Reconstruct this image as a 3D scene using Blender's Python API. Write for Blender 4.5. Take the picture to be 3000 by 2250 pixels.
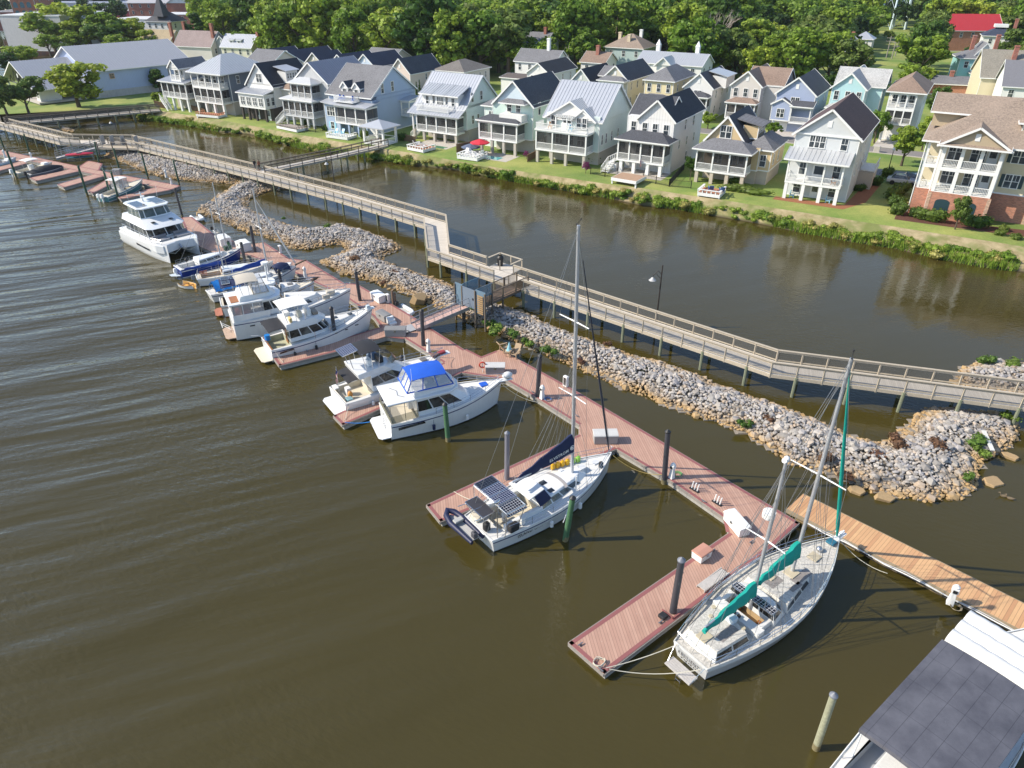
import bpy,bmesh,math,random
import numpy as np
from mathutils import Vector,Matrix
random.seed(7);rng = np.random.default_rng(7)
for o in list(bpy.data.objects): bpy.data.objects.remove(o)
C = bpy.context.scene.collection
PI = math.pi;R = math.radians

# ------------------------------------------------------------ camera, sky, sun
H = 31.0;FPX = 2080.0;TH = math.atan(2080/3475)
cd = bpy.data.cameras.new('camera');cam = bpy.data.objects.new('camera',cd);C.objects.link(cam)
cd.sensor_width = 36;cd.lens = FPX*36/3000;cd.clip_start = 0.5;cd.clip_end = 6000
cam.location = (0,0,H);cam.rotation_euler = (PI/2-TH,0,0)
bpy.context.scene.camera = cam
SUN_EL = R(38);SUN_AZ = R(-93)          # azimuth measured clockwise from +Y
w = bpy.data.worlds.new('World');bpy.context.scene.world = w;w.use_nodes = True
nt = w.node_tree;sky = nt.nodes.new('ShaderNodeTexSky');sky.sky_type = 'NISHITA';sky.sun_disc = False
sky.sun_elevation = SUN_EL;sky.sun_rotation = SUN_AZ;sky.air_density = 1.0;sky.dust_density = 0.6;sky.ozone_density = 2.0
nt.links.new(sky.outputs[0],nt.nodes['Background'].inputs[0]);nt.nodes['Background'].inputs[1].default_value = 0.15
sl = bpy.data.lights.new('sun','SUN');sl.energy = 4.4;sl.angle = R(0.5);sl.color = (1,.91,.77)
sun = bpy.data.objects.new('sun',sl);C.objects.link(sun)
sd_ = Vector((math.sin(SUN_AZ)*math.cos(SUN_EL),math.cos(SUN_AZ)*math.cos(SUN_EL),math.sin(SUN_EL)))
sun.rotation_euler = sd_.to_track_quat('Z','Y').to_euler();sun.location = (-60,0,80)
sc = bpy.context.scene
sc.view_settings.view_transform = 'Standard';sc.view_settings.look = 'None';sc.view_settings.exposure = 0.48;sc.view_settings.gamma = 1
sc.cycles.max_bounces = 5;sc.cycles.transparent_max_bounces = 12;sc.cycles.diffuse_bounces = 2;sc.cycles.glossy_bounces = 3

# ------------------------------------------------------------ survey helpers: a bearing read off the photograph met with a level plane
_c,_s = math.cos(TH),math.sin(TH)
def G(u,v,z=0.0):
    x = (u-1500)/FPX;y = -(v-1125)/FPX
    t = (H-z)/(_s - y*_c)
    return Vector((x*t,(_c+y*_s)*t,z))
A31 = R(-31);UX = Vector((math.cos(A31),math.sin(A31),0));NX = Vector((-math.sin(A31),math.cos(A31),0))
GZ = 1.7
def SN(s,n,z=GZ):            # the housing estate's own grid: s along the bank, n away from the water
    return UX*s + NX*n + Vector((0,0,z))

# ------------------------------------------------------------ materials
MC = {}
def nodes(name):
    m = bpy.data.materials.new(name);m.use_nodes = True
    return m,m.node_tree,m.node_tree.nodes['Principled BSDF'],m.node_tree.nodes,m.node_tree.links
def N(n,t,**k):
    x = n.new(t)
    for a,b in k.items(): setattr(x,a,b)
    return x
def mixc(n,l,fac,a,b,mode='MIX'):
    m = N(n,'ShaderNodeMix',data_type='RGBA',blend_type=mode)
    for s,v in ((m.inputs[0],fac),(m.inputs[6],a),(m.inputs[7],b)):
        if isinstance(v,(int,float)): s.default_value = v
        elif isinstance(v,(tuple,list)): s.default_value = (*v[:3],1)
        else: l.new(v,s)
    return m.outputs[2]
def math_(n,l,op,a,b=None,c=None,clamp=False):
    m = N(n,'ShaderNodeMath',operation=op,use_clamp=clamp)
    for i,v in enumerate((a,b,c)):
        if v is None: continue
        if isinstance(v,(int,float)): m.inputs[i].default_value = v
        else: l.new(v,m.inputs[i])
    return m.outputs[0]
def noise(n,l,vec,scale,detail=3,rough=.6):
    t = N(n,'ShaderNodeTexNoise');t.inputs['Scale'].default_value = scale;t.inputs['Detail'].default_value = detail;t.inputs['Roughness'].default_value = rough
    if vec is not None: l.new(vec,t.inputs['Vector'])
    return t.outputs[0]
def ramp(n,l,fac,stops):
    r = N(n,'ShaderNodeValToRGB');l.new(fac,r.inputs[0]);e = r.color_ramp.elements
    while len(e) < len(stops): e.new(.5)
    for k,(p,c) in enumerate(stops): e[k].position = p;e[k].color = (*c,1) if not isinstance(c,(int,float)) else (c,c,c,1)
    return r.outputs[0]
def mul(c,k): return tuple(min(1,x*k) for x in c)
def mat(name,col,rough=.55,metal=0,var=.12,scale=1.5,fine=0,bump=0,coat=0,streak=0):
    """painted or weathered surface: large blotches, fine speckle and optional vertical streaks"""
    if name in MC: return MC[name]
    m,t,p,n,l = nodes(name)
    tc = N(n,'ShaderNodeTexCoord').outputs['Object']
    f = noise(n,l,tc,scale,4)
    c = mixc(n,l,f,mul(col,1-var),mul(col,1+var))
    if fine:
        g = noise(n,l,tc,9,3,.8);g = ramp(n,l,g,[(.35,0.0),(.65,1.0)])
        c = mixc(n,l,g,c,mul(col,1-fine))
    if streak:
        mp = N(n,'ShaderNodeMapping');l.new(tc,mp.inputs[0]);mp.inputs['Scale'].default_value = (3,3,.25)
        g = ramp(n,l,noise(n,l,mp.outputs[0],1.6,4),[(.5,0.0),(.75,1.0)])
        c = mixc(n,l,math_(n,l,'MULTIPLY',g,streak),c,mul(col,.55))
    l.new(c,p.inputs['Base Color']);p.inputs['Roughness'].default_value = rough;p.inputs['Metallic'].default_value = metal
    if coat: p.inputs['Coat Weight'].default_value = coat
    if bump:
        b = N(n,'ShaderNodeBump');b.inputs['Strength'].default_value = bump;b.inputs['Distance'].default_value = .05
        l.new(noise(n,l,tc,12,3),b.inputs['Height']);l.new(b.outputs[0],p.inputs['Normal'])
    MC[name] = m;return m
def boards(name,col,col2,w=.14,axis=0,gap=.25,rough=.7,ang=0,line=.45,stain=.15):
    """boards of width w laid side by side along one object axis, each with its own tone and a dark joint"""
    if name in MC: return MC[name]
    m,t,p,n,l = nodes(name)
    tc = N(n,'ShaderNodeTexCoord').outputs['Object']
    mp = N(n,'ShaderNodeMapping');l.new(tc,mp.inputs[0]);mp.inputs['Rotation'].default_value = (0,0,ang)
    sx = N(n,'ShaderNodeSeparateXYZ');l.new(mp.outputs[0],sx.inputs[0])
    x = math_(n,l,'DIVIDE',sx.outputs[axis],w)
    fl = math_(n,l,'FLOOR',x);fr = math_(n,l,'FRACT',x)
    wn = N(n,'ShaderNodeTexWhiteNoise',noise_dimensions='1D');l.new(fl,wn.inputs['W'])
    c = mixc(n,l,wn.outputs[0],col,col2)
    st = ramp(n,l,noise(n,l,tc,.7,5),[(.45,0.0),(.7,1.0)])
    c = mixc(n,l,math_(n,l,'MULTIPLY',st,stain),c,mul(col,.5))
    dp = ramp(n,l,noise(n,l,tc,2.6,4,.75),[(.69,0.0),(.72,.55)]);c = mixc(n,l,dp,c,(.6,.58,.53))
    j = math_(n,l,'LESS_THAN',fr,gap)
    c = mixc(n,l,math_(n,l,'MULTIPLY',j,line),c,mul(col,.25))
    l.new(c,p.inputs['Base Color']);p.inputs['Roughness'].default_value = rough
    MC[name] = m;return m
def shingle(name,col):
    if name in MC: return MC[name]
    m,t,p,n,l = nodes(name)
    tc = N(n,'ShaderNodeTexCoord').outputs['Object']
    a = noise(n,l,tc,4.5,4,.8);b = noise(n,l,tc,.35,3)
    c = mixc(n,l,ramp(n,l,a,[(.35,0.0),(.65,1.0)]),mul(col,.62),mul(col,1.35))
    c = mixc(n,l,ramp(n,l,b,[(.4,0.0),(.7,.35)]),c,mul(col,1.5))
    sx = N(n,'ShaderNodeSeparateXYZ');l.new(tc,sx.inputs[0])
    fr = math_(n,l,'FRACT',math_(n,l,'DIVIDE',sx.outputs[2],.12))
    c = mixc(n,l,math_(n,l,'MULTIPLY',math_(n,l,'LESS_THAN',fr,.25),.3),c,mul(col,.4))
    l.new(c,p.inputs['Base Color']);p.inputs['Roughness'].default_value = .85
    MC[name] = m;return m
def siding(name,col,pitch=.16,vertical=False):
    if name in MC: return MC[name]
    m,t,p,n,l = nodes(name)
    tc = N(n,'ShaderNodeTexCoord').outputs['Object']
    sx = N(n,'ShaderNodeSeparateXYZ');l.new(tc,sx.inputs[0])
    q = math_(n,l,'ADD',sx.outputs[0],sx.outputs[1]) if vertical else sx.outputs[2]
    fr = math_(n,l,'FRACT',math_(n,l,'DIVIDE',q,pitch))
    j = math_(n,l,'LESS_THAN',fr,.16)
    f = noise(n,l,tc,.5,4)
    c = mixc(n,l,f,mul(col,.9),mul(col,1.07))
    c = mixc(n,l,math_(n,l,'MULTIPLY',j,.32),c,mul(col,.45))
    l.new(c,p.inputs['Base Color']);p.inputs['Roughness'].default_value = .6
    MC[name] = m;return m
def brick(name,col,mort=(.35,.3,.27)):
    if name in MC: return MC[name]
    m,t,p,n,l = nodes(name)
    tc = N(n,'ShaderNodeTexCoord').outputs['Object']
    sx = N(n,'ShaderNodeSeparateXYZ');l.new(tc,sx.inputs[0])
    cb = N(n,'ShaderNodeCombineXYZ');l.new(math_(n,l,'ADD',sx.outputs[0],sx.outputs[1]),cb.inputs[0]);l.new(sx.outputs[2],cb.inputs[1])
    b = N(n,'ShaderNodeTexBrick');l.new(cb.outputs[0],b.inputs[0])
    b.inputs['Color1'].default_value = (*mul(col,1.15),1);b.inputs['Color2'].default_value = (*mul(col,.72),1);b.inputs['Mortar'].default_value = (*mort,1)
    b.inputs['Scale'].default_value = 1;b.inputs['Brick Width'].default_value = .3;b.inputs['Row Height'].default_value = .12;b.inputs['Mortar Size'].default_value = .012
    c = mixc(n,l,ramp(n,l,noise(n,l,tc,.6,4),[(.4,0.0),(.75,.5)]),b.outputs[0],mul(col,.6))
    l.new(c,p.inputs['Base Color']);p.inputs['Roughness'].default_value = .85
    MC[name] = m;return m
def glass(name='window_glass',col=(.03,.04,.05),rough=.08):
    if name in MC: return MC[name]
    m,t,p,n,l = nodes(name)
    tc = N(n,'ShaderNodeTexCoord').outputs['Object'];oi = N(n,'ShaderNodeObjectInfo')
    a = N(n,'ShaderNodeVectorMath',operation='ADD');l.new(tc,a.inputs[0]);l.new(oi.outputs['Random'],a.inputs[1])
    f = ramp(n,l,noise(n,l,a.outputs[0],1.3,3),[(.4,0.0),(.65,1.0)])
    c = mixc(n,l,math_(n,l,'MULTIPLY',f,math_(n,l,'MULTIPLY',oi.outputs['Random'],.5)),col,(.3,.32,.3))
    l.new(c,p.inputs['Base Color']);p.inputs['Roughness'].default_value = rough;p.inputs['Specular IOR Level'].default_value = .8
    MC[name] = m;return m
def veil(name,col,alpha):
    """insect screen, wire mesh or clear vinyl: part of the light passes"""
    if name in MC: return MC[name]
    m,t,p,n,l = nodes(name)
    p.inputs['Base Color'].default_value = (*col,1);p.inputs['Roughness'].default_value = .4
    tr = N(n,'ShaderNodeBsdfTransparent');mx = N(n,'ShaderNodeMixShader');mx.inputs[0].default_value = alpha
    l.new(tr.outputs[0],mx.inputs[1]);l.new(p.outputs[0],mx.inputs[2]);l.new(mx.outputs[0],n['Material Output'].inputs[0])
    MC[name] = m;return m
def leaf(name,a,b,flower=None):
    if name in MC: return MC[name]
    m,t,p,n,l = nodes(name)
    oi = N(n,'ShaderNodeObjectInfo');ge = N(n,'ShaderNodeNewGeometry')
    c = mixc(n,l,oi.outputs['Random'],a,b)
    v = math_(n,l,'ADD',.55,math_(n,l,'MULTIPLY',ge.outputs['Random Per Island'],.9))
    vm = N(n,'ShaderNodeVectorMath',operation='SCALE');l.new(c,vm.inputs[0]);l.new(v,vm.inputs['Scale'])
    c = vm.outputs[0]
    if flower:
        k = math_(n,l,'LESS_THAN',ge.outputs['Random Per Island'],flower[1]);c = mixc(n,l,k,c,flower[0])
    l.new(c,p.inputs['Base Color']);p.inputs['Roughness'].default_value = .55;p.inputs['Specular IOR Level'].default_value = .3
    tl = N(n,'ShaderNodeBsdfTranslucent');l.new(c,tl.inputs[0]);mx = N(n,'ShaderNodeMixShader');mx.inputs[0].default_value = .38
    l.new(p.outputs[0],mx.inputs[1]);l.new(tl.outputs[0],mx.inputs[2]);l.new(mx.outputs[0],n['Material Output'].inputs[0])
    MC[name] = m;return m
def solar(name,cell=.16,col=(.012,.016,.05),line=(.45,.47,.55),lw=.1):
    if name in MC: return MC[name]
    m,t,p,n,l = nodes(name)
    tc = N(n,'ShaderNodeTexCoord').outputs['Object'];sx = N(n,'ShaderNodeSeparateXYZ');l.new(tc,sx.inputs[0])
    g = None
    for k in (0,1):
        j = math_(n,l,'LESS_THAN',math_(n,l,'FRACT',math_(n,l,'DIVIDE',sx.outputs[k],cell)),lw)
        g = j if g is None else math_(n,l,'MAXIMUM',g,j)
    l.new(mixc(n,l,g,col,line),p.inputs['Base Color']);p.inputs['Roughness'].default_value = .18;p.inputs['Coat Weight'].default_value = .6
    MC[name] = m;return m

# ------------------------------------------------------------ mesh helpers
class MB:
    def __init__(s): s.v = [];s.f = [];s.m = []
    def add(s,vs,fs,m=0):
        k = len(s.v);s.v += [tuple(x) for x in vs]
        for f in fs: s.f.append(tuple(k+i for i in f));s.m.append(m)
        return s
    def box(s,x0,x1,y0,y1,z0,z1,m=0):
        return s.add([(x0,y0,z0),(x1,y0,z0),(x1,y1,z0),(x0,y1,z0),(x0,y0,z1),(x1,y0,z1),(x1,y1,z1),(x0,y1,z1)],
                     [(3,2,1,0),(4,5,6,7),(0,1,5,4),(1,2,6,5),(2,3,7,6),(3,0,4,7)],m)
    def bar(s,p,q,w,h,m=0):          # square bar from p to q, w wide, h high
        p = Vector(p);q = Vector(q);d = (q-p).normalized()
        up = Vector((0,0,1)) if abs(d.z) < .95 else Vector((1,0,0))
        a = d.cross(up).normalized()*w/2;b = a.cross(d).normalized()*h/2
        vs = [x+y+z for x in (p,q) for y,z in ((a,b),(-a,b),(-a,-b),(a,-b))]
        return s.add(vs,[(0,1,2,3),(7,6,5,4),(0,4,5,1),(1,5,6,2),(2,6,7,3),(3,7,4,0)],m)
    def tube(s,pts,r,n=6,m=0,cap=True):
        pts = [Vector(p) for p in pts];rs = r if isinstance(r,(list,tuple)) else [r]*len(pts)
        rings = []
        for i,p in enumerate(pts):
            d = (pts[min(i+1,len(pts)-1)]-pts[max(i-1,0)]).normalized()
            up = Vector((0,0,1)) if abs(d.z) < .9 else Vector((1,0,0))
            a = d.cross(up).normalized();b = d.cross(a).normalized()
            rings.append([p+a*rs[i]*math.cos(2*PI*k/n)+b*rs[i]*math.sin(2*PI*k/n) for k in range(n)])
        return s.loft(rings,m,cap)
    def loft(s,rings,m=0,cap=True,closed=True):
        n = len(rings[0]);k = len(s.v)
        for r in rings: s.v += [tuple(x) for x in r]
        for i in range(len(rings)-1):
            for j in range(n if closed else n-1):
                a = k+i*n+j;b = k+i*n+(j+1) % n
                s.f.append((a,b,b+n,a+n));s.m.append(m)
        if cap:
            s.f.append(tuple(k+j for j in reversed(range(n))));s.m.append(m)
            s.f.append(tuple(k+(len(rings)-1)*n+j for j in range(n)));s.m.append(m)
        return s
    def prism(s,poly,z0,z1,m=0,mt=None):
        n = len(poly);vs = [(p[0],p[1],z0) for p in poly]+[(p[0],p[1],z1) for p in poly]
        s.add(vs,[tuple(range(n-1,-1,-1))]+[(i,(i+1) % n,(i+1) % n+n,i+n) for i in range(n)],m)
        k = len(s.v)-n;s.f.append(tuple(range(k,k+n)));s.m.append(m if mt is None else mt)
        return s
    def frustum(s,p0,z0,p1,z1,m=0,cap=True):
        return s.loft([[(a[0],a[1],z0) for a in p0],[(a[0],a[1],z1) for a in p1]],m,cap)
    def face(s,pts,m=0): return s.add(pts,[tuple(range(len(pts)))],m)
    def slab(s,pts,t,m=0):             # polygon given by its top, with thickness t straight down
        n = len(pts);pts = [Vector(p) for p in pts]
        return s.add(pts+[p-Vector((0,0,t)) for p in pts],[tuple(range(n)),tuple(range(2*n-1,n-1,-1))]+[((i+1) % n,i,i+n,(i+1) % n+n) for i in range(n)],m)
    def ball(s,c,r,nu=10,nv=6,m=0):
        r = (r,r,r) if isinstance(r,(int,float)) else r
        rings = []
        for j in range(nv+1):
            a = -PI/2+PI*j/nv;a = max(min(a,PI/2-.02),-PI/2+.02)
            rings.append([(c[0]+r[0]*math.cos(a)*math.cos(2*PI*i/nu),c[1]+r[1]*math.cos(a)*math.sin(2*PI*i/nu),c[2]+r[2]*math.sin(a)) for i in range(nu)])
        return s.loft(rings,m,True)
    def mesh(s,name,mats,smooth=0):
        me = bpy.data.meshes.new(name);me.from_pydata(s.v,[],s.f)
        for x in (mats if isinstance(mats,(list,tuple)) else [mats]): me.materials.append(x)
        me.polygons.foreach_set('material_index',s.m)
        bm = bmesh.new();bm.from_mesh(me);bmesh.ops.recalc_face_normals(bm,faces=bm.faces);bm.to_mesh(me);bm.free()
        if smooth:
            me.polygons.foreach_set('use_smooth',[True]*len(me.polygons));me.set_sharp_from_angle(angle=R(smooth))
        me.update();return me
    def build(s,name,mats,parent=None,smooth=0,bevel=0,label=None):
        if not s.v: return None
        return obj(name,s.mesh(name,mats,smooth),parent,bevel,label)
def obj(name,me,parent=None,bevel=0,label=None):
    o = bpy.data.objects.new(name,me);C.objects.link(o)
    if parent: o.parent = parent
    if bevel:
        b = o.modifiers.new('bevel','BEVEL');b.width = bevel;b.segments = 2;b.limit_method = 'ANGLE';b.angle_limit = R(40)
    if label: o['label'] = label
    return o
def thing(name,label,cat,loc=(0,0,0),rot=0,group=None):
    o = bpy.data.objects.new(name,None);C.objects.link(o);o.empty_display_size = .3
    o.location = loc;o.rotation_euler = (0,0,rot);return tag(o,label,cat,group)
def tag(o,label,cat,group=None):
    o['label'] = label;o['category'] = cat
    if group: o['group'] = group
    return o
def struct(o,kind='structure'): o['kind'] = kind;return o
def dup(root,loc,rot=0,label=None,group=None,scale=None):
    r = root.copy();C.objects.link(r);r.location = loc;r.rotation_euler = (0,0,rot)
    if scale: r.scale = scale if isinstance(scale,(tuple,list)) else (scale,)*3
    if label: r['label'] = label
    if group: r['group'] = group
    for ch in list(root.children):
        c = ch.copy();C.objects.link(c);c.parent = r
        for g in list(ch.children):
            d = g.copy();C.objects.link(d);d.parent = c
    return r
def quads(name,V,mats,idx=None):
    """mesh of free quads from an (n,4,3) array"""
    n = len(V);me = bpy.data.meshes.new(name)
    me.vertices.add(4*n);me.vertices.foreach_set('co',V.reshape(-1).astype(np.float32))
    me.loops.add(4*n);me.loops.foreach_set('vertex_index',np.arange(4*n,dtype=np.int32))
    me.polygons.add(n);me.polygons.foreach_set('loop_start',np.arange(0,4*n,4,dtype=np.int32))
    for x in (mats if isinstance(mats,(list,tuple)) else [mats]): me.materials.append(x)
    if idx is not None: me.polygons.foreach_set('material_index',idx.astype(np.int32))
    me.update(calc_edges=True);me.validate();return me
def text_mesh(s,size,mt,name='lettering',depth=.005,bold=0):
    cu = bpy.data.curves.new('t','FONT');cu.body = s;cu.size = size;cu.extrude = depth;cu.align_x = 'CENTER';cu.space_character = 1.15;cu.offset = bold
    o = bpy.data.objects.new('t',cu);C.objects.link(o)
    dg = bpy.context.evaluated_depsgraph_get();me = bpy.data.meshes.new_from_object(o.evaluated_get(dg))
    bpy.data.objects.remove(o);me.name = name;me.materials.clear();me.materials.append(mt);return me

white = mat('white_paint',(.78,.78,.76),.45,var=.06,streak=.12)
offwhite = mat('aged_white',(.68,.67,.62),.6,var=.1,fine=.12,streak=.25)
steel = mat('stainless_steel',(.6,.61,.63),.25,metal=.9,var=.05)
black = mat('black_rubber',(.02,.02,.022),.6)
winglass = glass()
scrn = veil('insect_screen',(.03,.03,.032),.72)
# ============================================================ SETTING: water, ground, bank, roads
def water_mat():
    m,t,p,n,l = nodes('river_water')
    geo = N(n,'ShaderNodeNewGeometry').outputs['Position']
    sx = N(n,'ShaderNodeSeparateXYZ');l.new(geo,sx.inputs[0])
    f = noise(n,l,geo,.05,4)
    c = mixc(n,l,f,(.046,.037,.009),(.064,.051,.013))
    l.new(c,p.inputs['Base Color']);p.inputs['Roughness'].default_value = .06;p.inputs['IOR'].default_value = 1.45
    # swell on the open river, west of the docks: long crests, fading towards the pontoons
    def wave(ang,sc,detail=2):
        m0 = N(n,'ShaderNodeMapping');l.new(geo,m0.inputs[0]);m0.inputs['Rotation'].default_value = (0,0,R(ang))
        mp = N(n,'ShaderNodeMapping');l.new(m0.outputs[0],mp.inputs[0]);mp.inputs['Scale'].default_value = sc
        return noise(n,l,mp.outputs[0],1,detail,.5)
    big = wave(-22,(.045,.29,1),2);mid = wave(-17,(.16,.8,1),3);fine = wave(25,(1.6,3.2,1),3)
    open_ = math_(n,l,'MULTIPLY_ADD',sx.outputs[0],-.045,.12,clamp=True)            # 0 near the docks, 1 out to the west
    side = math_(n,l,'ADD',math_(n,l,'MULTIPLY',sx.outputs[0],.772),math_(n,l,'MULTIPLY',sx.outputs[1],.636))
    river = math_(n,l,'MULTIPLY_ADD',side,-.12,4.3,clamp=True)
    k = math_(n,l,'MULTIPLY',open_,river)
    h = math_(n,l,'MULTIPLY',math_(n,l,'ADD',math_(n,l,'MULTIPLY',big,1.0),math_(n,l,'MULTIPLY',mid,.2)),math_(n,l,'MULTIPLY_ADD',k,.52,.04))
    gust = ramp(n,l,noise(n,l,geo,.06,3),[(.38,.25),(.62,1.0)])
    h = math_(n,l,'ADD',h,math_(n,l,'MULTIPLY',math_(n,l,'MULTIPLY',fine,math_(n,l,'MULTIPLY_ADD',k,.05,.026)),gust))
    b = N(n,'ShaderNodeBump');b.inputs['Strength'].default_value = 1;b.inputs['Distance'].default_value = 1
    l.new(h,b.inputs['Height']);l.new(b.outputs[0],p.inputs['Normal'])
    return m
W_ = MB();W_.face([(-900,-200,0),(900,-200,0),(900,500,0),(-900,500,0)])
struct(W_.build('water',water_mat()))

def lawn_mat():
    m,t,p,n,l = nodes('lawn_grass')
    geo = N(n,'ShaderNodeNewGeometry').outputs['Position']
    a = ramp(n,l,noise(n,l,geo,.13,4),[(.35,0.0),(.65,1.0)]);d = ramp(n,l,noise(n,l,geo,.06,3),[(.45,0.0),(.65,.7)])
    c = mixc(n,l,a,(.14,.23,.035),(.33,.34,.09));c = mixc(n,l,d,c,(.09,.16,.03))
    s = ramp(n,l,noise(n,l,geo,3.5,4,.8),[(.3,.75),(.7,1.2)])
    vm = N(n,'ShaderNodeVectorMath',operation='MULTIPLY');l.new(c,vm.inputs[0]);l.new(s,vm.inputs[1])
    l.new(vm.outputs[0],p.inputs['Base Color']);p.inputs['Roughness'].default_value = .9
    return m
def bank_mat():
    m,t,p,n,l = nodes('dry_bank_grass')
    geo = N(n,'ShaderNodeNewGeometry').outputs['Position']
    sx = N(n,'ShaderNodeSeparateXYZ');l.new(geo,sx.inputs[0])
    a = ramp(n,l,noise(n,l,geo,.8,5,.7),[(.35,0.0),(.65,1.0)])
    c = mixc(n,l,a,(.24,.2,.09),(.42,.34,.2));c = mixc(n,l,ramp(n,l,noise(n,l,geo,.22,3),[(.48,0.0),(.62,.8)]),c,(.13,.17,.035))
    mud = ramp(n,l,sx.outputs[2],[(.0,1.0),(.35,0.0)]);c = mixc(n,l,mud,c,(.06,.045,.025))
    l.new(c,p.inputs['Base Color']);p.inputs['Roughness'].default_value = .95
    return m
WL = [(-900,395),(-420,362),(0,349),(180,340),(330,333),(366,342),(475,359),(560,370),(644,387),(729,393),(852,429),(903,441),(1000,452),(1089,465),(1191,482),(1326,498),(1500,532),(1700,567),(1790,583),(1872,601),(1994,615),(2062,628),(2200,651),(2350,682),(2500,710),(2613,727),(2703,748),(2794,768),(2907,788),(3000,797),(3300,850),(4200,1010)]
TL = [(-900,380),(-420,345),(0,335),(180,326),(330,318),(385,318),(480,326),(570,340),(650,352),(740,369),(860,392),(920,402),(1020,420),(1100,432),(1200,447),(1330,470),(1500,498),(1700,527),(1800,542),(1903,554),(2010,571),(2080,580),(2200,599),(2350,622),(2500,646),(2620,664),(2720,680),(2800,692),(2910,708),(3000,723),(3300,775),(4200,930)]
def dense(a,b,k=4):
    out = []
    for i in range(len(a)-1):
        for j in range(k): out.append((a[i].lerp(a[i+1],j/k),b[i].lerp(b[i+1],j/k)))
    return out+[(a[-1],b[-1])]
BK = dense([G(u,v,0) for u,v in WL],[G(u,v,1.62) for u,v in TL])
mb = MB();rows = []
for t in (-.25,0,.12,.3,.55,.8,1.0):
    row = []
    for i,(a,b) in enumerate(BK):
        p = a.lerp(b,t);z = -.4 if t < 0 else 1.62*(t**.75)
        q = random.Random(i*7+int(t*50));j = .25 if 0 < t < 1 else 0
        row.append((p.x+q.uniform(-j,j),p.y+q.uniform(-j,j),z+q.uniform(-.12,.12)*(0 < t < 1)))
    rows.append(row)
mb.loft(rows,0,False,False);struct(mb.build('bank',bank_mat(),smooth=60))
mb = MB();r0 = [(b.x,b.y,1.62) for a,b in BK]
r1 = [(b.x+NX.x*1.2,b.y+NX.y*1.2,GZ) for a,b in BK]
r2 = [(b.x+NX.x*40,b.y+NX.y*40,GZ) for a,b in BK]
r3 = [(b.x*6+900,3500,GZ) for a,b in BK]
mb.loft([r0,r1,r2,r3],0,False,False);struct(mb.build('ground',lawn_mat()))

asph = mat('road_asphalt',(.23,.21,.2),.9,var=.12,fine=.15)
conc = mat('driveway_concrete',(.5,.46,.42),.85,var=.1,fine=.08)
def sheet(name,pts,z,m,t=.0):
    b = MB();b.face([(p.x,p.y,z) for p in pts]);return struct(b.build(name,m))
sheet('road',[SN(-185,148),SN(60,148),SN(60,143),SN(-185,143)],GZ+.006,asph)
sheet('lane',[SN(-11.5,131.3),SN(60,132),SN(60,127),SN(-11.5,126.8)],GZ+.007,asph)
for k,(a,b,n0,n1) in enumerate(((-31,-24.5,148.1,153),(-12.3,-8.5,148.1,155),(-42,-37,148.1,154),(-61,-55,148.1,152),(-92,-87,148.1,158))):
    sheet('driveway',[SN(a,n0),SN(b,n0),SN(b,n1),SN(a,n1)],GZ+.014+.001*k,conc)
for n0,n1 in ((142.9,142.9),):
    b = MB();p = SN(-185,n0);q = SN(60,n1);b.bar((p.x,p.y,GZ+.06),(q.x,q.y,GZ+.06),.18,.14);struct(b.build('kerb',conc))
mulch = mat('bark_mulch',(.13,.05,.03),.95,var=.3,fine=.4)
sheet('mulch_bed',[SN(-3.9,103.8),SN(9.5,104.4),SN(14,105),SN(14,108),SN(6,107),SN(-1.6,107),SN(-1.8,113),SN(-3.9,113)],GZ+.01,mulch)
sheet('mulch_bed',[SN(-19.8,104.9),SN(-10.4,104.9),SN(-8.2,110),SN(-7.6,121),SN(-9.6,121),SN(-10.6,107),SN(-19.8,106.6)],GZ+.01,mat('pine_straw',(.33,.13,.06),.95,var=.25,fine=.3))

# ============================================================ leaves, trees, shrubs
def puffs(cs,rs,per,size,flat=.85,seed=1):
    g = np.random.default_rng(seed);out = []
    for c,r in zip(cs,rs):
        d = g.normal(size=(per,3));d /= np.linalg.norm(d,axis=1)[:,None]
        pos = np.array(c)+d*np.array([r,r,r*flat])*g.uniform(.72,1.08,(per,1))
        nrm = d+g.normal(size=(per,3))*.45;nrm /= np.linalg.norm(nrm,axis=1)[:,None]
        a = np.cross(nrm,g.normal(size=(per,3)));a /= np.linalg.norm(a,axis=1)[:,None]+1e-9
        b = np.cross(nrm,a);s = size*g.uniform(.6,1.4,(per,1));a *= s;b *= s*.7
        out.append(np.stack([pos-a*.9,pos-b,pos+a,pos+b],1))
    return np.concatenate(out)
def core(cs,rs,k=.62):
    m = MB()
    for c,r in zip(cs,rs): m.ball(c,(r*k,r*k,r*k*.85),6,4)
    V = np.array(m.v);q = [f for f in m.f if len(f) == 4];return V[np.array(q)]
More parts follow.
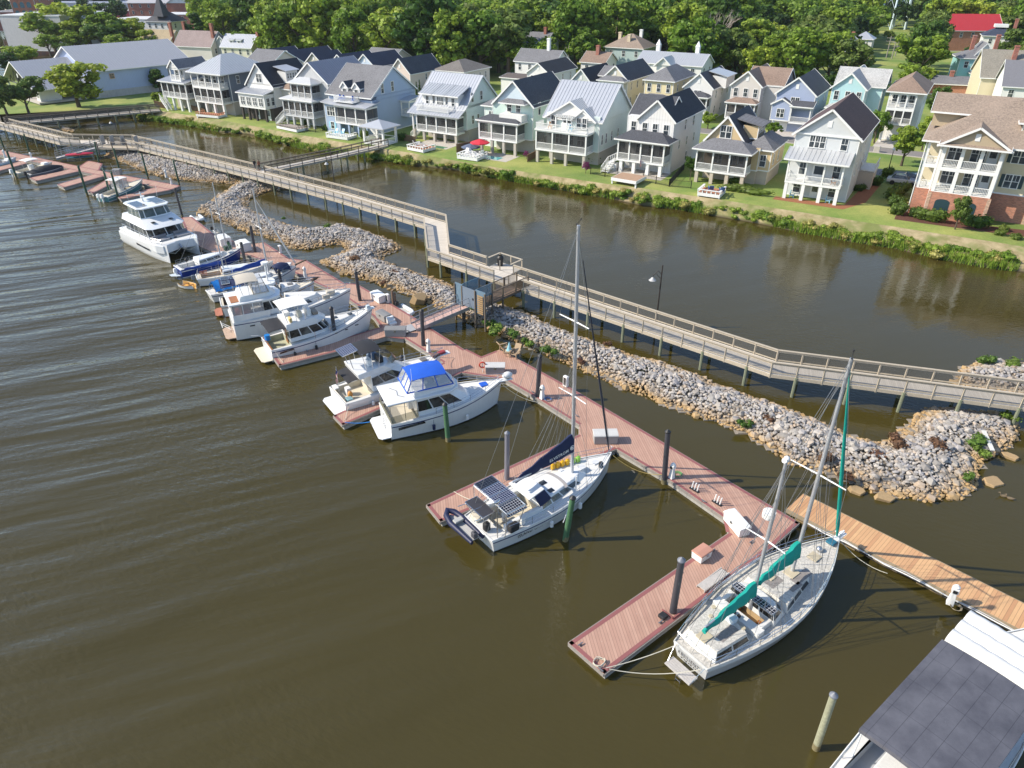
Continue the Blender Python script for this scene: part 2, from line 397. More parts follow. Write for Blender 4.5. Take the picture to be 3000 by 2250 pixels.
def crown(kind,seed):
    """crown of a unit tree, 10 m tall; returns puff centres and radii"""
    g = np.random.default_rng(seed);cs = [];rs = []
    if kind == 'tall':
        for i in range(46):
            h = g.uniform(2.6,9.2);w = 3.0*math.sin(PI*min(1,max(.08,(h-1.8)/8.2)))**.6;a = g.uniform(0,2*PI);r = w*math.sqrt(g.uniform(.15,1))
            cs.append((r*math.cos(a),r*math.sin(a),h));rs.append(g.uniform(.65,1.15))
    elif kind == 'cone':
        for i in range(40):
            h = g.uniform(1.2,9.4);w = 2.5*(1-(h/10.2))**.8;a = g.uniform(0,2*PI);r = w*math.sqrt(g.uniform(.2,1))
            cs.append((r*math.cos(a),r*math.sin(a),h));rs.append(g.uniform(.5,.9)*(1.15-h*.05))
    elif kind == 'low':
        for i in range(34):
            a = g.uniform(0,2*PI);e = g.uniform(-.15,1);r = 4.0*math.sqrt(g.uniform(.1,1))*math.sqrt(max(0,1-e*e*.75))
            cs.append((r*math.cos(a),r*math.sin(a),4.6+4.0*e));rs.append(g.uniform(.8,1.35))
    else:
        off = [(g.uniform(-1.8,1.8),g.uniform(-1.8,1.8),g.uniform(4.5,7.5)) for _ in range(5)]
        for i in range(48):
            o = off[i % 5];d = g.normal(size=3);d /= np.linalg.norm(d);r = g.uniform(.9,2.0)
            cs.append((o[0]+d[0]*r*1.15,o[1]+d[1]*r*1.15,min(9.3,max(2.4,o[2]+d[2]*r*1.1))));rs.append(g.uniform(.6,1.05))
    return cs,rs
def trunk_mesh(kind,seed,m):
    g = random.Random(seed);b = MB();top = 7 if kind != 'cone' else 8.8
    b.tube([(0,0,-.2),(.05,.03,1.5),(g.uniform(-.3,.3),g.uniform(-.3,.3),4),(g.uniform(-.5,.5),g.uniform(-.5,.5),top)],[.32,.24,.17,.06],7)
    for i in range(6 if kind != 'cone' else 0):
        a = g.uniform(0,2*PI);h = g.uniform(1.8,4.5);r = g.uniform(1.4,2.6)
        b.tube([(0,0,h),(r*.5*math.cos(a),r*.5*math.sin(a),h+.9),(r*math.cos(a),r*math.sin(a),h+2.2)],[.13,.09,.04],5)
    return b.mesh('trunk',m,50)
bark = mat('tree_bark',(.11,.085,.06),.95,var=.25,fine=.3)
lf_green = leaf('leaves_green',(.135,.235,.024),(.29,.38,.045))
lf_dark = leaf('leaves_dark',(.05,.115,.018),(.1,.175,.025))
lf_lime = leaf('leaves_lime',(.24,.33,.03),(.34,.4,.045))
lf_olive = leaf('leaves_olive',(.12,.19,.035),(.17,.22,.05))
lf_rust = leaf('leaves_rust',(.24,.15,.05),(.2,.19,.045))
lf_flower = leaf('leaves_flowering',(.07,.13,.025),(.09,.16,.03),((.62,.55,.27),.3))
TREES = {}
def tree_kind(key,kind,seed,lm,per=62,size=.3,tm=bark):
    cs,rs = crown(kind,seed);V = np.concatenate([puffs(cs,rs,per,size,seed=seed),core(cs,rs)])
    TREES[key] = (quads('crown',V,lm),trunk_mesh(kind,seed,tm))
for key,kind,seed,lm in (('g1','round',1,lf_green),('g2','round',2,lf_green),('g3','tall',3,lf_green),('g4','tall',4,lf_green),('g5','low',5,lf_green),('g6','tall',14,lf_green),
    ('d1','round',6,lf_dark),('d2','tall',7,lf_dark),('d3','cone',8,lf_dark),('l1','round',9,lf_lime),('l2','tall',10,lf_lime),('o1','round',11,lf_olive),('o2','tall',15,lf_olive),('r1','low',12,lf_rust),('f1','low',13,lf_flower)):
    tree_kind(key,kind,seed,lm)
TG = {}
def tree(key,p,h,wide=1.0,label=None,group=None,name='tree',rot=None,cat='tree'):
    cm,tm = TREES[key];r = random.Random(int(p[0]*13+p[1]*7))
    t = thing(name,label,cat,(p[0],p[1],p[2] if len(p) > 2 else GZ),r.uniform(0,6.28) if rot is None else rot,group)
    s = h/10;t.scale = (s*wide,s*wide*r.uniform(.92,1.08),s)
    obj('trunk',tm,t);obj('crown',cm,t);return t
def shrub_mesh(seed,lm,n=9,per=46,size=.11,squash=.7,name='foliage'):
    g = np.random.default_rng(seed);cs = [];rs = []
    for i in range(n):
        a = g.uniform(0,2*PI);r = .55*math.sqrt(g.uniform(0,1));cs.append((r*math.cos(a),r*math.sin(a),g.uniform(.3,.75)*squash*1.3));rs.append(g.uniform(.28,.48))
    return quads(name,np.concatenate([puffs(cs,rs,per,size,seed=seed),core(cs,rs,.7)]),lm)
# ============================================================ FLOATING DOCKS
deck_mat = boards('composite_decking',(.43,.25,.185),(.51,.315,.235),w=.17,axis=0,gap=.14,ang=R(-8),line=.55,stain=.22)
trim_mat = mat('maroon_trim',(.27,.1,.095),.6,var=.15)
float_mat = mat('dock_float',(.42,.4,.36),.8,var=.25,fine=.2,streak=.5)
DZ = .5
def dock_section(root,px,trims=(),name='deck_section'):
    P = [G(u,v,DZ) for u,v in px]
    P = [(p.x,p.y) for p in P]
    b = MB();b.prism(P,DZ-.10,DZ,0);b.build(name,[deck_mat],root)
    cx = sum(p[0] for p in P)/len(P);cy = sum(p[1] for p in P)/len(P)
    Q = [(cx+(p[0]-cx)*.985,cy+(p[1]-cy)*.985) for p in P]
    b = MB();b.prism(Q,-.1,DZ-.104,0);b.build('float',[float_mat],root)
    for i in trims:
        a = Vector((*P[i],0));c = Vector((*P[(i+1) % len(P)],0));d = (c-a).normalized();nn = Vector((-d.y,d.x,0))
        if nn.dot(Vector((cx,cy,0))-a) < 0: nn = -nn
        b = MB();t = MB()
        b.slab([(a.x,a.y,DZ+.006),(c.x,c.y,DZ+.006),(c.x+nn.x*.22,c.y+nn.y*.22,DZ+.006),(a.x+nn.x*.22,a.y+nn.y*.22,DZ+.006)],.004)
        t.bar((a-nn*.03)+Vector((0,0,DZ-.12)),(c-nn*.03)+Vector((0,0,DZ-.12)),.06,.2)
        b.build('trim',[trim_mat],root);t.build('rub_rail',[mat('weathered_rub_rail',(.3,.27,.24),.85,var=.3,fine=.2)],root)
D1 = thing('floating_dock','long brick red composite pontoon dock with fingers that holds the yachts and the ketch','dock',(0,0,0),0)
for px,tr in (
    ([(530,637),(562,635),(640,697),(697,741),(636,742),(560,712)],(0,1,3,5)),
    ([(640,697),(735,716),(774,710),(741,752),(697,741)],(0,3)),
    ([(774,710),(847,757),(898,763),(859,797),(741,752)],(0,1,3)),
    ([(898,763),(1012,832),(1051,835),(1010,868),(859,797)],(0,1,3)),
    ([(1051,835),(1201,922),(1259,960),(1185,990),(1117,958),(1093,925),(1010,868)],(0,1,4,5)),
    ([(1259,960),(1361,1025),(1300,1062),(1185,990)],(0,2)),
    ([(1361,1025),(1405,1047),(1453,1028),(1464,1024),(1529,1058),(1668,1134),(1550,1151),(1482,1112),(1352,1091),(1300,1062)],(0,1,4,6,7)),
    ([(1668,1134),(1949,1300),(1806,1314),(1698,1244),(1550,1151)],(0,3)),
    ([(1250,1479),(1697,1273),(1698,1244),(1806,1314),(1290,1528)],(0,3,4)),
    ([(1949,1300),(2341,1531),(2269,1596),(2138,1560),(2129,1521),(1966,1408),(1806,1314)],(0,1,3,4,5)),
    ([(2138,1560),(2269,1596),(1770,1974),(1666,1883)],(1,2,3)),
    ([(801,1047),(994,994),(1117,958),(1185,990),(1134,984),(990,1028),(818,1071)],(0,1,3,5,6)),
    ([(977,1218),(1300,1062),(1352,1091),(1004,1245)],(0,2,3)),
    ): dock_section(D1,px,tr)
D2 = thing('floating_dock','far left pontoon dock with short fingers holding the small outboard boats','dock',(0,0,0),0)
for px,tr in (
    ([(-160,402),(0,439),(91,458),(233,487),(200,494),(60,465),(-33,446),(-190,412)],(0,1,2,4,5,6)),
    ([(233,487),(349,511),(318,519),(200,494)],(0,2)),
    ([(349,511),(529,544),(500,556),(318,519)],(0,1,2)),
    ([(203,495),(233,501),(106,530),(87,521)],(1,2,3)),
    ([(275,510),(303,516),(187,549),(168,540)],(1,2,3)),
    ([(-20,505),(80,478),(55,464),(-60,494)],(0,3)),
    ([(458,548),(500,556),(354,583),(346,577)],(1,2,3)),
    ([(233,487),(258,470),(300,479),(290,499)],(0,1,2)),
    ([(322,520),(350,526),(272,566),(256,559)],(1,2,3)),
    ): dock_section(D2,px,tr)
wood_new = boards('new_pine_decking',(.66,.4,.2),(.5,.26,.13),w=.2,axis=0,gap=.12,ang=0,line=.6,stain=.2)
a = G(2345,1537,.6);b_ = G(3080,1863,.6);c_ = G(2277,1490,.6);d_ = G(2352,1447,.6)
e1 = G(2352,1447,.6);e2 = G(3200,1868,.6)
dv = (e2-e1).normalized();nv = Vector((dv.y,-dv.x,0));nv = nv if nv.y < 0 else -nv
D3 = thing('timber_dock','newer orange timber dock running off to the right behind the ketch','dock',(e1.x,e1.y,0),math.atan2(dv.y,dv.x))
Lw = 30;Ww = 2.15
b = MB();b.box(0,Lw,-Ww,0,.5,.6);b.build('deck',wood_new,D3)
b = MB();b.box(0,Lw,-Ww-.05,-Ww,.32,.62);b.box(0,Lw,0,.05,.32,.62);b.build('side_beam',mat('grey_beam',(.3,.24,.16),.8,var=.2),D3)
for k in range(12): b = MB();b.box(.6+k*2.5,2.0+k*2.5,-Ww+.15,-.15,-.1,.49);b.build('float',mat('tan_float',(.3,.22,.12),.8,var=.25),D3)
for k,(r,z) in enumerate(((.035,.42),(.025,.3),(.03,.5))):
    b = MB();b.tube([(1.5+i*1.2,-Ww-.12-.05*math.sin(i*1.7+k),z-.05*math.sin(i*2.1)) for i in range(24)],r,5);b.build('service_pipe',[white,black,mat('grey_pipe',(.45,.46,.47),.4)][k],D3)

# ---- piles
pile_black = mat('black_composite_pile',(.055,.055,.065),.45,var=.2,streak=.3)
pile_green = mat('green_treated_pile',(.07,.17,.08),.8,var=.3,fine=.25,streak=.4)
pile_dgreen = mat('dark_green_pile',(.035,.09,.055),.7,var=.3,fine=.2)
pile_pale = mat('pale_treated_pile',(.36,.36,.24),.85,var=.25,fine=.3,streak=.6)
cap_m = mat('pile_cap',(.16,.17,.2),.5,var=.1);cap_k = mat('black_pile_cap',(.02,.02,.022),.5);barn = mat('barnacle_band',(.24,.2,.1),.95,var=.4,fine=.4)
def pile(px,top,r,m,cm,label,z0=0.0,group=None,taper=.92):
    """px: where it enters the water; top: its tip in the photograph"""
    p = G(px[0],px[1],z0)
    kk = -(top[1]-1125)/FPX;z = H+p.y*(-_s+kk*_c)/(_c+kk*_s)
    tx = (top[0]-1500)/FPX*(p.y*_c-(z-H)*_s)
    t = thing('mooring_pile',label,'mooring pile',(p.x,p.y,0),0,group)
    dx = max(-.35,min(.35,tx-p.x))
    top_ = Vector((dx,0,z))
    b = MB();b.tube([(0-dx*.2,0,-1.5),(0,0,0),top_*.99],[r,r,r*taper],12);b.build('shaft',m,t,smooth=40)
    b = MB();b.tube([(0,0,-.05),(dx*.5/z,0,.38)],[r*1.03,r*1.02],12);b.build('tide_band',barn,t,smooth=40)
    b = MB();b.tube([top_*.985,top_,top_+Vector((0,0,r*.9))],[r*1.12,r*1.1,.02],12);b.build('cap',cm,t,smooth=30)
    return t
PB,PG,PD,PP = pile_black,pile_green,pile_dgreen,pile_pale
for px,top,r,m,cm,lab in (
    ((1968,1811),(1997,1640),.2,PB,cap_m,'black composite pile through the big red finger dock beside the ketch'),
    ((1945,1416),(1957,1264),.19,PB,cap_k,'black pile at the near dock edge right of the solar panelled sloop'),
    ((1574,1176),(1582,1042),.19,PB,cap_k,'black pile on the main dock just right of the blue topped yacht bow'),
    ((1241,1026),(1235,910),.19,PB,cap_k,'black pile near the foot of the gangway on the main dock'),
    ((1485,1420),(1486,1268),.18,mat('grey_pile',(.17,.17,.2),.5,var=.15),cap_m,'grey pile rising beside the finger dock behind the solar panelled sloop'),
    ((1178,1095),(1176,1044),.19,PB,cap_k,'short black pile between the two flybridge cruisers'),
    ((986,1012),(970,902),.19,PB,cap_k,'black pile against the side of the white trawler with the hard top'),
    ((1057,893),(1042,798),.19,PB,cap_k,'black pile at the bow of the long white trawler'),
    ((828,852),(816,792),.18,PB,cap_k,'black pile just aft of the white pilot house boat bow'),
    ((723,792),(706,712),.18,PB,cap_k,'black pile between the blue hulled sloop and the tarped sloop'),
    ((750,750),(734,664),.18,PB,cap_k,'tall black pile beside the tallest of the small sloop masts'),
    ((1656,1583),(1678,1458),.19,PG,cap_k,'green wooden pile beside the hull of the sloop with the solar arch'),
    ((1313,1292),(1303,1184),.19,PG,cap_k,'green wooden pile in front of the yacht with the royal blue top'),
    ((685,752),(666,708),.19,PG,cap_k,'mossy green pile at the bow of the blue hulled sloop'),
    ((2390,2193),(2443,2036),.17,PP,cap_m,'pale lichen covered pile standing alone in the open water at bottom right'),
    ((535,637),(512,553),.16,PB,cap_k,'black pile behind the power catamaran'),
    ((256,572),(229,487),.17,PD,PD,'thick green pile nearest the stern of the teal outboard boat'),
    ((323,572),(302,494),.16,PD,PD,'green pile against the side of the teal outboard boat'),
    ((348,585),(326,506),.16,PD,PD,'green pile carrying a white sign beside the teal boat'),
    ((525,540),(508,471),.14,PD,PD,'green pile at the outer corner of the far left dock'),
    ((434,522),(415,451),.14,PD,PD,'green pile behind the end of the far left dock below the boardwalk'),
    ((352,505),(333,436),.14,PD,PD,'green pile beside the dark shed box on the far left dock'),
    ((292,484),(277,417),.14,PD,PD,'green pile beside the red kayaks'),
    ((89,455),(70,394),.14,PD,PD,'green pile behind the far left dock left of the gangway'),
    ((13,437),(-2,398),.14,PD,PD,'green pile cut by the left edge of the picture'),
    ((49,522),(20,443),.17,PD,PD,'dark pile between the two small outboard boats at far left'),
    ): pile(px,top,r,m,cm,lab)

# ============================================================ BOARDWALKS
bw_deck = boards('weathered_boardwalk',(.56,.51,.44),(.66,.6,.52),w=.15,axis=0,gap=.12,ang=0,line=.35,stain=.12,rough=.85)
bw_wood = mat('weathered_timber',(.5,.43,.33),.85,var=.2,fine=.2,streak=.3)
bw_dark = mat('dark_timber',(.16,.13,.1),.9,var=.25,fine=.2)
bw_pile = mat('green_grey_pile',(.22,.24,.16),.9,var=.25,fine=.2,streak=.4)
mesh_v = veil('railing_wire',(.10,.10,.10),.42)
def boardwalk(label,pts,hw,zt=1.9,post=2.0,pilestep=4.0,rail=bw_wood,gaps=(),zb=-1.5,wire=True):
    """raised timber walk along a polyline; gaps: (side, from, to) measured along the walk where there is no railing"""
    t = thing('boardwalk',label,'boardwalk',(0,0,0),0)
    P = [Vector((*p,0)) for p in pts];n = len(P);Lf = [];Rt = []
    hw = hw if isinstance(hw,(list,tuple)) else [hw]*n
    for i in range(n):
        d1 = (P[i]-P[i-1]).normalized() if i else (P[1]-P[0]).normalized();d2 = (P[i+1]-P[i]).normalized() if i < n-1 else d1
        d = (d1+d2).normalized();nn = Vector((-d.y,d.x,0));k = hw[i]/max(.35,nn.dot(Vector((-d1.y,d1.x,0))))
        Lf.append(P[i]+nn*k);Rt.append(P[i]-nn*k)
    for i in range(n-1):
        a,b,c,d = Lf[i],Lf[i+1],Rt[i+1],Rt[i]
        dr = (P[i+1]-P[i]).normalized();ang = math.atan2(dr.y,dr.x)
        M_ = Matrix.Rotation(-ang,4,'Z') @ Matrix.Translation(-P[i])
        q = [M_ @ x for x in (a,b,c,d)]
        m = MB();m.slab([(x.x,x.y,zt) for x in q],.05);o = m.build('deck_section',bw_deck,t);o.location = P[i];o.rotation_euler = (0,0,ang)
        m = MB()
        for a_,b_ in ((a,b),(d,c)): m.bar(a_+Vector((0,0,zt-.2)),b_+Vector((0,0,zt-.2)),.08,.28)
        m.build('edge_beam',bw_wood,t)
    posts = [];piles_ = []
    for side,S in ((0,Lf),(1,Rt)):
        s0 = 0;rails = MB();panels = MB();low = MB()
        for i in range(n-1):
            a,b = S[i],S[i+1];L_ = (b-a).length;k = max(1,round(L_/post))
            for j in range(k):
                p = a.lerp(b,j/k);q = a.lerp(b,(j+1)/k);mid = s0+L_*(j+.5)/k
                posts.append((p.x,p.y))
                if any(g[0] == side and g[1] < mid < g[2] for g in gaps):
                    rails.build('handrail',rail,t);low.build('rail_board',rail,t)
                    if wire: panels.build('wire_panel',mesh_v,t)
                    rails = MB();panels = MB();low = MB();continue
                rails.bar(p+Vector((0,0,zt+1.08)),q+Vector((0,0,zt+1.08)),.2,.05)
                low.bar(p+Vector((0,0,zt+.93)),q+Vector((0,0,zt+.93)),.05,.12);low.bar(p+Vector((0,0,zt+.14)),q+Vector((0,0,zt+.14)),.05,.1)
                panels.face([p+Vector((0,0,zt+.18)),q+Vector((0,0,zt+.18)),q+Vector((0,0,zt+.9)),p+Vector((0,0,zt+.9))])
            k2 = max(1,round(L_/pilestep))
            for j in range(k2): p = a.lerp(b,(j+.5)/k2);piles_.append((p.x,p.y))
            s0 += L_
        posts.append((S[-1].x,S[-1].y))
        rails.build('handrail',rail,t);low.build('rail_board',rail,t)
        if wire: panels.build('wire_panel',mesh_v,t)
    pm = MB();pm.box(-.06,.06,-.06,.06,-.4,1.07);pm = pm.mesh('post',bw_dark if rail is bw_dark else bw_wood)
    lm = MB();lm.tube([(0,0,zb-zt),(0,0,-.08)],.14,8);lm = lm.mesh('pile',bw_pile,40)
    def put(lst,me,nm):
        lst = sorted(set((round(x,2),round(y,2)) for x,y in lst),key=lambda p: math.hypot(*p))
        for x,y in lst[:100]: o = obj(nm,me,t);o.location = (x,y,zt)
        if len(lst) > 100:
            m = MB()
            vs = [v.co.copy() for v in me.vertices];fs = [tuple(f.vertices) for f in me.polygons]
            for x,y in lst[100:]: m.add([(v.x+x,v.y+y,v.z+zt) for v in vs],fs)
            struct(m.build('far_'+nm+'s',me.materials[0],t),'stuff')
    put(posts,pm,'post');put(piles_,lm,'pile')
    return t
boardwalk('long pale timber boardwalk on piles that zigzags between the pond and the rock breakwater',
    [(-128,168.5),(-82.6,136.2),(-71.2,135.6),(-40.1,112.9),(-24.2,100.6),(-9.8,88.3),(-8.4,77.3),(21.7,51.3),(60,40.2)],
    [1.45,1.45,1.4,1.45,1.45,1.4,1.25,1.15,1.15],gaps=((0,103.5,106.5),(0,26,29),(0,162.8,166.6),(1,166.2,170),(1,60,65)))
boardwalk('grey boardwalk ramp crossing the pond to the white gazebo',[(-39.9,114.6),(-30.5,124.6),(-23.2,133.6)],.95,zt=1.95,post=2.2,rail=bw_dark,wire=False)
boardwalk('dark railed boardwalk along the far left shore below the warehouse',[(-104.5,153.2),(-92,161.5),(-79.5,169.2)],1.3,zt=1.9,post=2.2,rail=bw_dark)
# ============================================================ ROCK BREAKWATERS
def rock_mat():
    m,t,p,n,l = nodes('granite_rock')
    ge = N(n,'ShaderNodeNewGeometry');oi = N(n,'ShaderNodeObjectInfo');sx = N(n,'ShaderNodeSeparateXYZ');l.new(ge.outputs['Position'],sx.inputs[0])
    r = math_(n,l,'FRACT',math_(n,l,'ADD',ge.outputs['Random Per Island'],oi.outputs['Random']))
    c = ramp(n,l,r,[(0,(.24,.22,.2)),(.25,(.38,.35,.31)),(.5,(.3,.29,.3)),(.75,(.48,.44,.39)),(1,(.4,.31,.23))])
    h = math_(n,l,'ADD',sx.outputs[2],math_(n,l,'MULTIPLY',noise(n,l,ge.outputs['Position'],.6,3),.6))
    c = mixc(n,l,ramp(n,l,h,[(.5,.9),(.95,0.0)]),c,(.42,.27,.11))
    c = mixc(n,l,ramp(n,l,h,[(.22,1.0),(.38,0.0)]),c,(.07,.045,.02))
    f = ramp(n,l,noise(n,l,ge.outputs['Position'],5,4,.7),[(.3,.8),(.7,1.12)])
    vm = N(n,'ShaderNodeVectorMath',operation='MULTIPLY');l.new(c,vm.inputs[0]);l.new(f,vm.inputs[1])
    l.new(vm.outputs[0],p.inputs['Base Color']);p.inputs['Roughness'].default_value = .85
    return m
RM = rock_mat()
def ico(seed):
    bm = bmesh.new();bmesh.ops.create_icosphere(bm,subdivisions=1,radius=1);g = random.Random(seed)
    pl = [Vector((g.gauss(0,1),g.gauss(0,1),g.gauss(0,1))).normalized() for _ in range(6)];d = [g.uniform(.45,.75) for _ in pl]
    for v in bm.verts:
        v.co *= g.uniform(.82,1.1)
        for q,k in zip(pl,d):
            e = v.co.dot(q)-k
            if e > 0: v.co -= q*e
    me = bpy.data.meshes.new('rock');bm.to_mesh(me);bm.free();me.materials.append(RM);return me
RL = [(560,'under the boardwalk at far left'),(700,'in the left hook'),(900,'behind the small sloops'),(1080,'behind the long trawlers'),(1250,'left of the gangway'),(1500,'right of the gate'),(1750,'behind the dock seats'),(2050,'right of the sloop mast'),(2300,'left of the ketch masts'),(2480,'between the ketch masts'),(2650,'behind the timber dock'),(2850,'at the wide right end')]
def near(u,L): return min(L,key=lambda q: abs(q[0]-u))[1]
ROCKS = [ico(i) for i in range(10)]
BWP = [
 [(307,458),(359,475),(424,505),(509,526),(576,532),(675,539),(722,536),(722,509),(640,492),(540,474),(440,452),(390,444),(326,441)],
 [(578,618),(620,639),(669,657),(729,684),(801,702),(856,727),(904,733),(952,721),(994,718),(1020,735),(934,769),(970,787),(1012,805),(1100,829),(1080,821),(1139,847),(1212,871),(1275,899),(1345,930),(1379,949),(1436,966),(1481,990),(1536,1016),(1560,1025),(1668,1073),(1748,1106),(1833,1144),(1917,1178),(2002,1212),(2100,1241),(2193,1280),(2260,1322),(2307,1360),(2408,1385),(2480,1410),(2547,1444),(2648,1461),(2733,1474),(2817,1461),(2859,1436),(2864,1389),(2881,1360),(2931,1326),(2969,1305),(2986,1259),(2978,1233),(2902,1208),(2712,1195),(2682,1221),(2632,1263),(2598,1292),(2556,1297),(2480,1271),(2395,1233),(2277,1187),(2184,1157),(2100,1128),(2044,1102),(1938,1064),(1833,1035),(1727,997),(1622,959),(1529,912),(1453,895),(1349,853),(1297,825),(1245,808),(1188,788),(1126,767),(1127,751),(1165,735),(1177,728),(1150,705),(1073,678),(994,660),(941,672),(907,674),(843,659),(782,636),(744,620),(725,609),(731,584),(808,553),(830,540),(811,528),(760,515),(718,508),(690,540),(640,575)],
 [(2792,1124),(2817,1077),(2881,1056),(3000,1064),(3300,1110),(3300,1200),(3000,1165),(2870,1150)],
 [(176,380),(190,376),(215,380),(215,388),(190,386)],
]
def inside(p,poly):
    c = False;j = len(poly)-1
    for i in range(len(poly)):
        a,b = poly[i],poly[j]
        if (a.y > p[1]) != (b.y > p[1]) and p[0] < (b.x-a.x)*(p[1]-a.y)/(b.y-a.y)+a.x: c = not c
        j = i
    return c
def edge_d(x,y,A,B):
    px = x[:,None]-A[None,:,0];py = y[:,None]-A[None,:,1];ex = (B-A)[None,:,0];ey = (B-A)[None,:,1]
    t = np.clip((px*ex+py*ey)/(ex*ex+ey*ey+1e-9),0,1);return np.sqrt((px-t*ex)**2+(py-t*ey)**2).min(1)
rocks = [];g = random.Random(5);mound = MB();MOUNDH = []
for k,pp in enumerate(BWP):
    poly = [G(u,v,0) for u,v in pp]
    x0 = min(p.x for p in poly);x1 = max(p.x for p in poly);y0 = min(p.y for p in poly);y1 = max(p.y for p in poly)
    A = np.array([(p.x,p.y) for p in poly]);B = np.roll(A,-1,0)
    cand = []
    st = .25;yy = y0
    while yy < y1:
        xx = x0
        while xx < x1:
            q = (xx+g.uniform(-.13,.13),yy+g.uniform(-.13,.13))
            if inside(q,poly): cand.append(q)
            xx += st
        yy += st
    if not cand: continue
    ca = np.array(cand);d = edge_d(ca[:,0],ca[:,1],A,B)
    for (x,y),dd in zip(cand,d):
        z = min(1.25,.42*dd**.8)+.12*math.sin(x*1.3)*math.sin(y*1.1)
        rocks.append((x,y,z-.02,g.uniform(.12,.23) if g.random() > .06 else g.uniform(.26,.46)))
    # the heap beneath: a coarse core that closes the gaps
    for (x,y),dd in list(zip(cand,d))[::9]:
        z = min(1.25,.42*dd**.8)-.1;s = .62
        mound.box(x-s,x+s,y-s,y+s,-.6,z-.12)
struct(mound.build('breakwater_core',mat('rubble_fill',(.3,.26,.21),.95,var=.3,fine=.3)),'stuff')  # core blocks in a brown-grey tone with random blotches
def scr(x,y,z):
    d = y*_c-(z-H)*_s;u = 1500+FPX*x/d;v = 1125-FPX*(y*_s+(z-H)*_c)/d;return u,v,d
rocks = [(r,scr(*r[:3])) for r in rocks]
vis = sorted([q for q in rocks if -20 < q[1][0] < 3020 and q[1][1] < 2270],key=lambda q: -q[0][3]/q[1][2])
big = vis[:290];ids = set(id(q) for q in big)
for q in big:
    (x,y,z,s),_ = q
    o = obj('rock',ROCKS[g.randrange(10)]);o.location = (x,y,z);o.scale = (s*g.uniform(.9,1.5),s,s*g.uniform(.6,.9));o.rotation_euler = (g.uniform(-.5,.5),g.uniform(-.5,.5),g.uniform(0,6.28))
    tag(o,('broad ','smallish ')[s < .36]+('tan stained' if z < .35 else 'pale grey')+' boulder '+('at the waterline' if z < .35 else 'on the crest')+' of the breakwater '+near(scr(x,y,z)[0],RL),'rock','boulders of the breakwater heap')
RV = [(np.array([v.co[:] for v in me.vertices]),[tuple(p.vertices) for p in me.polygons]) for me in ROCKS]
m = MB()
for q in rocks:
    if id(q) in ids: continue
    (x,y,z,s),_ = q;V,F = RV[g.randrange(10)]
    a = g.uniform(0,6.28);ca,sa = math.cos(a),math.sin(a);tl = g.uniform(-.4,.4);sx,sy,sz = s*g.uniform(.9,1.5),s,s*g.uniform(.55,.95)
    P = V*np.array([sx,sy,sz]);P = P @ np.array([[ca,sa,0],[-sa,ca,0],[0,0,1]]);P[:,2] += P[:,0]*tl;P += np.array([x,y,z])
    k = len(m.v);m.v += P.tolist();m.f += [tuple(k+i for i in f) for f in F];m.m += [0]*len(F)
me = bpy.data.meshes.new('rubble');me.from_pydata(m.v,[],m.f);me.materials.append(RM);o = obj('rubble',me);struct(o,'stuff')
# large slabs that stand out
slab_m = mat('tan_slab',(.42,.29,.15),.85,var=.2,fine=.2)
for px,w,d,h,rz,tilt,lab in (
    ((1228,885),1.9,1.5,1.0,.3,.5,'large tan boulder standing in the water left of the gangway'),
    ((950,768),1.6,1.0,.25,-.5,.1,'flat orange slab at the tip of the breakwater beside the small sloops'),
    ((2910,1412),2.0,1.3,.18,.5,.08,'flat tan slab lying in the water at the far right tip of the breakwater'),
    ((2590,1460),1.6,.9,.3,-.3,.3,'tan slab tilted into the water below the wide end of the breakwater'),
    ((2510,1440),1.3,.8,.3,-.5,.25,'pale slab at the waterline left of the tilted tan slab'),
    ((2960,1340),1.5,.8,.25,-.6,.15,'reddish slab off the right side of the breakwater near the picture edge'),
    ((590,628),1.8,1.1,.4,.4,.1,'orange slab at the left tip of the hooked breakwater'),
    ((1010,800),1.5,.9,.3,.7,.3,'brown slab lying on the breakwater behind the white dock box'),
    ):
    p = G(*px,.05);b = MB();gg = random.Random(int(px[0]))
    poly = [(w/2*math.cos(a)*gg.uniform(.8,1.1),d/2*math.sin(a)*gg.uniform(.8,1.1)) for a in (0.3,1.0,2.0,2.9,3.9,5.2)]
    b.frustum(poly,-.3,[(x*.85,y*.85) for x,y in poly],h)
    o = b.build('rock_slab',slab_m,bevel=.04);o.location = (p.x,p.y,0);o.rotation_euler = (tilt,tilt*.4,rz);tag(o,lab,'rock slab')
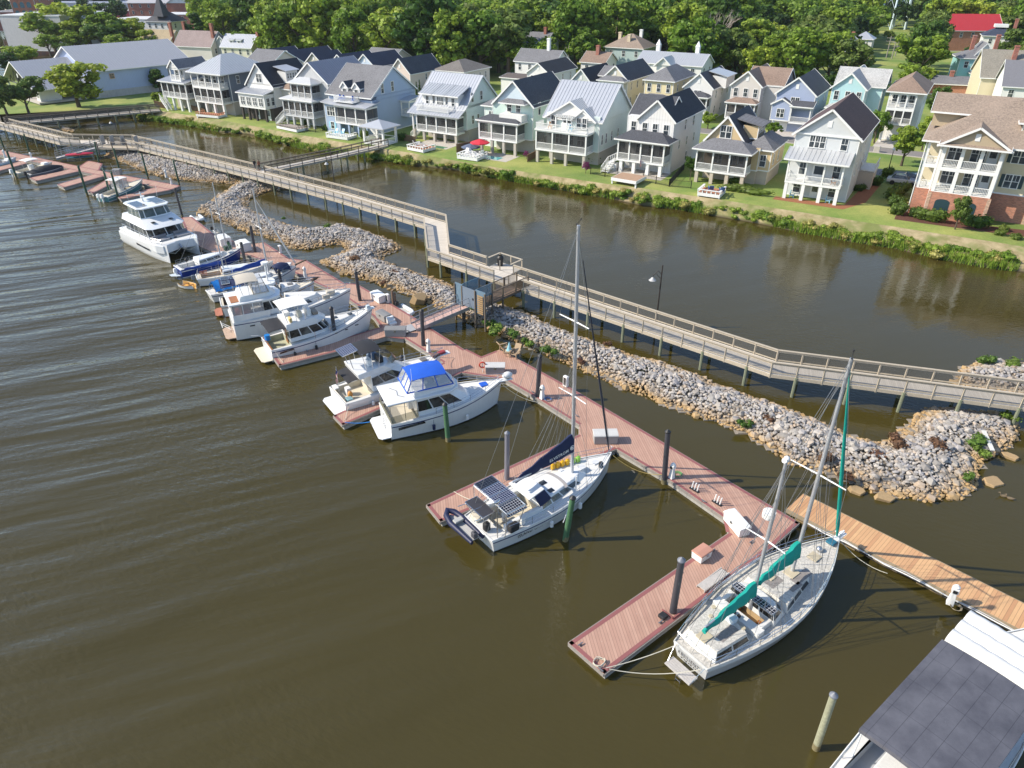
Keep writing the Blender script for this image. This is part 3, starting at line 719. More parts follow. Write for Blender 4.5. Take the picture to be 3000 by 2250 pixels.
# driftwood board and weeds on the breakwater
p = G(2882,1262,1.0);q = G(2908,1320,.9);b = MB();b.bar(p,q,.28,.08);tag(b.build('plank',offwhite),'pale weathered plank lying on the right end of the breakwater','plank')
weeds = [(shrub_mesh(40+i,(leaf('weeds',(.09,.17,.03),(.16,.24,.04)),leaf('dry_weeds',(.16,.08,.05),(.22,.13,.07)))[i % 2],n=7,per=34,size=.1)) for i in range(4)]
for i,(u,v,s,d) in enumerate(((1455,975,1.3,0),(1500,985,1.0,0),(1432,950,.9,0),(1395,905,.8,0),(1545,1010,1.0,0),(1608,1033,1.1,0),(1700,1060,.6,1),(1880,1085,.7,0),(2180,1243,.8,0),(2866,1305,1.1,0),(2876,1330,.9,0),(2955,1225,.9,0),(2840,1400,.7,0),(955,668,.9,0),(900,690,.8,1),(1040,760,1.0,1),(1160,800,.8,1),(2560,1350,1.0,1),(2620,1300,1.1,1),(2760,1320,1.2,1),(2420,1350,.9,1),(2470,1395,.9,1),(830,640,.5,0),(705,622,.6,0),(2890,1062,1.1,0),(2960,1072,1.1,0),(1780,1010,.6,1),(1990,1110,.7,1),(2250,1230,.7,1),(1120,830,.6,1))):
    p = G(u,v,.6);o = obj('weed_clump',weeds[(i % 2)*2+d]);o.location = (p.x,p.y,.45);o.scale = (s,s,s*.8);o.rotation_euler = (0,0,i)
    tag(o,('reddish brown dry weeds growing between the breakwater rocks','bright green weeds growing at the edge of the breakwater')[1-d],'weeds',('green weeds on the breakwater','dry weeds on the breakwater')[d])

# ============================================================ BANK PLANTS
bush = [shrub_mesh(60+i,leaf('bank_leaves',(.12,.22,.025),(.27,.36,.05)),n=11,per=40,size=.085) for i in range(4)]+[shrub_mesh(70+i,leaf('bank_leaves_yellow',(.28,.3,.07),(.4,.34,.11)),n=10,per=36,size=.08) for i in range(2)]
SL = [(530,'below the leftmost white house'),(640,'below the tall silver roofed house'),(750,'below the black roofed sunroom house'),(880,'below the grey batten house'),(1000,'below the sky blue house'),(1130,'right of the gazebo ramp'),(1290,'below the mint house'),(1450,'below the red parasol'),(1620,'below the house with the pergola'),(1850,'below the outside stair'),(2100,'below the tan house'),(2350,'below the pale grey house'),(2560,'left of the apartment building'),(2850,'below the apartment building')]
g = random.Random(9);nb = 0
cum = [0]
for i in range(1,len(BK)): cum.append(cum[-1]+(BK[i][0]-BK[i-1][0]).length)
def on_bank(s):
    for i in range(1,len(BK)):
        if cum[i] >= s: k = (s-cum[i-1])/(cum[i]-cum[i-1]);return BK[i-1][0].lerp(BK[i][0],k),BK[i-1][1].lerp(BK[i][1],k)
    return BK[-1]
spots = []
s = 0
while s < cum[-1]:
    a,b = on_bank(s);u,v,d = scr(a.x,a.y,0)
    if 355 < u < 3080 and not (1010 < u < 1085):
        for k in range(g.choice((1,2,2,3)) if u > 1300 else g.choice((1,2))):
            t = g.uniform(.02,.42 if u > 1250 else .3);p = a.lerp(b,t);spots.append((p.x+g.uniform(-.3,.3),p.y+g.uniform(-.3,.3),1.62*t**.75,g.choice((g.uniform(.4,.8),g.uniform(.7,1.3))),u))
    s += g.uniform(1.0,1.7)
spots.sort(key=lambda q: -q[3]/math.hypot(q[0],q[1]))
fam = struct
rest = []
for i,(x,y,z,sc_,u) in enumerate(spots):
    me = bush[g.randrange(6)]
    if i < 280:
        o = obj('bank_shrub',me);tag(o,('small ','big ')[sc_ > .8]+('yellowish' if me in bush[4:] else 'bright green')+' wild shrub '+('at the waterline' if z < .45 else 'higher on the bank')+' '+near(u,SL),'shrub','wild shrubs along the pond bank')
        o.location = (x,y,z-.12);o.scale = (sc_*1.35,sc_*1.15,sc_*.95);o.rotation_euler = (0,0,g.uniform(0,6.28))
    else: rest.append((x,y,z,sc_,me))
if rest:
    vv = []
    for x,y,z,sc_,me in rest:
        co = np.empty(len(me.vertices)*3,np.float32);me.vertices.foreach_get('co',co);V = co.reshape(-1,4,3)*sc_*1.15+np.array([x,y,z-.1]);vv.append(V)
    struct(obj('bank_undergrowth',quads('bank_undergrowth',np.concatenate(vv),leaf('bank_leaves',(0,0,0),(0,0,0)))),'stuff')
# reeds: tall blades in patches
vv = [];gg = np.random.default_rng(3)
for i in range(26000):
    s = gg.uniform(0,cum[-1]);a,b = on_bank(s);u,v,d = scr(a.x,a.y,0)
    if not (360 < u < 3080) or math.sin(s*.35)+math.sin(s*.13+1) < -.55: continue
    t = gg.uniform(-.03,.34);p = a.lerp(b,t);h = gg.uniform(.45,1.25);w_ = .055;an = gg.uniform(0,PI);dx,dy = math.cos(an)*w_,math.sin(an)*w_;lx,ly = gg.normal()*.2,gg.normal()*.2
    vv.append([(p.x-dx,p.y-dy,0),(p.x+dx,p.y+dy,0),(p.x+dx*.3+lx,p.y+dy*.3+ly,h),(p.x-dx*.3+lx,p.y-dy*.3+ly,h)])
struct(obj('reeds',quads('reeds',np.array(vv),leaf('reed_leaves',(.22,.34,.04),(.42,.42,.12)))),'stuff')
# ============================================================ BOATS
hullw = mat('gelcoat_white',(.74,.75,.75),.25,var=.05,coat=.4,streak=.12)
deckw = mat('nonskid_white',(.7,.69,.66),.6,var=.07,fine=.1)
deckc = mat('cream_deck',(.66,.6,.48),.6,var=.08,fine=.08)
agedeck = mat('aged_teak_deck',(.62,.59,.53),.85,var=.25,fine=.4,scale=2.5)
greydeck = mat('bare_grey_patch',(.3,.27,.25),.85,var=.3,fine=.4)
boot_d = mat('antifoul_dark',(.03,.03,.035),.7);blue_st = mat('navy_stripe',(.02,.035,.12),.35)
tint = glass('boat_glass',(.008,.009,.012),.12);vinyl = veil('clear_vinyl',(.55,.58,.58),.35)
bk_can = mat('black_canvas',(.022,.022,.026),.75,var=.2);nv_can = mat('navy_canvas',(.012,.022,.075),.8,var=.2)
rb_can = mat('royal_blue_canvas',(.01,.1,.55),.75,var=.15);tl_can = mat('teal_canvas',(.0,.3,.24),.75,var=.2)
cy_can = mat('bright_blue_tarp',(.01,.2,.58),.6,var=.15);tn_can = mat('tan_canvas',(.5,.45,.37),.8,var=.08);wt_can = mat('white_canvas',(.76,.75,.72),.7,var=.05)
teak = mat('varnished_teak',(.33,.13,.04),.4,var=.25);alu = mat('mast_aluminium',(.55,.57,.6),.35,metal=.6,var=.05)
wire = mat('rigging_wire',(.3,.3,.3),.4,metal=.5);rope_m = mat('pale_rope',(.55,.52,.42),.9,var=.15)
pan = solar('solar_cells');pan_b = solar('solar_cells_black',.2,(.008,.008,.012),(.12,.12,.14),.05)

class Boat:
    """x forward from the transom, y to port, z up from the waterline"""
    def __init__(s,name,label,L,Bm,fs,fb,stern,bow,zs=None,zb=None,group=None,transom=.8,pmax=.42,rise=1.8,ent=2.1):
        zs = fs if zs is None else zs;zb = fb if zb is None else zb
        a = G(*stern,zs);b = G(*bow,zb);d = (b-a);d.z = 0;s.ang = math.atan2(d.y,d.x);s.L = d.length if L is None else L
        c = (a+b)/2;c.z = 0;e = Vector((math.cos(s.ang),math.sin(s.ang),0));o = c-e*s.L/2
        s.B = Bm;s.fs = fs;s.fb = fb;s.tr = transom;s.pm = pmax;s.rise = rise;s.ent = ent
        s.t = thing(name,label,'boat',(o.x,o.y,0),s.ang,group);s.rig = MB();s.rail = MB()
    def hb(s,x):
        t = x/s.L
        if t < s.pm: return s.B/2*(s.tr+(1-s.tr)*math.sin(PI/2*t/s.pm))
        return s.B/2*max(.012,1-((t-s.pm)/(1-s.pm))**s.ent)
    def sh(s,x): return s.fs+(s.fb-s.fs)*(max(0,x/s.L))**s.rise
    def hull(s,m=hullw,boot=boot_d,stripe=None,flare=.88,rake=.06,n=22,chine=0):
        rings = []
        for i in range(n+1):
            x = s.L*i/n;b = s.hb(x);z = s.sh(x);t = i/n
            wl = b*(flare-.35*max(0,t-.5)**1.3);dx = -rake*s.L*max(0,(t-.6)/.4)**2;st = .18*s.L*.12*max(0,1-t*6) if s.tr < .75 else 0
            pr = [(0,-.7+.5*t),(wl*.62,-.35),(wl,0),(wl+(b-wl)*.12,.1),(wl+(b-wl)*.66,z*.62),(b*1.005,z-.24),(b*1.005,z-.15),(b,z)]
            ring = [(x+dx*(1-max(0,q[1])/z)+st*(1-q[1]/z),q[0],q[1]) for q in pr]
            rings.append(ring+[(q[0],-q[1],q[2]) for q in reversed(ring)])
        mb = MB();k = len(rings[0]);mi = []
        mb.loft(rings,0,True)
        for f in range(len(rings)-1):
            for j in range(k):
                jj = j if j < k//2 else k-2-j
                mb.m[f*k+j] = 1 if jj in (0,1,2) else (2 if jj == 5 and stripe else 0)
        keep = [i for i in range(len(mb.f)) if not (i < (len(rings)-1)*k and i % k == k//2-1)];mb.f = [mb.f[i] for i in keep];mb.m = [mb.m[i] for i in keep]
        mb.build('hull',[m,boot,stripe or m],s.t,smooth=35)
    def deck(s,m=deckw,well=None,drop=.6,wm=None,toe=.06,n=26,camber=.04,name='deck'):
        """deck at the sheer with an optional sunken cockpit (x0, x1, halfwidth)"""
        b = MB();xs = sorted(set([s.L*i/n for i in range(n+1)]+([well[0],well[1]] if well else [])))
        for i in range(len(xs)-1):
            x0,x1 = xs[i],xs[i+1];inw = well and x0 >= well[0]-1e-4 and x1 <= well[1]+1e-4
            for sg in (1,-1):
                h0 = min(well[2],s.hb(x0)*.9) if inw else 0;h1 = min(well[2],s.hb(x1)*.9) if inw else 0
                z0,z1 = s.sh(x0)-.03,s.sh(x1)-.03
                b.face([(x0,sg*h0,z0+camber*(1-h0/s.B)),(x1,sg*h1,z1+camber*(1-h1/s.B)),(x1,sg*(s.hb(x1)-.02),z1),(x0,sg*(s.hb(x0)-.02),z0)])
        b.build(name,m,s.t,smooth=30)
        b = MB(); 
        for sg in (1,-1): b.tube([(s.L*i/24,sg*(s.hb(s.L*i/24)-.02),s.sh(s.L*i/24)+toe/2) for i in range(25)],.035,5)
        b.bar((.02,-s.hb(0),s.sh(0)),(.02,s.hb(0),s.sh(0)),.08,.08)
        b.build('toe_rail',white if m is not agedeck else offwhite,s.t)
        if well:
            x0,x1,h = well;z = s.sh((x0+x1)/2)-drop;zt = s.sh((x0+x1)/2)-.0
            b = MB();h0,h1 = min(h,s.hb(x0)*.9),min(h,s.hb(x1)*.9)
            p = [(x0,-h0),(x1,-h1),(x1,h1),(x0,h0)]
            b.face([(x,y,z) for x,y in p])
            for i in range(4): a,c = p[i],p[(i+1) % 4];b.face([(a[0],a[1],z),(c[0],c[1],z),(c[0],c[1],zt),(a[0],a[1],zt)])
            b.build('cockpit',wm or deckc,s.t)
    def house(s,x0,x1,w0,w1,z0,z1,m=hullw,inf=.5,inb=.15,ins=.12,glass_=None,g0=.3,g1=.85,name='cabin',roof=None,over=0,front=.35,frames=0,gm=tint,sides=True):
        """tapered deckhouse; w0/w1 half widths aft/forward; glass band between heights g0 and g1"""
        def plan(k,e=0):
            a0 = x0+inb*k-e;a1 = x1-inf*k+e;i = ins*k-e
            r = (a1-a0)*.0+front
            return [(a0,-(w0-i)),(a1-r,-(w0+(w1-w0)*.8-i)),(a1-r*.25,-(w1-i)*.72),(a1,0),(a1-r*.25,(w1-i)*.72),(a1-r,w0+(w1-w0)*.8-i),(a0,w0-i)]
        b = MB();b.frustum(plan(0),z0,plan(1),z1);b.build(name,m,s.t,smooth=25,bevel=.04)
        if glass_:
            b = MB();za = z0+(z1-z0)*g0;zb = z0+(z1-z0)*g1;P0 = plan(g0,.015);P1 = plan(g1,.015)
            n = len(P0);rng_ = range(n-1) if glass_ == 'front' else range(n)
            for i in range(n):
                if i == n-1 and glass_ != 'all': continue
                if glass_ == 'sides' and i in (1,2,3,4): continue
                if glass_ == 'front' and i in (0,5): continue
                a,c = P0[i],P0[(i+1) % n];a2,c2 = P1[i],P1[(i+1) % n]
                def L_(p,q,k): return (p[0]+(q[0]-p[0])*k,p[1]+(q[1]-p[1])*k)
                nn = max(1,round(math.dist(a,c)/1.1));g_ = .06/max(.3,math.dist(a,c)/nn)
                for j in range(nn):
                    k0,k1 = (j+g_)/nn,(j+1-g_)/nn
                    q = [(*L_(a,c,k0),za),(*L_(a,c,k1),za),(*L_(a2,c2,k1),zb),(*L_(a2,c2,k0),zb)]
                    bb = MB();bb.face(q);bb.build('window',gm,s.t)
        if roof:
            b = MB();P = plan(1,.02+over);b.prism(P,z1,z1+.07);b.build('cabin_roof',roof,s.t,bevel=.025)
    def hatch(s,x,y,z,w=.5,d=.5,m=None,h=.06):
        b = MB();b.box(-w/2,w/2,-d/2,d/2,0,h);o = b.build('hatch',m or tint,s.t,bevel=.015);o.location = (x,y,z)
    def canopy(s,x0,x1,hw,z,m,name='bimini',arch=.18,legs=None,t=.04,arch_x=.1):
        b = MB();top = [];n = 8;k = 6
        for i in range(k+1):
            x = x0+(x1-x0)*i/k;e = (2*i/k-1)**2
            top.append([(x,hw*(2*j/n-1),z+arch*(1-(2*j/n-1)**2)-arch_x*e) for j in range(n+1)])
        b.loft(top,0,False,False);b.loft([[(p[0],p[1],p[2]-t) for p in r] for r in top],0,False,False)
        rim = [p for p in top[0]]+[r[-1] for r in top[1:-1]]+list(reversed(top[-1]))+[r[0] for r in reversed(top[1:-1])]
        b.loft([[(p[0],p[1],p[2]-t) for p in rim],rim],0,False)
        b.build(name,m,s.t,smooth=40)
        if legs is not None:
            b = MB()
            for x in (x0+.15,(x0+x1)/2,x1-.15):
                for sg in (1,-1): b.tube([(x*.7+(x0+x1)/2*.3,sg*hw*.97,legs),(x,sg*hw*.97,z)],.022,5)
            b.build('canopy_frame',steel,s.t)
    def rails(s,x0,x1,h=.6,step=1.3,bowloop=True,r=.016,inset=.06,sternloop=False,mid=True):
        b = MB();xs = [x0+(x1-x0)*i/max(1,round((x1-x0)/step)) for i in range(max(1,round((x1-x0)/step))+1)]
        for sg in (1,-1):
            P = [(x,sg*max(.05,s.hb(x)-inset),s.sh(x)) for x in xs]
            for p in P: b.tube([p,(p[0],p[1],p[2]+h)],r,4)
            for k in ((1,.5) if mid else (1,)): b.tube([(p[0],p[1],p[2]+h*k) for p in P],r*.9,4)
        for x,on in ((x1,bowloop),(x0,sternloop)):
            if on:
                e = s.hb(x)-inset;f = .5 if x == x1 else -.1
                b.tube([(x,e,s.sh(x)+h),(x+f,e*.4,s.sh(x)+h),(x+f,-e*.4,s.sh(x)+h),(x,-e,s.sh(x)+h)],r*1.2,4)
        b.build('guard_rail',steel,s.t)
    def mast(s,x,z0,h,r=.1,rake=0,spreaders=(.4,.68),sw=1.1,stays=True,name='mast',bow=None,back=None,masthead=True,y=0):
        tx = x-rake*h;b = MB();b.tube([(x,y,z0),((x+tx)/2,y,z0+h/2),(tx,y,z0+h)],[r,r,r*.8],10)
        b.build(name,alu,s.t,smooth=40)
        sp = MB();w = s.rig
        for k in spreaders:
            xx = x+(tx-x)*k;zz = z0+h*k
            for sg in (1,-1): sp.tube([(xx,y,zz),(xx-.15,y+sg*sw,zz+.08)],[.05,.03],6)
        sp.build('spreader',white,s.t)
        if stays:
            for sg in (1,-1):
                hbx = s.hb(x)-.08;top = (tx,y,z0+h*.97);tips = [(x+(tx-x)*k-.15,y+sg*sw,z0+h*k+.08) for k in spreaders]
                w.tube([(x-.1,sg*hbx,s.sh(x))]+tips+[top],.012,4)
                w.tube([(x-.7,sg*hbx,s.sh(x)),(x+(tx-x)*spreaders[0],y,z0+h*spreaders[0])],.012,4)
                w.tube([(x+.5,sg*hbx,s.sh(x)),(x+(tx-x)*spreaders[0],y,z0+h*spreaders[0])],.012,4)
            if bow is not None: w.tube([bow,(tx,y,z0+h*.98)],.014,4)
            if back is not None: w.tube([back,(tx,y,z0+h*.98)],.014,4)
        if masthead:
            b = MB();b.tube([(tx,y,z0+h),(tx+.02,y,z0+h+.45)],.015,4);b.tube([(tx-.3,y-.15,z0+h+.12),(tx+.3,y+.15,z0+h+.2)],.015,4);b.ball((tx+.3,y+.15,z0+h+.24),.06,6,4);b.ball((tx-.3,y-.15,z0+h+.16),.05,6,4)
            b.build('wind_instrument',black,s.t)
        return (tx,y,z0+h)
    def boomcover(s,x0,x1,z,m,h0=.45,h1=.12,r=.14,zz=0,yy=0,name='sail_cover'):
        """x0 mast end (tall) to x1 aft end"""
        rings = [];n = 14
        for i in range(n+1):
            t = i/n;x = x0+(x1-x0)*t;h = h0*(1-t)**.8+h1;w_ = r*(1-.55*t)*(1+.12*math.sin(i*2.3));y = yy*t+.03*math.sin(i*1.7);zc = z+zz*t+.03*math.sin(i*1.1)
            rings.append([(x,y+w_*math.cos(a),zc+(h*math.sin(a) if math.sin(a) > 0 else .12*math.sin(a))) for a in [2*PI*k/10 for k in range(10)]])
        b = MB();b.loft(rings);b.build(name,m,s.t,smooth=50)
    def furl(s,p,q,r=.09,m=wt_can,name='furled_headsail'):
        p = Vector(p);q = Vector(q);b = MB();b.tube([p,p.lerp(q,.08),p.lerp(q,.5),q],[r*.5,r*1.15,r,r*.4],8);b.build(name,m,s.t,smooth=50)
    def box(s,name,x0,x1,y0,y1,z0,z1,m,bevel=.03,label=None,parent=None):
        b = MB();b.box(x0,x1,y0,y1,z0,z1);return b.build(name,m,parent or s.t,bevel=bevel,label=label)
    def panel(s,x0,x1,y0,y1,z,m=pan,tx=0,ty=0,name='solar_panel',frame=True):
        b = MB();b.box(-(x1-x0)/2,(x1-x0)/2,-(y1-y0)/2,(y1-y0)/2,-.02,.02);o = b.build(name,m,s.t);o.location = ((x0+x1)/2,(y0+y1)/2,z);o.rotation_euler = (tx,ty,0)
        if frame:
            b = MB();X,Y = (x1-x0)/2,(y1-y0)/2
            for a,c in (((-X,-Y),(X,-Y)),((X,-Y),(X,Y)),((X,Y),(-X,Y)),((-X,Y),(-X,-Y))): b.bar((*a,0),(*c,0),.04,.06)
            b.build('panel_frame',steel,o)
    def platform(s,x0,hw,z,m=hullw,t=.08,r=.25):
        b = MB();b.prism([(0,-hw),(0,hw),(x0+r,hw),(x0,hw-r*1.2),(x0,-hw+r*1.2),(x0+r,-hw)],z-t,z);b.build('swim_platform',m,s.t,bevel=.02)
    def outboard(s,x,y,z=.2,k=1.0,m=white):
        b = MB();b.frustum([(x-.55*k,y-.22*k),(x-.05,y-.22*k),(x-.05,y+.22*k),(x-.55*k,y+.22*k)],z+.55*k,[(x-.5*k,y-.16*k),(x-.12,y-.16*k),(x-.12,y+.16*k),(x-.5*k,y+.16*k)],z+1.15*k)
        b.box(x-.36*k,x-.14,y-.09,y+.09,z-.6,z+.6*k);b.build('outboard_motor',m,s.t,bevel=.05*k,smooth=40)
    def done(s):
        s.rig.build('rigging',wire,s.t)
def fender(parent,x,y,z,m,r=.12,l=.5):
    b = MB();b.tube([(x,y,z),(x,y,z+.06),(x,y,z+l-.06),(x,y,z+l)],[.03,r,r,.03],8);b.tube([(x,y,z+l),(x,y,z+l+.4)],.012,4);b.build('fender',m,parent,smooth=40)
def text_on(parent,s,size,m,loc,rot,name='lettering',bold=0):
    o = obj(name,text_mesh(s,size,m,name,bold=bold),parent);o.location = loc;o.rotation_euler = rot;return o
# ---- 1 the ketch with teal sail covers
b1 = Boat('ketch','white two masted sailing yacht with teal sail covers and a weathered teak deck',None,4.15,1.15,1.75,(2022,1920),(2460,1570),transom=.52,pmax=.46,ent=1.9,rise=2.2)
b1.hull(hullw,boot_d,None,flare=.84,rake=.05,n=26);b1.deck(agedeck,well=(3.9,5.1,1.05),drop=.75,wm=mat('cockpit_wood',(.5,.36,.2),.7,var=.3),toe=.07)
b1.house(.55,3.3,1.1,1.35,1.12,1.68,offwhite,inf=.25,inb=.25,ins=.18,glass_='sides',g0=.25,g1=.8,name='aft_cabin',front=.2,roof=agedeck)
b1.house(4.75,6.4,1.5,1.3,1.2,2.0,deckw,inf=.75,inb=.05,ins=.2,glass_='all',g0=.45,g1=.9,name='dog_house',front=.4)
b1.house(6.0,9.6,1.42,.8,1.25,1.75,offwhite,inf=.4,inb=.1,ins=.15,glass_='sides',g0=.3,g1=.8,name='main_cabin',front=.7,roof=agedeck)
b1.box('cockpit_coaming',3.45,4.0,-1.45,1.45,1.15,1.5,deckw);b1.box('cockpit_side',3.9,5.0,1.05,1.3,1.15,1.55,deckw);b1.box('cockpit_side',3.9,5.0,-1.3,-1.05,1.15,1.55,deckw)
b1.box('deck_locker',2.7,3.15,-.35,.25,1.72,2.05,mat('pale_blue_box',(.55,.62,.66),.5));b1.box('cockpit_seat',4.05,4.9,.55,1.0,.5,.85,teak);b1.box('cockpit_seat',4.05,4.9,-1.0,-.55,.5,.85,teak)
sunb = solar('cell_disc_panel',.17,(.01,.01,.014),(.5,.5,.52),.14)
b1.panel(4.6,5.05,.25,1.2,2.06,sunb);b1.panel(4.6,5.1,-1.3,.05,2.06,sunb)
for x,y,z,w_,d_ in ((10.6,0,1.56,.65,.6),(8.2,-.05,1.82,.7,.65),(7.0,.45,1.82,.45,.45),(1.0,.05,1.76,.7,.6)): b1.hatch(x,y,z,w_,d_,mat('tan_hatch',(.5,.43,.3),.4))
for x,y in ((2.3,.7),(3.0,-.8),(2.9,1.0)): b = MB();b.tube([(x,y,1.74),(x,y,1.79)],.12,10);b.build('vent',mat('tan_hatch',(.5,.43,.3),.4),b1.t)
gp = MB()
for x,y,w_,d_ in ((8.4,-.55,1.4,.5),(6.9,.3,1.0,.9),(2.1,-.5,1.3,.5),(7.5,-.8,.9,.3)): gp.box(x-w_/2,x+w_/2,y-d_/2,y+d_/2,1.815,1.826) if x > 5 else gp.box(x-w_/2,x+w_/2,y-d_/2,y+d_/2,1.745,1.756)
gp.build('worn_deck_patch',greydeck,b1.t)
m1 = b1.mast(8.35,1.3,14.0,.11,.0,(.52,),1.55,bow=None,back=(.1,0,1.2));m2 = b1.mast(4.75,1.3,9.7,.1,-.0,(.5,),1.15,back=None,masthead=False)
b1.furl((12.75,0,1.95),(8.5,0,14.6),.1,tl_can);b1.rig.tube([(11.6,0,1.6),(8.4,0,10.5)],.012,4);b1.rig.tube([m1,m2],.012,4)
b1.boomcover(8.2,4.95,3.15,tl_can,.85,.16,.3,zz=-.1);b1.boomcover(4.6,.75,2.55,tl_can,.75,.12,.26,zz=-.2)
b1.box('boom',4.2,8.2,-.05,.05,2.85,2.97,alu);b1.box('boom',.8,4.6,-.05,.05,2.6,2.7,alu)
b = MB();b.tube([(5.0,.15,7.2),(5.25,.5,7.2)],.03,5);b.tube([(5.3,.5,7.05),(5.3,.5,7.4)],.32,14);b.build('radar_dome',white,b1.t,smooth=40)
b = MB();b.ball((4.75,0,11.2),.16,8,5);b.tube([(4.75,0,11.1),(4.55,0,11.2)],.13,8);b.build('wind_turbine',white,b1.t,smooth=40)
for sg in (1,-1):
    for k in (.1,.25,.5): b1.rig.tube([(8.35-k*2,sg*(b1.hb(8.3-k*2)-.05),1.5),(8.35,0,13.5*(1-k*.6))],.011,4)
    b1.rig.tube([(4.2,sg*(b1.hb(4.2)-.05),1.3),(4.75,0,10.6)],.011,4);b1.rig.tube([(.2,sg*.7,1.2),(4.75,0,10.8)],.011,4);b1.rig.tube([(2.5,sg*(b1.hb(2.5)-.05),1.3),(8.35,0,14.5)],.011,4)
b1.rails(.2,12.2,.6,1.6,sternloop=True,r=.02)
b = MB();b.box(-.95,-.3,-.85,.75,.48,.56)
for i in range(5): b.box(-.93+i*.13,-.83+i*.13,-.84,.74,.56,.575)
b.build('stern_platform',mat('grey_slats',(.5,.47,.44),.8,var=.2,fine=.2),b1.t,bevel=.03)
b = MB();b.tube([(-.95,-.3,-.3),(-.9,-.3,.55)],.02,5);b.tube([(-.95,.0,-.3),(-.9,.0,.55)],.02,5)
for z in (-.1,.15,.4): b.tube([(-.93,-.3,z),(-.93,0,z)],.018,5)
b.tube([(-.8,-.8,.5),(0,-.95,1.15)],.02,5);b.tube([(-.8,.7,.5),(0,.95,1.15)],.02,5);b.build('boarding_ladder',steel,b1.t)
b = MB();b.tube([(12.9,.0,1.8),(13.5,0,1.95)],.06,6);b.box(12.6,13.6,-.18,.18,1.72,1.78);b.build('bowsprit',white,b1.t)
b = MB();b.ball((11.2,.1,1.75),(.2,.2,.16),8,5);b.tube([(11.2,.1,1.6),(11.2,.1,1.8)],.12,8);b.build('windlass',steel,b1.t,smooth=40)
b1.box('teal_sail_bag',12.0,12.5,-.25,.25,1.7,1.85,mat('blue_bag',(.02,.13,.2),.7),.06)
b = MB();b.tube([(1.2,2.2*.62,1.35),(4.5,1.95,1.42),(8.0,1.85,1.5)],.06,8);b.build('spinnaker_pole',alu,b1.t,smooth=40)
letm = mat('dark_lettering',(.06,.05,.05),.5)
text_on(b1.t,'RESILIENT',.27,letm,(-.085,0,.78),(R(86),0,R(-90)))
b = MB()
for i,w_ in enumerate((.1,.07,.12,.08,.1,.06,.11)): b.box(-.09,-.07,-.55+i*.15,-.55+i*.15+w_,.62,.67)
b.build('small_lettering',letm,b1.t)
for y in (.5,.2,-.1): b1.hatch(3.6,y,1.52,.16,.16,black,.16)
b1.done()

# ---- 2 the sloop with the solar arch
b2 = Boat('sloop','white sloop with a navy boom cover, solar panel arch and yellow jugs on deck',None,3.95,1.15,1.6,(1400,1548),(1791,1327),transom=.74,pmax=.42,ent=2.0)
b2.hull(hullw,boot_d,blue_st,n=26,rake=.03);b2.deck(deckw,well=(1.0,4.2,.95),drop=.6,wm=deckc)
b2.house(4.1,9.3,1.3,.75,1.2,1.72,hullw,inf=.9,inb=.1,ins=.28,glass_='sides',g0=.15,g1=.75,name='cabin',front=1.2)
b2.box('coaming',1.2,4.2,.95,1.25,1.15,1.5,hullw,.06);b2.box('coaming',1.2,4.2,-1.25,-.95,1.15,1.5,hullw,.06)
b = MB();b.loft([[(3.2,-1.05,2.35),(4.5,-.95,2.5),(4.5,.95,2.5),(3.2,1.05,2.35)],[(3.2,-1.05,2.42),(4.5,-.95,2.57),(4.5,.95,2.57),(3.2,1.05,2.42)]]);b.build('hard_dodger',hullw,b2.t,bevel=.03)
b = MB();b.face([(4.5,-.95,2.5),(4.95,-1.15,1.7),(4.95,1.15,1.7),(4.5,.95,2.5)]);b.face([(3.6,-1.03,2.4),(4.5,-.95,2.5),(4.95,-1.15,1.7),(4.0,-1.2,1.5)]);b.face([(3.6,1.03,2.4),(4.5,.95,2.5),(4.95,1.15,1.7),(4.0,1.2,1.5)]);b.build('dodger_canvas',nv_can,b2.t)
b2.box('wheel_pedestal',1.9,2.1,-.12,.12,.6,1.6,hullw)
b = MB();pts = [(1.85,.42*math.cos(a),1.45+.42*math.sin(a)) for a in [i*PI/8 for i in range(17)]];b.tube(pts,.02,5);b.build('steering_wheel',steel,b2.t)
for x0,x1,y0,y1,m in ((.95,2.35,.75,1.5,pan_b),(.95,2.35,-.1,.72,pan),(.95,2.35,-1.0,-.14,pan),(.9,2.35,-2.0,-1.06,sunb)): b2.panel(x0,x1,y0+.15,y1+.15,3.05 if y0 > -1.05 else 2.9,m,tx=0 if y0 > -1.05 else R(12))
dk = mat('dark_shade_panel',(.035,.035,.045),.7,var=.15)
b2.panel(.0,.9,.35,1.3,2.35,dk);b2.panel(.0,.9,-.55,.33,2.35,dk)
b = MB()
for x in (.9,2.3):
    for y in (-1.75,1.6): b.tube([(x*.6+.3,y*.92,1.1),(x,y,3.0)],.03,6)
    b.tube([(x,-1.75,3.0),(x,1.6,3.0)],.03,6)
for y in (-1.75,1.6): b.tube([(.9,y,3.0),(2.3,y,3.0)],.03,6)
for y in (-.5,1.2): b.tube([(.5,y,1.3),(.0,y,2.3),(-.6,y,2.4)],.03,6)
b.build('solar_arch',steel,b2.t)
b = MB();b.tube([(.4,-1.45,1.15),(.4,-1.45,3.9)],.035,8);b.ball((.4,-1.45,4.0),(.25,.12,.12),8,5);b.build('antenna_pole',steel,b2.t,smooth=40)
cat_ = [(5.4,.1,1.0,1.3,mat('grey_patch',(.34,.32,.31),.7)),]
b = MB();b.loft([[(6.4+.35*math.cos(a)-(.25 if k else 0),1.0*math.sin(a),1.74) for a in [-PI/2+PI*i/10 for i in range(11)]] for k in (0,1)],0,False,False);b.build('grey_deck_arc',mat('grey_patch',(.34,.32,.31),.7),b2.t)
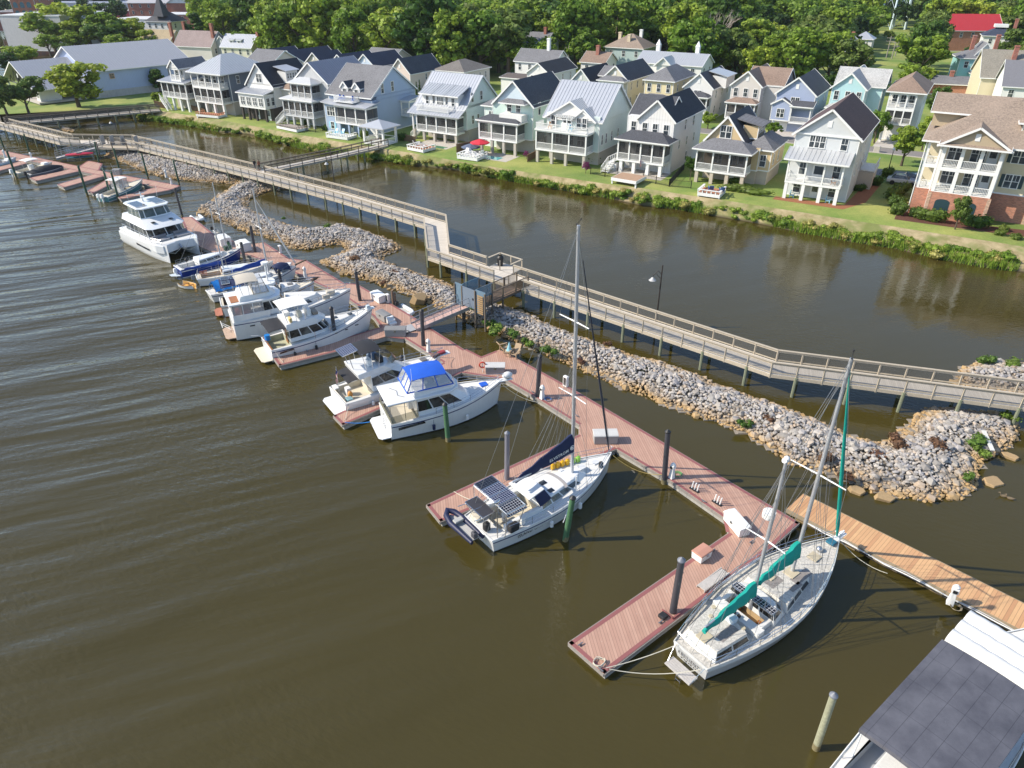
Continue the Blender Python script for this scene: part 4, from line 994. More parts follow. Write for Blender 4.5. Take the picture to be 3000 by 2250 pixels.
for x,y,w_ in ((5.5,.35,.45),(5.4,-.55,.4),(8.6,0,.55),(9.9,0,.5),(7.2,-.5,.3),(7.3,.6,.3)): b2.hatch(x,y,1.7 if x < 9 else 1.5,w_,w_*.85,tint if x < 6 else mat('white_hatch',(.62,.63,.64),.3))
top2 = b2.mast(7.75,1.6,17.1,.12,.03,(.36,.66),1.25,bow=(11.4,0,1.7),back=(.0,.9,1.3));b2.rig.tube([(.0,-.9,1.3),top2],.014,4)
b2.furl((11.2,0,1.85),(7.7,0,16.6),.06,mat('black_sailcloth',(.025,.03,.045),.8))
b2.boomcover(7.65,3.0,3.55,nv_can,1.3,.12,.18,zz=-.35,yy=.1);b2.box('boom',2.7,7.6,-.04,.08,3.3,3.42,alu)
text_on(b2.t,'ELVSTROM',.3,white,(6.35,-.2,3.72),(R(90),R(-4),0),name='sail_lettering',bold=.006)
b = MB();b.tube([(6.95+.0,-.21,3.95),(6.95,-.19,3.95)],.001,3)
for a in range(12): b.bar((7.45+.16*math.cos(a*PI/6),-.215,3.98+.16*math.sin(a*PI/6)),(7.45+.16*math.cos((a+1)*PI/6),-.215,3.98+.16*math.sin((a+1)*PI/6)),.02,.05)
b.box(7.33,7.5,-.225,-.205,3.9,4.05);b.build('sail_emblem',white,b2.t)
for i in range(5): b2.rig.tube([(3.3+i*.9,0,3.7+i*.18),(7.6,0,10+i*.6)],.008,3)
for i in range(4): b2.rig.tube([(7.7,0,10),(4+i*.8,.12,3.6+i*.25)],.008,3)
jug_y = mat('yellow_jug',(.75,.42,.02),.4);jug_g = mat('green_jug',(.3,.6,.08),.4)
for i,(x,m) in enumerate(((7.3,jug_y),(7.65,jug_y),(8.0,jug_y),(8.35,jug_y),(8.75,jug_g),(9.1,jug_g))):
    b = MB();b.box(-.14,.14,-.1,.1,0,.42);b.tube([(0,0,.42),(0,0,.5)],.05,6);o = b.build('jug',m,b2.t,bevel=.03);o.location = (x,b2.hb(x)-.3,b2.sh(x))
b2.rails(1.2,10.9,.62,1.7,r=.018);b2.box('deck_bag',1.2,1.9,-1.75,-1.3,1.2,1.75,bk_can,.12);b2.box('white_bucket',2.2,2.5,-1.55,-1.3,1.2,1.75,white,.04)
b2.box('outboard_on_rail',.1,.5,-.7,-.3,1.2,1.8,black,.1);b2.box('stern_seat',.2,.8,.4,1.2,1.15,1.4,deckc,.05);b2.box('grill',.3,.8,-.25,.2,1.7,1.95,mat('dull_metal',(.25,.25,.27),.4,metal=.5),.1)
for x in (3.0,3.9): b2.hatch(x,-1.78,1.0,.6,.02,black,.12)
text_on(b2.t,'ISLAND GIRL',.3,letm,(2.7,-1.80,.62),(R(84),0,R(-2)),bold=.003)
b2.box('cowl_vent',9.7,9.95,-.75,-.5,1.5,1.95,black,.05);b = MB();b.tube([(6.9,-1.3,1.4),(6.9,-1.3,2.6)],.05,8);b.build('rail_fender_pole',white,b2.t)
b2.done()
# its inflatable tender, slung from davits
p = b2.t.matrix_basis @ Vector((-.55,.85,0));dg = thing('inflatable_dinghy','navy and white inflatable dinghy slung across the stern of the sloop with solar panels','dinghy',(p.x,p.y,1.05),b2.ang+PI/2);dg.scale = (.9,.75,.8)
b = MB();b.tube([(-1.75,-.55,0),(.7,-.6,0),(1.5,-.4,.08),(1.85,0,.15),(1.5,.4,.08),(.7,.6,0),(-1.75,.55,0)],[.16,.24,.24,.24,.24,.24,.16],10);b.build('tube',mat('navy_tube',(.012,.016,.055),.5),dg,smooth=50)
b = MB();b.tube([(-1.7,-.62,-.1),(.7,-.68,-.1),(1.5,-.5,-.02)],.24,8);b.build('white_tube_band',white,dg,smooth=50)
b = MB();b.prism([(-1.5,-.45),(1.0,-.5),(1.6,0),(1.0,.5),(-1.5,.45)],-.15,-.08);b.build('floor',mat('dinghy_floor',(.45,.44,.42),.7),dg)
b = MB();b.box(.3,.7,-.42,.42,.1,.3);b.build('seat',mat('dinghy_seat',(.4,.4,.38),.7),dg,bevel=.05);b = MB();b.box(-1.6,-1.2,-.2,.2,0,.5);b.box(-1.5,-1.3,-.1,.1,.4,.7);b.build('outboard_motor',mat('grey_black_motor',(.08,.08,.09),.5),dg,bevel=.06)

# ---- 3 motor yacht with the royal blue enclosure
b3 = Boat('motor_yacht','white flybridge motor yacht with a royal blue bimini and clear side curtains',None,3.75,1.45,2.2,(1128,1218),(1470,1112),zs=1.3,transom=.92,pmax=.35,ent=2.2)
b3.hull(hullw,boot_d,blue_st,n=24,rake=.05);b3.deck(deckw,well=(.15,2.3,1.5),drop=.35,wm=deckc)
b3.platform(-.95,1.6,.35)
b3.house(2.2,7.2,1.5,1.25,1.5,3.0,hullw,inf=1.7,inb=.0,ins=.1,glass_='sides',g0=.3,g1=.85,name='saloon',front=.9)
b = MB();b.prism([(-.1,-1.55),(4.8,-1.5),(5.6,-.95),(5.85,0),(5.6,.95),(4.8,1.5),(-.1,1.55)],2.98,3.12);b.build('hard_top',hullw,b3.t,bevel=.05)
b3.house(2.0,5.7,1.35,1.0,3.1,3.65,hullw,inf=.3,inb=.1,ins=.05,name='flybridge',front=.6)
b3.canopy(1.9,4.7,1.15,4.6,rb_can,arch=.2,arch_x=.12)
def curtain(B,x0,x1,hw0,hw1,z0,z1,dx0=0,dx1=0,m=vinyl,fm=rb_can,n=3):
    v = MB();f = MB()
    P = [(x0,-hw1),(x1,-hw1),(x1,hw1),(x0,hw1)];Q = [(x0-dx0,-hw0),(x1+dx1,-hw0),(x1+dx1,hw0),(x0-dx0,hw0)]
    for i in range(4):
        a,c = P[i],P[(i+1) % 4];a0,c0 = Q[i],Q[(i+1) % 4]
        v.face([(*a0,z0),(*c0,z0),(*c,z1),(*a,z1)])
        for j in range(n+1):
            k = j/n;f.bar((a0[0]+(c0[0]-a0[0])*k,a0[1]+(c0[1]-a0[1])*k,z0),(a[0]+(c[0]-a[0])*k,a[1]+(c[1]-a[1])*k,z1),.06,.06)
        f.bar((*a0,z0),(*c0,z0),.06,.08)
    v.build('clear_curtain',m,B.t);f.build('curtain_frame',fm,B.t)
curtain(b3,2.0,4.6,1.25,1.12,3.6,4.56,.45,.55)
b3.box('helm_console',3.9,4.3,-.6,.6,3.12,4.0,hullw);b3.box('helm_seat',3.0,3.4,-.5,.1,3.12,3.9,white,.08);b3.box('bench_seat',2.4,2.8,-1.0,1.0,3.12,3.55,deckc,.06)
b = MB();b.face([(.1,-1.7,1.5),(2.2,-1.62,1.6),(2.2,-1.55,2.2),(.1,-1.62,2.1)]);b.face([(.05,-1.7,1.5),(.05,1.7,1.5),(.02,1.62,2.1),(.02,-1.62,2.1)]);b.build('smoked_screen',veil('smoked_glass',(.16,.16,.08),.55),b3.t)
b = MB()
for x,y in ((.1,-1.6),(.1,1.6),(1.2,-1.58),(2.15,-1.5)): b.tube([(x,y,1.45),(x,y*.97,3.0)],.025,6)
b.build('stanchion',steel,b3.t)
b = MB();b.face([(.5,-1.93,1.0),(2.6,-1.93,1.12),(2.5,-1.93,1.32),(.5,-1.93,1.22)]);b.build('window',tint,b3.t)
b3.hatch(8.1,.15,2.02,.6,.6,rb_can,.08);b3.rails(3.5,9.3,.55,1.4,r=.02)
b3.box('bow_pulpit',9.2,10.5,-.25,.25,2.12,2.2,hullw,.04)
b = MB();b.ball((10.1,0,2.5),(.45,.3,.28),10,6);b.build('bagged_anchor',wt_can,b3.t,smooth=50)
b3.box('cabin_steps',1.9,2.3,.1,.8,1.3,2.2,hullw,.02)
b = MB()
for i in range(4): b.tube([(-.3+.0*i,-.9+i*.3,.35),(-.1,-.9+i*.3,1.6)],.018,5)
for z in (.7,1.0,1.3): b.tube([(-.22,-.9,z),(-.22,0,z)],.018,5)
b.build('boarding_ladder',steel,b3.t);b = MB();b.tube([(2.1,.9,3.1),(2.1,.95,6.2)],.015,5);b.tube([(2.0,-1.2,3.1),(1.95,-1.3,5.6)],.015,5);b.build('antenna',white,b3.t)
b = MB();b.tube([(.7,.8,3.14),(1.1,.2,3.14),(1.0,-.5,3.14),(1.4,-.9,3.14)],.02,4);b.build('deck_hose',mat('dark_rope',(.12,.12,.12),.8),b3.t);b3.done()

# ---- 4 express cruiser with the black canopy
b4 = Boat('flybridge_cruiser','white flybridge cruiser with a black canopy, tilted solar panel and stern flag',None,3.6,1.1,2.0,(988,1160),(1292,1037),transom=.9,pmax=.35)
b4.hull(hullw,boot_d,None,rake=.06);b4.deck(deckw,well=(.2,2.6,1.3),drop=.5,wm=deckc);b4.platform(-.85,1.5,.35)
b4.house(2.5,7.6,1.45,1.0,1.35,2.75,hullw,inf=2.6,inb=0,ins=.15,glass_='sides',g0=.35,g1=.85,name='saloon',front=.9)
b4.house(1.5,5.2,1.4,.95,2.72,3.2,hullw,inf=.7,inb=-.1,ins=.0,name='flybridge',front=.8)
b = MB();b.loft([[(4.5,-1.05,3.15),(5.1,-.6,3.15),(5.25,0,3.15),(5.1,.6,3.15),(4.5,1.05,3.15)],[(4.2,-.95,3.6),(4.75,-.55,3.65),(4.9,0,3.65),(4.75,.55,3.65),(4.2,.95,3.6)]],0,False,False);b.build('windscreen',tint,b4.t)
b4.canopy(1.9,3.7,1.15,4.75,bk_can,arch=.15,legs=3.2);b4.panel(.7,2.0,-.45,.95,4.72,pan,ty=R(-8));b4.canopy(.6,2.0,1.15,2.72,bk_can,name='aft_awning',arch=.06)
b = MB()
for y in (-.35,.85): b.tube([(1.5,y,3.2),(1.2,y,4.7)],.03,6)
b.build('panel_bracket',steel,b4.t)
b4.box('helm_seat',2.6,3.0,-.7,-.2,3.2,3.8,white,.08);b4.box('helm_console',3.6,4.0,-.6,.3,3.2,3.75,black,.06);b = MB();b.ball((3.5,.55,3.45),(.5,.4,.35),8,5);b.build('crumpled_cover',mat('slate_cover',(.12,.17,.25),.8),b4.t,smooth=40)
b4.box('deck_chair',.9,1.3,.2,.7,.65,1.3,white,.04);b4.box('cooler',.5,1.0,-.9,-.3,.65,.95,mat('teal_cooler',(.2,.35,.4),.5),.04);b4.box('bait_table',.15,.5,.8,1.5,1.2,1.3,white,.02)
b = MB();b.ball((1.0,-.2,1.0),(.22,.22,.3),8,5);b.build('orange_float',mat('orange_float',(.6,.25,.05),.6),b4.t,smooth=40)
b4.rails(4.2,9.2,.6,1.4,r=.02);b4.hatch(7.9,.2,1.85,.55,.5,mat('grey_hatch',(.16,.15,.14),.4));b4.box('bow_pulpit',9.1,10.3,-.3,.3,1.95,2.03,hullw,.04);b4.box('anchor_gear',8.6,9.3,-.25,.25,1.95,2.2,mat('rusty_gear',(.2,.12,.1),.8,var=.4,fine=.4),.05)
b4.box('fender_basket',9.2,9.9,-.2,.2,2.05,2.25,mat('red_bag',(.35,.05,.06),.7),.05)
def flag(parent,loc,w_,h,rot,pole=1.6):
    f = MB();n = 12
    for i in range(7):
        b = MB()
    red = mat('flag_red',(.5,.02,.03),.8);blu = mat('flag_blue',(.02,.03,.2),.8);wht = mat('flag_white',(.75,.73,.72),.8)
    m = MB()
    for j in range(13):
        for i in range(n):
            x0,x1 = w_*i/n,w_*(i+1)/n;z0,z1 = -h*j/13,-h*(j+1)/13;y0,y1 = .06*math.sin(i*.9),.06*math.sin((i+1)*.9)
            m.face([(x0,y0,z0-x0*.7),(x1,y1,z0-x1*.7),(x1,y1,z1-x1*.7),(x0,y0,z1-x0*.7)],1 if (j < 7 and i < 5) else (0 if j % 2 == 0 else 2))
    o = m.build('flag',[red,blu,wht],parent);o.location = loc;o.rotation_euler = rot
    b = MB();b.tube([(loc[0],loc[1],loc[2]-pole),(loc[0],loc[1],loc[2]+.1)],.02,5);b.build('flag_pole',alu,parent);return o
flag(b4.t,(.35,.35,3.4),.8,.5,(0,R(20),R(-120)),2.2);b4.done()

# ---- 5 trawler with white hard top
b5 = Boat('trawler_yacht','white flybridge trawler with a hard white top, black aft awning and a blue drum',None,3.7,1.25,2.3,(780,1008),(1091,901),transom=.86,pmax=.38)
b5.hull(hullw,boot_d,blue_st,rake=.07);b5.deck(deckw,well=(.15,1.9,1.35),drop=.55,wm=mat('green_carpet_deck',(.42,.42,.3),.8,var=.3));b5.platform(-.95,1.55,.32,deckc)
b5.house(1.85,6.0,1.45,1.15,1.5,2.75,hullw,inf=.9,inb=0,ins=.1,glass_='all',g0=.32,g1=.88,name='saloon',front=.7)
b5.house(1.7,5.7,1.4,1.0,2.75,3.25,hullw,inf=.7,inb=0,ins=.05,name='flybridge',front=.8)
b5.house(5.6,8.6,1.15,.5,1.75,2.15,deckw,inf=.5,inb=.1,ins=.12,name='trunk_cabin',front=1.0)
b5.canopy(1.5,4.0,1.15,4.75,wt_can,name='hard_top',arch=.06,legs=3.2,t=.06);b5.canopy(.1,1.75,1.3,3.0,bk_can,name='aft_awning',arch=.04)
b5.box('helm_console',3.9,4.3,-.6,.6,3.2,3.85,white,.05);b5.box('helm_seat',3.1,3.5,-.5,.1,3.2,3.8,deckc,.06);b5.box('seat_cushions',4.4,4.9,-.7,.5,3.25,3.55,mat('brown_cushion',(.3,.25,.2),.7),.06);b5.box('locker',2.1,2.6,.4,1.1,3.2,3.6,white,.04)
b5.box('saloon_door',1.82,1.86,-.5,.1,1.0,2.6,teak,.01);b5.box('teak_coaming',.05,.2,-1.5,1.5,1.24,1.3,teak,.02)
b = MB();b.tube([(.35,.75,1.25),(.35,.75,1.75)],.26,12);b.build('blue_drum',cy_can,b5.t,smooth=40);b5.box('life_raft',2.1,2.35,-1.3,-.7,3.3,3.75,mat('straw_ring',(.6,.45,.2),.8),.08)
b = MB();b.tube([(.2,1.3,1.25),(-.3,1.35,1.6),(-.9,1.35,1.75)],.03,6);b.tube([(.2,.2,1.25),(-.3,.25,1.6)],.03,6);b.build('stern_davit',white,b5.t)
for x in (6.6,8.1): b5.hatch(x,.1,2.14,.45,.45)
for x in (5.9,7.0,8.2): b5.hatch(x,-b5.hb(x)*1.0,1.4,.4,.03,black,.1)
b = MB();b.face([(.6,-1.83,.85),(1.9,-1.87,.95),(1.9,-1.87,1.15),(.7,-1.83,1.02)]);b.build('side_vent',tint,b5.t)
b5.rails(4.0,10.0,.7,1.5,r=.022);fender(b5.t,1.9,-1.98,.3,black);fender(b5.t,3.9,-1.95,.4,black);b5.box('anchor_box',9.6,10.5,-.25,.25,2.25,2.36,white,.04);b5.hatch(9.9,0,2.35,.35,.35,mat('pale_blue_box',(.55,.62,.66),.5),.3)
b5.done()

# ---- 6 tan topped double cabin yacht
b6 = Boat('aft_cabin_yacht','tall white motor yacht with a tan canvas top and clear curtains round its aft deck',None,4.0,1.9,2.45,(675,925),(1027,847),zs=2.0,zb=2.4,transom=.86,pmax=.38)
b6.hull(hullw,boot_d,blue_st,rake=.05);b6.deck(deckw);b6.platform(-.9,1.35,.3,mat('worn_teak_platform',(.5,.36,.27),.8,var=.3,fine=.4))
b6.box('aft_deck_side',.1,3.4,-1.72,-1.66,1.9,2.6,hullw,.01);b6.box('aft_deck_side',.1,3.4,1.66,1.72,1.9,2.6,hullw,.01);b6.box('aft_deck_transom',.08,.14,-1.7,1.7,1.9,2.6,hullw,.01)
curtain(b6,.15,2.9,1.66,1.6,2.55,3.55,0,0,veil('clear_vinyl_pale',(.6,.6,.62),.4),white,3)
b6.box('aft_deck_table',1.0,1.9,-.5,.3,2.0,2.7,teak,.03);b6.box('aft_deck_chair',1.2,1.7,-1.3,-.8,2.0,2.8,mat('red_chair',(.4,.12,.08),.7),.05);b6.box('aft_deck_chair',.5,.9,-.8,-.3,2.0,2.8,mat('red_chair',(.4,.12,.08),.7),.05)
b6.house(2.9,5.6,1.6,1.35,2.0,3.55,hullw,inf=.9,inb=0,ins=.1,glass_='all',g0=.35,g1=.88,name='saloon',front=.6)
b = MB();b.prism([(-.1,-1.7),(3.6,-1.7),(4.6,-1.2),(4.9,0),(4.6,1.2),(3.6,1.7),(-.1,1.7)],3.55,3.7);b.build('upper_deck',hullw,b6.t,bevel=.05)
b6.house(.9,4.5,1.35,1.0,3.68,4.2,hullw,inf=.5,inb=.2,ins=.08,name='flybridge',front=.7);b6.box('teak_step',.2,1.0,-1.2,.4,3.7,3.74,teak,.01)
b6.canopy(1.0,2.9,1.2,5.5,tn_can,arch=.16,legs=4.2);curtain(b6,2.3,3.4,1.2,1.15,4.2,5.2,0,.3,veil('clear_vinyl_pale',(.6,.6,.62),.4),tn_can,2)
b6.house(5.4,9.0,1.5,.8,2.1,2.75,deckw,inf=.7,inb=0,ins=.1,glass_='sides',g0=.2,g1=.7,name='trunk_cabin',front=1.2)
b6.box('deck_box',9.2,10.0,-.5,.1,2.4,2.8,tn_can,.05);b6.box('deck_box',8.6,9.3,-1.2,-.8,2.35,2.75,tn_can,.05);b6.rails(5.0,11.2,.65,1.5,r=.022)
for x in (1.6,2.6): b6.hatch(x,-b6.hb(x)-.0,1.35,.45,.03,black,.12)
b = MB();b.tube([(-.2,.9,.5),(-.9,1.3,.9)],.03,5);b.tube([(-.2,.2,.5),(-.9,.9,.9)],.03,5);b.tube([(-.9,.2,.85),(-.9,1.6,.95)],.03,5);b.build('stern_davit',white,b6.t)
b = MB();b.tube([(1.0,-1.3,3.7),(.9,-1.35,7.2)],.018,5);b.tube([(4.3,1.0,3.7),(4.2,1.1,7.8)],.018,5);b.build('antenna',white,b6.t);text_on(b6.t,'SANDPIPER',.2,letm,(.06,0,1.55),(R(90),0,R(-90))) if 0 else None
b6.done()

# ---- 7 pilot house boat with navy bimini
b7 = Boat('pilot_house_boat','white and wood pilot house boat with a navy canopy carrying three solar panels',None,3.3,1.3,1.9,(645,885),(920,825),transom=.7,pmax=.42)
b7.hull(hullw,mat('red_boot',(.3,.06,.04),.6),teak,rake=.04);b7.deck(deckc,well=(.3,3.0,1.05),drop=.7,wm=mat('brown_well',(.16,.11,.08),.8));b7.platform(-.7,1.0,.3,mat('red_swim_step',(.42,.16,.1),.8,var=.3,fine=.3))
b7.canopy(.3,2.6,1.25,3.3,nv_can,arch=.12,legs=1.4)
for x0,y0 in ((.5,.2),(.5,-.9),(1.4,.2)): b7.panel(x0,x0+.75,y0,y0+.8,3.46,pan_b)
b7.house(4.0,6.0,1.15,.9,1.6,2.7,hullw,inf=.4,inb=0,ins=.08,glass_='all',g0=.35,g1=.85,name='pilot_house',front=.4,roof=hullw);b7.box('wood_door',3.96,4.0,-.8,-.2,1.4,2.5,teak,.01)
b7.house(6.0,8.0,.95,.6,1.65,2.05,deckw,inf=.4,inb=.1,ins=.1,name='trunk_cabin',front=.5);b7.hatch(7.0,0,2.05,.55,.6,mat('grey_hatch',(.16,.15,.14),.4))
b = MB();b.tube([(4.9,0,2.7),(4.9,0,4.6)],.09,8);b.tube([(4.9,0,4.6),(4.9,0,4.8)],.36,14);b.build('radar_mast',white,b7.t,smooth=40);b7.rails(5.5,9.1,.55,1.3,r=.02)
b = MB()
for i in range(7): b.bar((9.2+.1*i,-.3+.1*i,2.0),(9.5+.08*i,.2-.05*i,2.35),.05,.05)
b.build('anchor_gear',bark,b7.t);b7.done()

# ---- 8 three small sloops
s2 = Boat('small_sloop','small sloop with a bright blue tarp over its stern and a furled white headsail',None,3.1,.95,1.5,(610,858),(868,778),transom=.55,pmax=.45)
s2.hull(hullw,boot_d,blue_st);s2.deck(deckw,well=(.8,2.8,.8),drop=.5,wm=deckc);s2.house(3.2,7.4,1.05,.6,1.05,1.5,hullw,inf=.5,inb=.1,ins=.15,glass_='sides',g0=.3,g1=.7,front=.8)
b = MB()
n_ = 9
b.loft([[(.5+2.6*i/n_,1.15*(2*j/6-1),2.1-.85*abs(2*j/6-1)**1.3+.07*math.sin(i*2.1+j)) for j in range(7)] for i in range(n_+1)],0,False,False);b.build('tarp',cy_can,s2.t,smooth=50)
s2.boomcover(6.6,2.8,2.6,mat('blue_sail_cover',(.015,.06,.3),.8),.45,.1,.14);s2.mast(6.7,1.5,9.2,.085,.0,(.55,),.8,bow=(10.0,0,1.6),back=(.1,0,1.0));s2.furl((9.9,0,1.7),(6.75,0,9.6),.07,wt_can)
b = MB();n_ = 8
b.loft([[(7.2+1.8*i/n_,(s2.hb(8)-.1)*(2*j/6-1),2.3-.6*abs(2*j/6-1)**2-.25*(2*i/n_-1)**2) for j in range(7)] for i in range(n_+1)],0,False,False);b.build('foredeck_cover',nv_can,s2.t,smooth=50)
b = MB();b.bar((9.8,0,1.6),(11.2,0,1.9),.2,.1);b.build('bowsprit',bark,s2.t);s2.rails(.5,9.5,.55,1.6);s2.done()
s1 = Boat('small_sloop','small cream sloop with a blue boom cover and a grey outboard motor on its stern',None,2.9,.9,1.3,(575,812),(800,765),transom=.6,pmax=.45)
s1.hull(hullw,boot_d,None);s1.deck(deckc,well=(.5,2.6,.75),drop=.45,wm=mat('tan_cockpit',(.5,.38,.25),.7,var=.3));s1.house(2.7,6.2,.95,.6,.98,1.42,hullw,inf=.5,inb=.1,ins=.15,glass_='sides',g0=.3,g1=.7,front=.7)
s1.mast(2.95,1.4,6.9,.075,0,(.6,),.6,bow=(8.2,0,1.4),back=(0,0,1));s1.boomcover(2.85,-1.0,2.0,mat('blue_sail_cover',(.015,.06,.3),.8),.22,.08,.12);s1.outboard(-.05,.3,.1,.85,mat('grey_outboard',(.14,.16,.19),.4));s1.rails(.3,7.8,.5,1.5,sternloop=True)
s1.box('companion_board',2.66,2.7,-.35,.35,1.0,1.5,teak,.01)
b = MB()
for i in range(8): b.tube([(.4+.1*i,.5-.1*i,1.0),(.5+.1*i,.3,1.4),(.8,.1*i,1.1)],.03,5)
b.build('red_pushpit_gear',mat('rusty_tubes',(.35,.12,.07),.7),s1.t);s1.done()
mb3 = Boat('blue_hulled_sloop','small sloop with a dark blue hull and white cabin moored beside the power catamaran',None,2.5,1.0,1.4,(519,785),(705,727),transom=.85,pmax=.4)
mb3.hull(mat('blue_gelcoat',(.01,.04,.24),.25,coat=.5),white,white);mb3.deck(deckw,well=(.3,2.2,.7),drop=.5,wm=deckw);mb3.house(2.2,6.4,.95,.5,1.05,1.55,hullw,inf=.9,inb=.1,ins=.15,glass_='sides',g0=.2,g1=.8,front=1.0)
mb3.mast(6.0,1.5,8.0,.07,0,(.55,),.6,bow=(7.8,0,1.4),back=(0,0,1));b = MB();b.ball((1.1,-.3,1.75),.22,10,6);b.tube([(1.1,-.3,1),(1.1,-.3,1.7)],.03,5);b.build('covered_wheel',black,mb3.t,smooth=40)
mb3.box('sail_bag',5.7,6.2,-.35,.35,1.55,2.1,mat('dark_green_canvas',(.02,.05,.035),.8),.15);mb3.outboard(-.05,.0,.1,.8,white);b = MB();b.face([(-.1,-1.0,.35),(-1.0,-.5,.4),(-1.0,.2,.4),(-.1,.3,.35)]);b.build('fender_board',mat('pale_blue_box',(.55,.62,.66),.5),mb3.t);mb3.rails(.3,6.8,.5,1.5);mb3.done()
# rowing dinghy towed astern
p = G(550,838,.15);dn = thing('rowing_dinghy','small orange and white rowing dinghy floating behind the blue tarped sloop','dinghy',(p.x,p.y,0),R(-25))
rings = []
for i in range(9):
    t = i/8;x = -1.1+2.2*t;w_ = .62*math.sin(PI*(.18+.72*t))**.7;z = .38+.1*(2*t-1)**2
    rings.append([(x,-w_,z),(x,-w_*.8,.05),(x,0,-.1),(x,w_*.8,.05),(x,w_,z)])
b = MB();b.loft(rings,0,False,False);b.build('hull',hullw,dn,smooth=40)
b = MB();b.loft([[(q[0]*.93,q[1]*.9,q[2]*.98+.02) for q in r] for r in rings],0,False,False);b.build('inside',mat('orange_varnish',(.62,.34,.08),.5,var=.2),dn,smooth=40)
for x in (-.45,.35): b = MB();b.box(x-.1,x+.1,-.5,.5,.26,.29);b.build('thwart',mat('dark_thwart',(.22,.1,.04),.6),dn)

# ---- 9 power catamaran
a = Vector((-47.6,88.6,0));ct = Boat('power_catamaran','large white power catamaran with solar panels on its roof',11.2,5.4,1.6,2.1,(355,662),(525,705),transom=.9,pmax=.3)
ct.t.location = a;ct.t.rotation_euler = (0,0,R(-42));ct.ang = R(-42)
for sg in (1,-1):
    rings = []
    for i in range(21):
        t = i/20;x = -.3+11.5*t;hw_ = .85*(1 if t < .55 else max(.03,1-((t-.55)/.45)**2.2));z = 1.6+.55*t*t;c = sg*1.85
        rings.append([(x-.5*max(0,t-.7),c,-.6),(x-.25*max(0,t-.7),c-hw_*.7,-.1),(x,c-hw_,.5),(x+.1*t,c-hw_,z),(x+.1*t,c+hw_,z),(x,c+hw_,.5),(x-.25*max(0,t-.7),c+hw_*.7,-.1)])
    b = MB();b.loft(rings);b.build('hull',hullw,ct.t,smooth=35)
    b = MB();b.prism([(-1.0,sg*1.85-.7),(.0,sg*1.85-.7),(.0,sg*1.85+.7),(-1.0,sg*1.85+.7)],.3,.4);b.build('swim_step',deckc,ct.t,bevel=.04)
    b = MB();b.prism([(4.5,sg*2.705),(8.0,sg*2.705),(7.6,sg*2.715),(4.7,sg*2.715)],.95,1.2);b.build('hull_window',tint,ct.t)
b = MB();b.prism([(0,-2.65),(9.8,-2.6),(10.9,-2.1),(10.6,-1.2),(10.3,0),(10.6,1.2),(10.9,2.1),(9.8,2.6),(0,2.65)],1.05,2.08);b.build('bridge_deck',hullw,ct.t,bevel=.08)
b = MB();b.prism([(.2,-2.3),(9.6,-2.3),(10.3,-1.8),(10.3,1.8),(9.6,2.3),(.2,2.3)],2.08,2.1);b.build('foredeck',deckw,ct.t)
ct.house(1.6,7.9,2.35,2.1,2.1,3.35,hullw,inf=.9,inb=0,ins=.15,glass_='all',g0=.12,g1=.9,name='saloon',front=.5)
b = MB();b.frustum([(1.0,-2.45),(7.6,-2.45),(8.3,-1.8),(8.3,1.8),(7.6,2.45),(1.0,2.45)],3.35,[(1.2,-2.2),(6.0,-2.1),(6.4,-1.5),(6.4,1.5),(6.0,2.1),(1.2,2.2)],4.1);b.build('upper_coachroof',hullw,ct.t,bevel=.1,smooth=40)
for y in (-1.1,1.1): ct.hatch(7.1,y,3.85,.45,.45)
ct.house(2.4,5.9,1.95,1.85,4.05,5.2,hullw,inf=.55,inb=0,ins=.15,glass_='all',g0=.15,g1=.92,name='upper_helm',front=.2,gm=glass('helm_glass',(.06,.08,.07),.05))
b = MB();b.prism([(1.6,-1.95),(5.3,-2.0),(5.9,-1.5),(5.9,1.5),(5.3,2.0),(1.6,1.95),(1.2,1.5),(1.2,-1.5)],5.2,5.36);b.build('hard_top',hullw,ct.t,bevel=.06)
ct.panel(2.4,5.0,.55,1.75,5.42,solar('dark_thin_panel',1.3,(.006,.008,.02),(.1,.1,.13),.03));ct.panel(2.4,5.0,-1.75,-.55,5.42,solar('dark_thin_panel'))
b = MB();b.tube([(2.8,0,5.3),(2.5,0,6.5)],[.12,.07],8);b.tube([(2.5,-.5,6.3),(2.5,.5,6.3)],.04,6);b.tube([(2.95,0,5.9),(2.95,0,6.05)],.25,12);b.build('radar_mast',white,ct.t,smooth=40)
b = MB();b.tube([(3,-1.7,5.3),(3.2,-1.8,7)],.015,5);b.tube([(3,1.7,5.3),(3.2,1.8,7)],.015,5);b.build('antenna',white,ct.t)
for y in (-1.3,1.3): ct.box('sun_lounge',8.4,9.3,y-.85,y+.85,2.1,2.3,mat('grey_cushion',(.32,.31,.31),.8),.05);ct.box('lounge_backrest',8.2,8.45,y-.85,y+.85,2.1,2.65,mat('grey_cushion_dark',(.2,.2,.22),.8),.05)
for y in (-.35,.35): ct.hatch(9.0,y,2.1,.35,.4)
b = MB()
for sg in (1,-1):
    P = [(x,sg*(2.55 if x < 9.8 else 2.1),2.1) for x in (1.0,2.6,4.2,5.8,7.4,9.0,10.6)]
    for q in P: b.tube([q,(q[0],q[1],2.75)],.018,4)
    for k in (.35,.65): b.tube([(q[0],q[1],2.1+k) for q in P],.016,4)
b.tube([(10.6,-2.1,2.75),(10.3,0,2.75),(10.6,2.1,2.75)],.016,4);b.build('guard_rail',steel,ct.t)
b = MB();b.bar((10.4,0,1.7),(10.8,0,1.3),.12,.3);b.bar((10.7,-.3,1.3),(10.7,.3,1.3),.08,.1);b.build('anchor',steel,ct.t)
